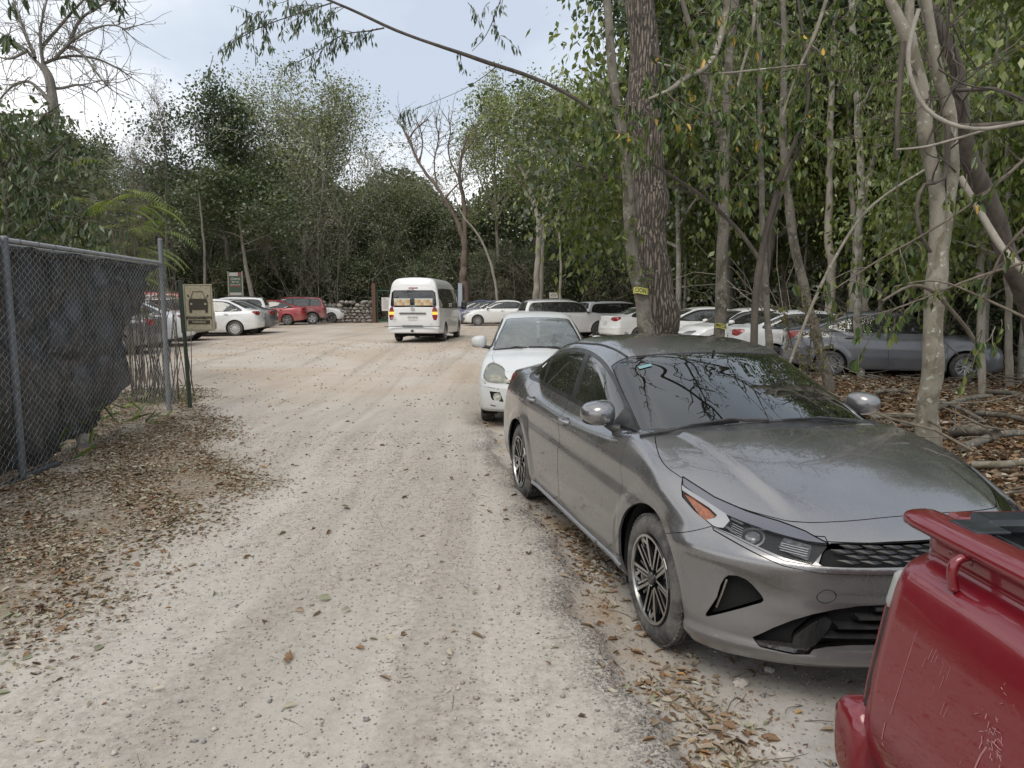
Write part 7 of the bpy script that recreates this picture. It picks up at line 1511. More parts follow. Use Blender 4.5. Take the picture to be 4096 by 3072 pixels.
    b = MB(); b.lathe([(0, .162), (.066, .161)], 16, axis='x'); b.build('cut_face', simple('sawn_wood', (.42, .30, .17), .8), lg)
def make_signs():
    gp = simple('dark_green_post', (.022, .035, .022), .6); wood = NT('stained_board'); v = wood.coord('Object'); n1 = wood.noise(v, 9, 5, .7, .5); wood.p(Base_Color=wood.mix(wood.rng(wood.vor(v, 22), .1, .55), wood.mix(wood.rng(n1, .35, .65), (.21, .175, .105), (.29, .25, .16)), (.33, .30, .21)), Roughness=.75); ink = simple('sign_brown_ink', (.035, .028, .018), .7)
    base = G2(411, 885); e = empty('parking_sign', base, R(14)); tag(e, 'brown parking sign with a black car pictogram on a dark green post', 'sign')
    b = MB(); b.tube([(0, 0, 0), (-.045, 0, 1.95)], .03, 4); b.box((0, -.001, .12), (.055, .055, .26), 0, None, .004); b.build('post', gp, e)
    f = MB(); sk = lambda z: -.045 * z / 1.95
    b = MB(); rt = Matrix.Rotation(R(-1.2), 3, 'Y'); b.box((.20, -.02, 1.585), (.42, .03, .72), 0, rt, .004); pn = b.build('panel', wood.mat, e)
    b = MB(); b.box((-.038, -.015, 1.60), (.06, .075, .80), 0, rt, .004); b.build('side_frame', gp, e)
    fr = MB(); y = -.038
    def L2(u, w, pts): return None
    for (x0, z0, x1, z1) in ((.015, 1.93, .385, 1.93), (.015, 1.245, .385, 1.245), (.015, 1.245, .015, 1.93), (.385, 1.245, .385, 1.93)): fr.tube([(x0, y, z0), (x1, y, z1)], .002, 4)
    fr.build('border_line', ink, pn)
    car = MB(); X = lambda a: .20 + a; Z = 1.66
    def poly(P, d=.004): car.add([(X(p[0]), y - d, Z + p[1]) for p in P], [tuple(range(len(P)))])
    poly([(-.135, .02), (-.125, .055), (-.105, .065), (.105, .065), (.125, .055), (.135, .02), (.135, -.07), (.13, -.15), (.095, -.15), (.095, -.105), (-.095, -.105), (-.095, -.15), (-.13, -.15), (-.135, -.07)])
    for P in ([(-.105, .065), (-.068, .175)], [(-.068, .175), (.068, .175)], [(.068, .175), (.105, .065)]): car.tube([(X(P[0][0]), y - .004, Z + P[0][1]), (X(P[1][0]), y - .004, Z + P[1][1])], .0035, 4)
    for s in (-1, 1): poly([(s * .125, .095), (s * .150, .10), (s * .153, .12), (s * .135, .13)], .004); car.tube([(X(s * .11), y - .004, Z + .075), (X(s * .135), y - .004, Z + .10)], .003, 4)
    car.build('car_pictogram', ink, pn)
    hl = MB()
    for s in (-1, 1): hl.lathe([(0, y - .0065), (.017, y - .0065)], 14, c=(X(s * .10), 0, Z - .015))
    hl.build('pictogram_lamp', wood.mat, pn)
    text_obj('ESTACIONAMIENTO', 'lettering', ink, pn, (.20, y - .003, 1.432), (PI / 2, 0, 0), .056, .002, width=.72, bold=.0022)
    b = MB(); b.box((.20, y, 1.365), (.31, .004, .062)); bar = b.build('text_bar', ink, pn); text_obj('PARKING', 'lettering', wood.mat, pn, (.20, y - .005, 1.365), (PI / 2, 0, 0), .046, .002, bold=.001)
    b = MB(); b.lathe([(.0, .03), (.14, .028), (.19, .01), (.2, -.02)], 18, axis='z', c=(.02, .0, 0)); ft = b.build('concrete_footing', simple('pale_concrete', (.48, .46, .43), .9), e, smooth=.6)
    # green notice board
    D = 42.0; lo = W2(510, 640, D); g0 = ground_base(lo.x, D); e = empty('notice_board', (lo.x, D, g0)); tag(e, 'green notice board reading ¿Quieres saber qué pasó aquí? at the edge of the forest', 'sign')
    zt = W2(510, 588, D).z - g0; w = (523 - 496) / 1533 * D; h = zt - .0; pw = w; zb = W2(510, 638, D).z - g0; H = zt - zb
    b = MB(); b.box((0, 0, (zt + zb) / 2), (pw, .05, H)); bd = b.build('panel', simple('notice_green', (.05, .085, .055), .7), e)
    b = MB()
    for s in (-1, 1): b.box((s * (pw / 2 + .04), 0, zt / 2), (.07, .07, zt + .1))
    b.build('post', simple('grey_wood_post', (.28, .26, .22), .85), e)
    wh = simple('notice_white', (.42, .41, .38), .7); rd = simple('notice_red', (.20, .06, .055), .7); b = MB(); b.box((-pw * .12, -.03, zt - .12), (pw * .68, .01, .2)); b.box((0, -.03, zb + .08), (pw * .92, .01, .16)); b.build('pale_strip', wh, bd)
    b = MB(); b.box((pw * .36, -.03, zt - .13), (pw * .22, .01, .24)); b.box((-pw * .2, -.03, zb + H * .40), (pw * .36, .01, .10)); b.box((pw * .24, -.03, zb + H * .40), (pw * .34, .01, .10)); b.build('red_block', rd, bd)
    for k, (t, sz) in enumerate((('¿Quieres', .20), ('saber qué', .14), ('pasó aquí?', .185))): text_obj(t, 'lettering', wh, bd, (0, -.032, zt - .38 - k * .175), (PI / 2, 0, 0), sz, .002, width=.78, bold=.004)
    # small white board far right
    D = 46; c = W2(1196, 638, D); g0 = ground_base(c.x, D); e = empty('small_signboard', (c.x, D, g0)); tag(e, 'small white signboard with a car outline above the white sport utility car', 'sign'); b = MB(); b.box((0, 0, c.z - g0), (.56, .03, .36)); bd = b.build('panel', simple('sign_cream', (.60, .55, .47), .7), e); b = MB(); b.box((0, .02, (c.z - g0) / 2), (.07, .05, c.z - g0)); b.build('post', gp, e)
    b = MB(); z = c.z - g0
    for q in (((-.16, -.04), (-.16, .02), (-.10, .03), (-.07, .10), (.07, .10), (.10, .03), (.16, .02), (.16, -.04), (-.16, -.04)),): b.tube([(p[0], -.025, z + p[1]) for p in q], .010, 4)
    b.build('car_pictogram', ink, bd)
def make_wall_gate():
    rg = np.random.RandomState(15); stone = NT('limestone'); v = stone.coord('Object'); n1 = stone.noise(v, 3, 6, .7); gi = stone.n('NewGeometry'); stone.p(Base_Color=stone.mix(stone.rng(stone.math('ADD', n1, stone.math('MULTIPLY', gi.outputs['Random Per Island'], .6)), .4, 1.1), (.13, .12, .105), (.42, .39, .35)), Roughness=.95); stone.bump(n1, .6, .03)
    D = 46.0; a = W2(690, 660, D); b_ = W2(806, 660, D); g0 = ground_base(a.x, D); e = empty('stone_wall', (a.x, D, g0)); tag(e, 'low dry stone wall of rough grey limestone right of the left row of cars', 'wall'); b = MB(); L = b_.x - a.x; z = 0; row = 0
    while z < 1.22:
        h = rg.uniform(.16, .26); x = -rg.uniform(0, .3)
        while x < L:
            w = rg.uniform(.2, .5)
            if z < .95 or rg.uniform() < .7:
                c = Vector((x + w / 2, rg.uniform(-.06, .06), z + h / 2)); b.sphere(c, 1, 0, 8, 6, (w * .54, .25, h * .56), Matrix.Rotation(rg.uniform(-.15, .15), 3, 'Y'))
            x += w * .97
        z += h * .95; row += 1
    k = np.array(b.v); k += rg.normal(0, .018, k.shape); b.v = [tuple(q) for q in k]; b.build('masonry', stone.mat, e, smooth=.6)
    D = 45.6
    for px0, px1, tp, mt, lab, nm in ((804, 812, 613, simple('rusty_brown_post', (.13, .075, .055), .85), 'square brown wooden gate post at the right end of the stone wall', 'gate_post'), (990, 999, 613, simple('pale_painted_post', (.42, .45, .52), .7), 'pale grey blue gate post just right of the van roof', 'gate_post')):
        c = W2((px0 + px1) / 2, 660, D); w = (px1 - px0) / 1533 * D; h = W2(px0, tp, D).z - ground_base(c.x, D); b = MB(); b.box((0, 0, h / 2), (w, w, h), 0, None, .015); b.box((0, 0, h + .02), (w * 1.06, w * 1.06, .04), 0, None, .01); o = b.build(nm, mt, loc=(c.x, D, ground_base(c.x, D))); tag(o, lab, 'gate post')
    gm = simple('green_gate_paint', (.03, .085, .055), .5); a = W2(815, 660, D); b_ = W2(988, 660, D); g0 = ground_base(a.x, D); L = b_.x - a.x; e = empty('mesh_gate', (a.x, D + .1, g0)); tag(e, 'green framed wire mesh gate standing between the two gate posts behind the van', 'gate'); H = W2(815, 628, D).z - g0; b = MB()
    for p, q in (((0, 0, .1), (0, 0, H)), ((L, 0, .1), (L, 0, H)), ((0, 0, .12), (L, 0, .12)), ((0, 0, H), (L, 0, H)), ((L / 2, 0, .1), (L / 2, 0, H)), ((0, 0, .12), (L / 2, 0, H * .55))): b.tube([p, q], .035, 6)
    b.build('gate_frame', gm, e, smooth=.9); P = []
    for k in range(int(L / .12)): zz = np.arange(.12, H, .07); P.append((np.stack([k * .12 + .06 * ((np.arange(len(zz)) % 2) * 2 - 1) * .9 + .06, 0 * zz, zz], 1), np.full(len(zz), .006)))
    V, F = tubes(P, 3); mesh_obj('wire_mesh', V, F, gm, e)
    c = W2(834, 657, D); b = MB(); b.box((0, 0, 0), (.56, .015, .86)); o = b.build('notice_sheet', simple('faded_white_sheet', (.62, .60, .58), .7), loc=(c.x, D - .03, c.z)); tag(o, 'white notice with rows of small print hung on the green mesh gate', 'sign')
    b = MB(); rr = random.Random(3)
    for k in range(9): w = .34 + rr.uniform(-.06, .06); b.box((0, -.010, .22 - k * .062), (w, .002, .018))
    b.box((-.10, -.010, .33), (.10, .002, .08)); b.build('print_line', simple('faded_print', (.30, .28, .28), .7), o)
# ================================================================= litter, stones, twigs and logs
def scatter_ground():
    rg = np.random.RandomState(21)
    def lay(name, label, pts, size, mats, p, tilt=.35, asp=.24, lift=.006):
        n = len(pts); x, y = pts[:, 0], pts[:, 1]; z = gz(x, y) + rg.uniform(0, lift, n) + .003; a = rg.uniform(0, 6.28, n); D = np.stack([np.cos(a), np.sin(a), rg.normal(0, tilt, n) * .4], 1); U = np.stack([rg.normal(0, tilt, n), rg.normal(0, tilt, n), np.ones(n)], 1); L = size * rg.uniform(.5, 1.35, n)
        o = leaf_mesh(name, np.stack([x, y, z], 1), D, U, L, L * asp * rg.uniform(.7, 1.3, n), mats, rg.choice(len(mats), n, p=p), fold=.3, curl=.22); return tag(o, label, 'leaves', kind='stuff')
    M5 = [LM['l1'], LM['l2'], LM['l3'], LM['l4'], LM['l5'], LM['l6']]
    # left verge
    def samp(n, x0, x1, y0, y1, f):
        x = rg.uniform(x0, x1, n); y = y0 + (y1 - y0) * rg.uniform(0, 1, n); w = f(x, y); k = rg.uniform(0, 1, n) < w; return np.stack([x[k], y[k]], 1)
    patch = lambda x, y: np.clip(.75 + .7 * np.sin(x * 3.1 + 1.3 * np.sin(y * 2.3)) * np.sin(y * 2.7 + x) + .4 * np.sin(x * 7 + y * 5), .05, 1)
    lay('leaf_litter', 'dry brown and tan leaves lying thickly along the left verge of the track', samp(85000, -9, .5, 1.5, 13.5, lambda x, y: nstep(.30, -.45, x - left_x(y)) * patch(x, y) * np.clip(1.3 - .05 * y, .4, 1)), .055, M5, [.38, .20, .26, .12, .03, .01])
    lay('leaf_fragments', 'crumbled bits of dry leaves between the bigger ones on the left verge', samp(170000, -7, .7, 1.3, 13.5, lambda x, y: nstep(.55, -.45, x - left_x(y)) * np.clip(patch(x, y) + .25, 0, 1) * np.clip(1.3 - .06 * y, .3, 1)), .028, M5, [.32, .22, .22, .14, .09, .01])
    lay('leaf_litter', 'dry leaves gathered along the crumbled edge of the track beside the grey car', samp(60000, .0, 2.6, 1.4, 11.5, lambda x, y: np.exp(-((x - edge_x(y) - .24) / .16)**2) * np.clip(.5 + .7 * np.sin(y * 3.1) + .3 * np.sin(y * 9), .12, 1) * .55 + .012 * (x > edge_x(y) + .1)), .05, M5, [.38, .24, .24, .08, .03, .03])
    lay('leaf_fragments', 'crumbled bits of dry leaves along the crumbled edge of the track', samp(70000, .0, 3.4, 1.3, 11.5, lambda x, y: np.exp(-((x - edge_x(y) - .26) / .20)**2) * np.clip(.6 + .6 * np.sin(y * 3.1), .15, 1) * .6 + .03 * (x > edge_x(y) + .1)), .022, M5, [.36, .26, .2, .14, .02, .02])
    lay('leaf_litter', 'fallen leaves scattered singly over the gravel track', samp(1500, -4, 2.2, 1.3, 12, lambda x, y: .30 + 0 * x), .06, M5, [.28, .2, .22, .14, .13, .03], tilt=.5)
    lay('leaf_litter', 'thick reddish brown leaf litter on the floor of the wood on the right', samp(60000, 3.0, 16, 4, 20, lambda x, y: nstep(3.7, 4.6, x + .25 * np.sin(y * 1.3) - .06 * (y - 6))), .10, M5, [.26, .36, .12, .20, .03, .03], tilt=.6, lift=.05)
    lay('leaf_litter', 'leaf fragments strewn across the dirt of the car park', samp(9000, -10, 6, 11, 26, lambda x, y: .5 * nstep(.2, 1, patch(x, y))), .042, M5, [.3, .22, .22, .16, .06, .04])
    # gravel on the track
    n = 34000; x = rg.uniform(-3.6, 2.2, n); y = 1.3 + 7.5 * rg.uniform(0, 1, n)**1.4; s = rg.uniform(.002, .0065, n) * (1 + 1.2 * (rg.uniform(0, 1, n) > .96)); z = gz(x, y); ph = (1 + 5**.5) / 2
    base = np.array([(0, 0, 1), (1, 0, .1), (.3, .95, 0), (-.8, .6, .1), (-.8, -.6, 0), (.3, -.95, .1), (0, 0, -.6)]); V = base[None] * s[:, None, None] * (1 + rg.normal(0, .2, (n, 7, 3))) * np.array([1, 1, .75]) + np.stack([x, y, z + s * .25], 1)[:, None]; T = np.array([(0, 1, 2), (0, 2, 3), (0, 3, 4), (0, 4, 5), (0, 5, 1), (6, 2, 1), (6, 3, 2), (6, 4, 3), (6, 5, 4), (6, 1, 5)]); F = (T[None] + np.arange(n)[:, None, None] * 7).reshape(-1, 3)
    g1, g2, g3 = simple('gravel_grey', (.22, .21, .20), .9), simple('gravel_pale', (.46, .43, .39), .9), simple('gravel_tan', (.30, .26, .22), .9)
    tag(mesh_obj('gravel', V.reshape(-1, 3), F, [g1, g2, g3], midx=np.repeat(rg.choice(3, n, p=[.45, .25, .30]), 10)), 'small loose stones strewn over the track', 'gravel', kind='stuff')
    # limestone lumps on the shoulder
    for i, (px, py, r) in enumerate(((1600, 1480, .03), (1662, 1450, .022), (1695, 1640, .03), (1430, 1300, .02), (1390, 1200, .022))):
        g = G2(px, py); b = MB(); b.sphere((0, 0, r * .3), r, 0, 9, 6, (1.2, .9, .6)); k = np.array(b.v); k += rg.normal(0, r * .10, k.shape); b.v = [tuple(q) for q in k]; o = b.build('stone', g2, smooth=.5, loc=(g.x, g.y, gz1(g.x, g.y))); tag(o, ['pale stone under the front bumper of the grey car', 'small pale stone next to the one under the bumper', 'pale stone near the red pickup wheel arch', 'pale stone beside the front wheel of the grey car', 'pale stone among the leaves ahead of the grey car door'][i], 'stone')
    # fine twigs
    P = []
    def tw(n, x0, x1, y0, y1, l0, l1, r, ok, up=.0):
        for _ in range(n):
            x = rg.uniform(x0, x1); y = rg.uniform(y0, y1)
            if not ok(x, y): continue
            a = rg.uniform(0, 6.28); q, rr, _2 = curve((x, y, gz1(x, y) + r + rg.uniform(0, up)), (math.cos(a), math.sin(a), rg.normal(0, .05) + up * .2), rg.uniform(l0, l1), r, r * .5, 6, rg, .35); P.append((q, rr))
    tw(260, -4, 2, 1.4, 9, .04, .16, .0016, lambda x, y: True); tw(260, .4, 3.6, 1.6, 10, .06, .30, .0025, lambda x, y: x > edge_x(y)); tw(200, -6, -1, 3, 11, .06, .3, .003, lambda x, y: x < left_x(y))
    tw(12, .6, 2, 3.8, 7.5, .3, .7, .008, lambda x, y: edge_x(y) + .1 < x < edge_x(y) + .5)
    V, F = tubes(P, 4); tag(mesh_obj('twigs', V, F, BK['twig'], smooth=True), 'thin dry twigs littering the track and its verges', 'twigs', kind='stuff')
    P = []; tw(330, 3.9, 15, 5, 18, .3, 1.3, .007, lambda x, y: x > 4.0 + .06 * (y - 6), .30); tw(60, 4.2, 12, 5, 15, .8, 2.4, .016, lambda x, y: True, .35)
    V, F = tubes(P, 5); tag(mesh_obj('brushwood', V, F, [BK['greyb'], BK['twig']], smooth=True, midx=np.random.RandomState(3).randint(0, 2, len(F) // 25 + 1).repeat(25)[:len(F)]), 'tangled heap of dry brushwood on the floor of the wood', 'brushwood', kind='stuff')
    logs = [((1995, 905), (2140, 872), .045), ((1880, 915), (1985, 925), .045), ((1890, 865), (1965, 870), .04), ((2060, 955), (2150, 975), .075), ((1950, 930), (2030, 948), .04), ((2080, 985), (2230, 960), .05), ((2110, 905), (2230, 930), .04), ((2100, 1015), (2230, 1030), .04), ((2020, 880), (2120, 925), .035), ((2130, 850), (2230, 870), .05)]
    lt = ['longest', 'pale sawn', 'short', 'thickest sawn', 'thin', 'crooked', 'dark ended', 'lowest', 'slanting', 'mossy far']
    for i, (p, q, r) in enumerate(logs):
        a, b_ = G2(*p), G2(*q); a.z = gz1(a.x, a.y) + r + .03; b_.z = gz1(b_.x, b_.y) + r + .08; m1 = a.lerp(b_, .35) + Vector((rg.normal(0, .05), rg.normal(0, .05), .03)); m2 = a.lerp(b_, .7) + Vector((rg.normal(0, .05), rg.normal(0, .05), .04)); c = a.copy(); pts = chaikin([tuple(x - c) for x in (a, m1, m2, b_)], 2, closed=False); k = len(pts)
        b2 = MB(); b2.tube(pts, [r * (1 - .25 * j / k) for j in range(k)], 12); o = b2.build('fallen_log', [BK['greyb'], BK['near'], BK['greyb']][i % 3], smooth=.7, loc=c); tag(o, ['longest pale branch lying behind the pale twin trunk', 'pale sawn pole lying just left of the pale twin trunk foot', 'short pale pole near the silver blue sedan', 'thickest sawn log lying right of the pale twin trunk', 'thin pole touching the foot of the pale twin trunk', 'crooked branch at the right edge above the grey car bonnet', 'branch lying at the right edge level with the silver sedan front wheel', 'lowest branch in the leaf litter at the right edge', 'slanting branch between the twin trunk and the thickest sawn log', 'long branch at the right edge behind the others'][i], 'log', 'logs and poles on the wood floor')
# ================================================================= red pickup
def make_pickup():
    red = paint('scratched_red_paint', (.165, .004, .012), .1, .28, .10, (.30, .12, .12), .5, 1.0)
    pale = simple('scratch_pale', (.34, .17, .17), .7); blk = rubber('bed_liner', (.012, .016, .02), .38, .15)
    # body frame: origin at the ground under the rear right corner of the bed; +x forward, +y left
    e = empty('red_pickup', (PK[0], PK[1], 0), PK[2]); e.scale = (1, 1, .835); tag(e, 'old scratched red pickup with a black bed liner at the lower right edge', 'pickup')
    Lb = 1.95; rail_z = 1.30; W = 1.50
    # side panel profile: (y outwards positive = -local y, z)
    prof = [(.19, .50), (.208, .60), (.198, .72), (.178, .85), (.155, 1.0), (.134, 1.10), (.112, 1.145), (.080, 1.168), (.056, 1.180), (.048, 1.196), (.054, 1.212), (.052, 1.25), (.04, 1.268)]
    pr = chaikin(prof, 2, closed=False); xs = np.linspace(0, Lb, 60); V = []; 
    ax, wr = .98, .42
    def out(x, y, z):
        t = sstep(.045, 0.0, x); return y - .022 * t * t
    for x in xs:
        for (y, z) in pr:
            d = math.hypot(x - ax, z - .36); bulge = .035 * sstep(wr + .13, wr + .01, d) if z < 1.0 else 0; V.append((x, -(out(x, y + bulge, z)), z))
    n = len(pr); F = [(i * n + j, (i + 1) * n + j, (i + 1) * n + j + 1, i * n + j + 1) for i in range(59) for j in range(n - 1)]
    F = [f for f in F if min(math.hypot(V[k][0] - ax, V[k][2] - .36) for k in f) > wr]
    mesh_obj('bed_side', V, [f for f in F], red, e, smooth=True)
    mesh_obj('bed_side', [(x, W - y, z) for x, y, z in V], [f[::-1] for f in F], red, e, smooth=True)
    # rolled top rail
    for s, yb in ((-1, 0), (1, W)):
        b = MB(); rp = chaikin([(.0, 1.262), (.070, 1.258), (.088, 1.268), (.090, 1.292), (.07, 1.313), (.01, 1.318), (-.012, 1.308), (-.012, 1.27)], 2); m = len(rp); VV = []
        xx = [-.055, -.04, 0, .05] + list(np.linspace(.1, Lb, 16))
        for i, x in enumerate(xx):
            k = .75 if i == 0 else (.93 if i == 1 else 1); cy, cz = .040, 1.288
            for (y, z) in rp: VV.append((x, yb + s * (cy + (y - cy) * k), cz + (z - cz) * k))
        FF = [(i * m + j, i * m + (j + 1) % m, (i + 1) * m + (j + 1) % m, (i + 1) * m + j) for i in range(len(xx) - 1) for j in range(m)] + [tuple(range(m))[::-1]]
        if s > 0: FF = [f[::-1] for f in FF]
        b.add(VV, FF); b.build('bed_rail', red, e, smooth=.9)
    # rope hooks
    for x in (.215, 1.05):
        b = MB(); b.tube(chaikin([(x, -.070, 1.262), (x, -.105, 1.250), (x, -.112, 1.21), (x, -.104, 1.165)], 2, closed=False), .0125, 10); b.sphere((x, -.104, 1.165), .0135, 0, 10, 6); b.build('rope_hook', red, e, smooth=.9)
    b = MB()
    for x in (.12, .20, .55, .72, .90, 1.05, 1.35, 1.6): b.lathe([(0, .004), (.006, .003), (.009, 0)], 10, c=(x, 0, 1.232)); 
    b.v = [(v[0], -.053 - v[1], v[2]) for v in b.v]; b.build('spot_weld', red, e, smooth=.9)
    # tailgate seen end-on, liner, bumper corner
    b = MB(); b.box((-.005, W / 2, .92), (.05, W - .05, .62), bev=.015); b.box((0, W / 2, 1.27), (.09, W - .04, .075), bev=.02); b.build('tailgate', red, e, smooth=.6)
    b = MB(); b.box((.045, W / 2, .94), (.03, W - .14, .70), bev=.01); b.box((.05, W / 2, 1.295), (.10, W - .12, .05), bev=.015)
    for s, yb in ((1, .055), (-1, W - .055)): b.box((Lb / 2, yb, .94), (Lb, .03, .70), bev=.01)
    b.box((Lb / 2, W / 2, .60), (Lb, W - .1, .03)); b.box((Lb - .02, W / 2, .94), (.03, W - .1, .7))
    for k in range(7): b.box((Lb / 2, .2 + k * .19, .62), (Lb - .1, .05, .02), bev=.005)
    b.box((.065, W / 2, 1.19), (.02, W - .2, .03), bev=.008)
    b.build('bed_liner', blk, e, smooth=.5)
    b = MB(); b.box((.13, .012, 1.315), (.11, .09, .012), 0, None, .004); b.build('liner_corner', blk, e)
    # rear lamp, seal and bumper
    def edge(z0, z1, ins, x): return [(x, -(np.interp(z, [q[1] for q in prof], [q[0] for q in prof]) - ins), z) for z in np.linspace(z0, z1, 9)]
    b = MB(); b.tube(edge(.99, 1.115, .030, -.004), [.010] + [.017] * 7 + [.010], 8); b.build('tail_lamp', simple('pale_lens', (.30, .31, .29), .3), e, smooth=.9)
    b = MB(); b.tube(edge(.63, .985, .030, -.004), .011, 6); b.build('corner_seal', MT['black'], e, smooth=.9)
    b = MB(); b.tube(edge(.60, .985, .036, -.022), .010, 6); b.build('corner_panel', red, e, smooth=.9)
    V = []; b = MB(); bp = chaikin([(.05, .645), (-.07, .645), (-.105, .61), (-.10, .44), (-.07, .36), (.0, .34), (.05, .36)], 2); m = len(bp); ys = [-.232, -.225, -.20, 0, .3, 1.2, 1.5, 1.57, 1.585]; sc2 = [.6, .85, .97, 1, 1, 1, .97, .85, .6]
    for y, k in zip(ys, sc2):
        for (x, z) in bp: V.append((-.02 + (x + .02) * k, y, .47 + (z - .47) * k))
    b.add(V, [(i * m + j, i * m + (j + 1) % m, (i + 1) * m + (j + 1) % m, (i + 1) * m + j) for i in range(len(ys) - 1) for j in range(m)] + [tuple(range(m))[::-1], tuple((len(ys) - 1) * m + j for j in range(m))]); b.build('rear_bumper', red, e, smooth=.9)
    b = MB(); V = []
    for k in range(24): a = R(-20) + R(220) * k / 23; V += [(ax + wr * math.cos(a), -.02, .36 + wr * math.sin(a)), (ax + wr * math.cos(a), .35, .36 + wr * math.sin(a))]
    b.add(V, [(2 * k, 2 * k + 2, 2 * k + 3, 2 * k + 1) for k in range(23)]); b.build('arch_liner', MT['matt'], e)
    for y, s in ((.02, -1), (W - .02, 1)):
        w = empty('wheel', (ax, y, .401), 0, e); w.scale = (1, 1, 1 / .835); t = MB(); t.lathe([(.19, 0), (.21, -.008), (.30, -.008), (.325, .02), (.335, .05), (.335, .16), (.32, .19), (.19, .2)], 40); t.v = [(v[0], -s * v[1], v[2]) for v in t.v]; t.build('tyre', MT['tyre'], w, smooth=.7); t = MB(); t.lathe([(.192, .004), (.18, .02), (.16, .07), (.06, .05), (0, .05)], 30); t.v = [(v[0], -s * v[1], v[2]) for v in t.v]; t.build('rim', MT['silver'], w, smooth=.7)
    b = MB(); b.box((Lb / 2 + .4, W / 2, .45), (Lb + .9, W * .7, .12)); b.build('chassis', MT['matt'], e)
    # cab: outside the picture to the right, closed off simply but with its real outline
    S = MB(); cabp = [(Lb + .06, .45), (Lb + .06, 1.18), (Lb + .14, 1.58), (Lb + .3, 1.64), (Lb + 1.15, 1.62), (Lb + 1.75, 1.12), (Lb + 2.75, 1.02), (Lb + 2.85, .9), (Lb + 2.85, .42), (Lb + 2.6, .38), (Lb + 2.5, .66), (Lb + 2.2, .76), (Lb + 1.9, .66), (Lb + 1.8, .36), (Lb + .1, .36)]
    S.prism(chaikin(cabp, 1), lambda u, v, w: Vector((u, w, v)), -.05, W + .05); S.build('cab', red, e, smooth=.5)
    # scratches and a flaked patch
    b = MB(); rr = random.Random(4)
    def on(x, z):
        i = min(range(len(pr)), key=lambda k: abs(pr[k][1] - z)); d = math.hypot(x - ax, z - .36); y = pr[i][0] + (.035 * sstep(wr + .13, wr + .01, d)); return Vector((x, -(out(x, y, z) + .0015), z))
    def scr(pts, r): b.tube([on(*p) for p in pts], r, 4)
    scr([(.16, 1.0), (.155, .9), (.15, .8), (.145, .72)], .0006); scr([(.13, .68), (.125, .62)], .0012)
    scr([(.46, .86), (.452, .83), (.448, .80), (.445, .765)], .0022); scr([(.60, .88), (.63, .872)], .0014); scr([(.62, .83), (.66, .80)], .0012); scr([(.78, .80), (.77, .74), (.76, .68)], .0010)
    for k in range(46): x = .465 + rr.gauss(0, .022); z = .89 + rr.gauss(0, .026); scr([(x, z), (x + rr.gauss(0, .009), z + rr.gauss(0, .009))], .0010)
    for k in range(40): x = rr.uniform(.1, 1.3); z = rr.uniform(.6, 1.05); scr([(x, z), (x + rr.gauss(0, .004), z + rr.gauss(0, .006))], rr.uniform(.0004, .001))
    for k in range(10): x = .22 + k * .012; z = 1.0 - rr.uniform(0, .12); scr([(x, z), (x - .004, z - rr.uniform(.02, .05))], .0004)
    b.build('scratch', pale, e)
    return e
PK = (1.185, 1.90, R(-88))
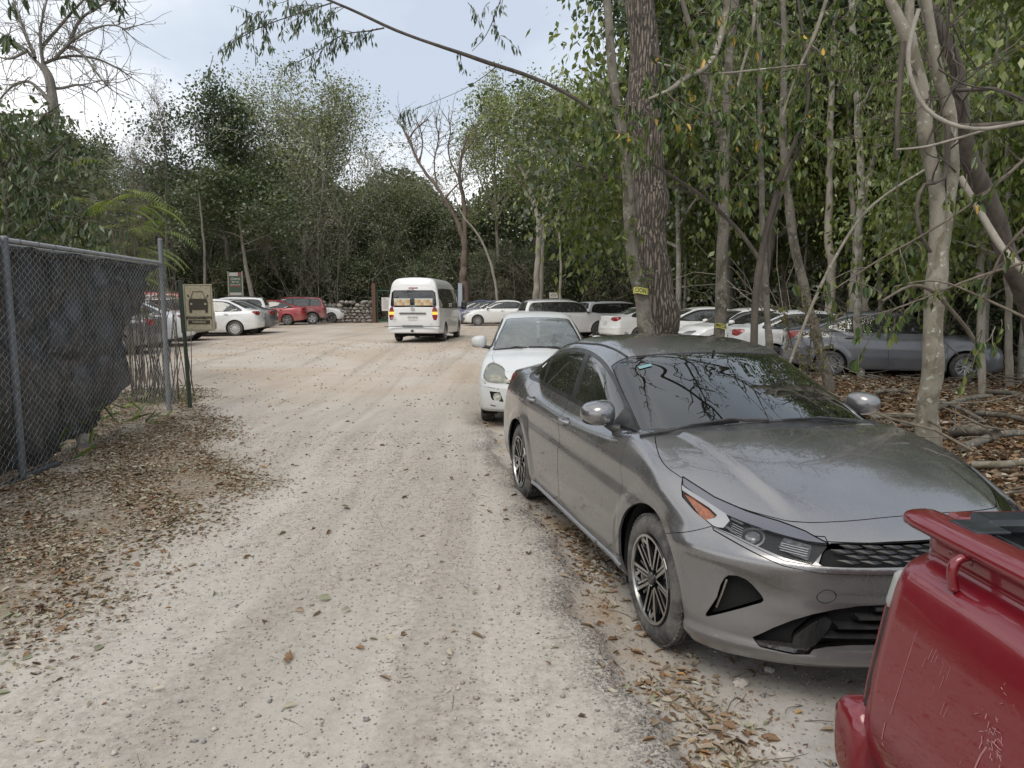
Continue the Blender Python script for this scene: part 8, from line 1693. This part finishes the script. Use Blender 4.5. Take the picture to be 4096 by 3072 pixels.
# ================================================================= light, sky and camera
def make_light():
    w = bpy.data.worlds.new('World'); sc.world = w; w.use_nodes = True; t = w.node_tree; N = t.nodes; L = t.links; bg = N['Background']
    el, az = R(52), R(200)
    sky = N.new('ShaderNodeTexSky'); sky.sky_type = 'NISHITA'; sky.sun_disc = False; sky.sun_elevation = el; sky.sun_rotation = az; sky.air_density = 1.0; sky.dust_density = 2.0; sky.ozone_density = 1.5
    co = N.new('ShaderNodeTexCoord'); sp = N.new('ShaderNodeSeparateXYZ'); L.new(co.outputs['Generated'], sp.inputs[0])
    def mth(op, a, b=0.0, clamp=False):
        o = N.new('ShaderNodeMath'); o.operation = op; o.use_clamp = clamp
        for i, v in ((0, a), (1, b)):
            if isinstance(v, bpy.types.NodeSocket): L.new(v, o.inputs[i])
            else: o.inputs[i].default_value = v
        return o.outputs[0]
    den = mth('ADD', mth('MAXIMUM', sp.outputs[2], 0.0), .18); px = mth('DIVIDE', sp.outputs[0], den); py = mth('DIVIDE', sp.outputs[1], den); cb = N.new('ShaderNodeCombineXYZ'); L.new(px, cb.inputs[0]); L.new(py, cb.inputs[1])
    def noise(scale, detail, rough, dist, off):
        m = N.new('ShaderNodeMapping'); m.inputs['Location'].default_value = off; L.new(cb.outputs[0], m.inputs[0]); n = N.new('ShaderNodeTexNoise'); n.inputs['Scale'].default_value = scale; n.inputs['Detail'].default_value = detail; n.inputs['Roughness'].default_value = rough; n.inputs['Distortion'].default_value = dist; L.new(m.outputs[0], n.inputs[0]); return n.outputs[0]
    n1 = noise(.55, 6, .52, .4, (2.2, 1.0, 0)); n2 = noise(1.3, 5, .5, .3, (7, 3, 0))
    def ramp(f, st):
        r = N.new('ShaderNodeValToRGB'); e = r.color_ramp.elements
        while len(e) < len(st): e.new(.5)
        for k, (p, c) in enumerate(st): e[k].position = p; e[k].color = (*c, 1)
        L.new(f, r.inputs[0]); return r.outputs[0]
    f = mth('ADD', mth('MULTIPLY', n1, .72), mth('MULTIPLY', n2, .28))
    # brighter towards the left, bluer grey towards the right, as the cloud deck is
    side = mth('MULTIPLY', px, -.05); f = mth('ADD', f, side)
    cloud = ramp(f, [(.38, (4.6, 5.15, 6.0)), (.46, (5.6, 6.1, 6.8)), (.52, (7.4, 7.6, 7.9)), (.60, (10.0, 9.9, 9.8))])
    mx = N.new('ShaderNodeMix'); mx.data_type = 'RGBA'; mx.inputs[0].default_value = .90; L.new(sky.outputs[0], mx.inputs[6]); L.new(cloud, mx.inputs[7]); L.new(mx.outputs[2], bg.inputs[0]); bg.inputs[1].default_value = .10
    s = bpy.data.lights.new('Sun', 'SUN'); s.energy = 1.1; s.angle = R(32); s.color = (1.0, .93, .82); o = bpy.data.objects.new('Sun', s); COL.objects.link(o)
    # sun behind the camera to the left, high
    d = Vector((-math.sin(R(20)) * math.cos(el) * 1.0, -math.cos(R(20)) * math.cos(el), math.sin(el))); o.rotation_euler = d.to_track_quat('Z', 'Y').to_euler(); o.location = (0, 0, 30)
    cam = bpy.data.cameras.new('Camera'); c = bpy.data.objects.new('Camera', cam); COL.objects.link(c); c.location = (0, 0, CAM_H); c.rotation_euler = (PI / 2 - PITCH, 0, 0); cam.sensor_width = 36; cam.lens = 36 * FPX; cam.clip_end = 1200; cam.clip_start = .05; sc.camera = c
    sc.view_settings.view_transform = 'Standard'; sc.view_settings.look = 'None'; sc.view_settings.exposure = EXPO; sc.view_settings.gamma = 1; sc.view_settings.use_curve_mapping = False
    sc.cycles.max_bounces = 7; sc.cycles.diffuse_bounces = 3; sc.cycles.glossy_bounces = 3; sc.cycles.transmission_bounces = 4; sc.cycles.transparent_max_bounces = 12; sc.cycles.use_denoising = True
    try: sc.cycles.denoiser = 'OPENIMAGEDENOISE'
    except Exception: pass
    sc.cycles.caustics_reflective = False; sc.cycles.caustics_refractive = False
EXPO = 0.52
# ================================================================= build everything
import time as _t
_t0 = _t.time()
def stage(n): print('STAGE', n, round(_t.time() - _t0, 1), flush=True)
leaf_mats(); barks(); make_light(); make_ground(); stage('ground')
make_protos(); make_forest(); stage('forest')
make_skyline(); make_near_trees(); stage('near trees')
make_fence(); make_signs(); make_wall_gate(); scatter_ground(); stage('small things')
make_pickup(); make_hero((1.234, 4.893, 0.0), math.atan2(-.9737, .2282)); stage('hero')
make_tiida(); make_van(); make_cars(); stage('cars')
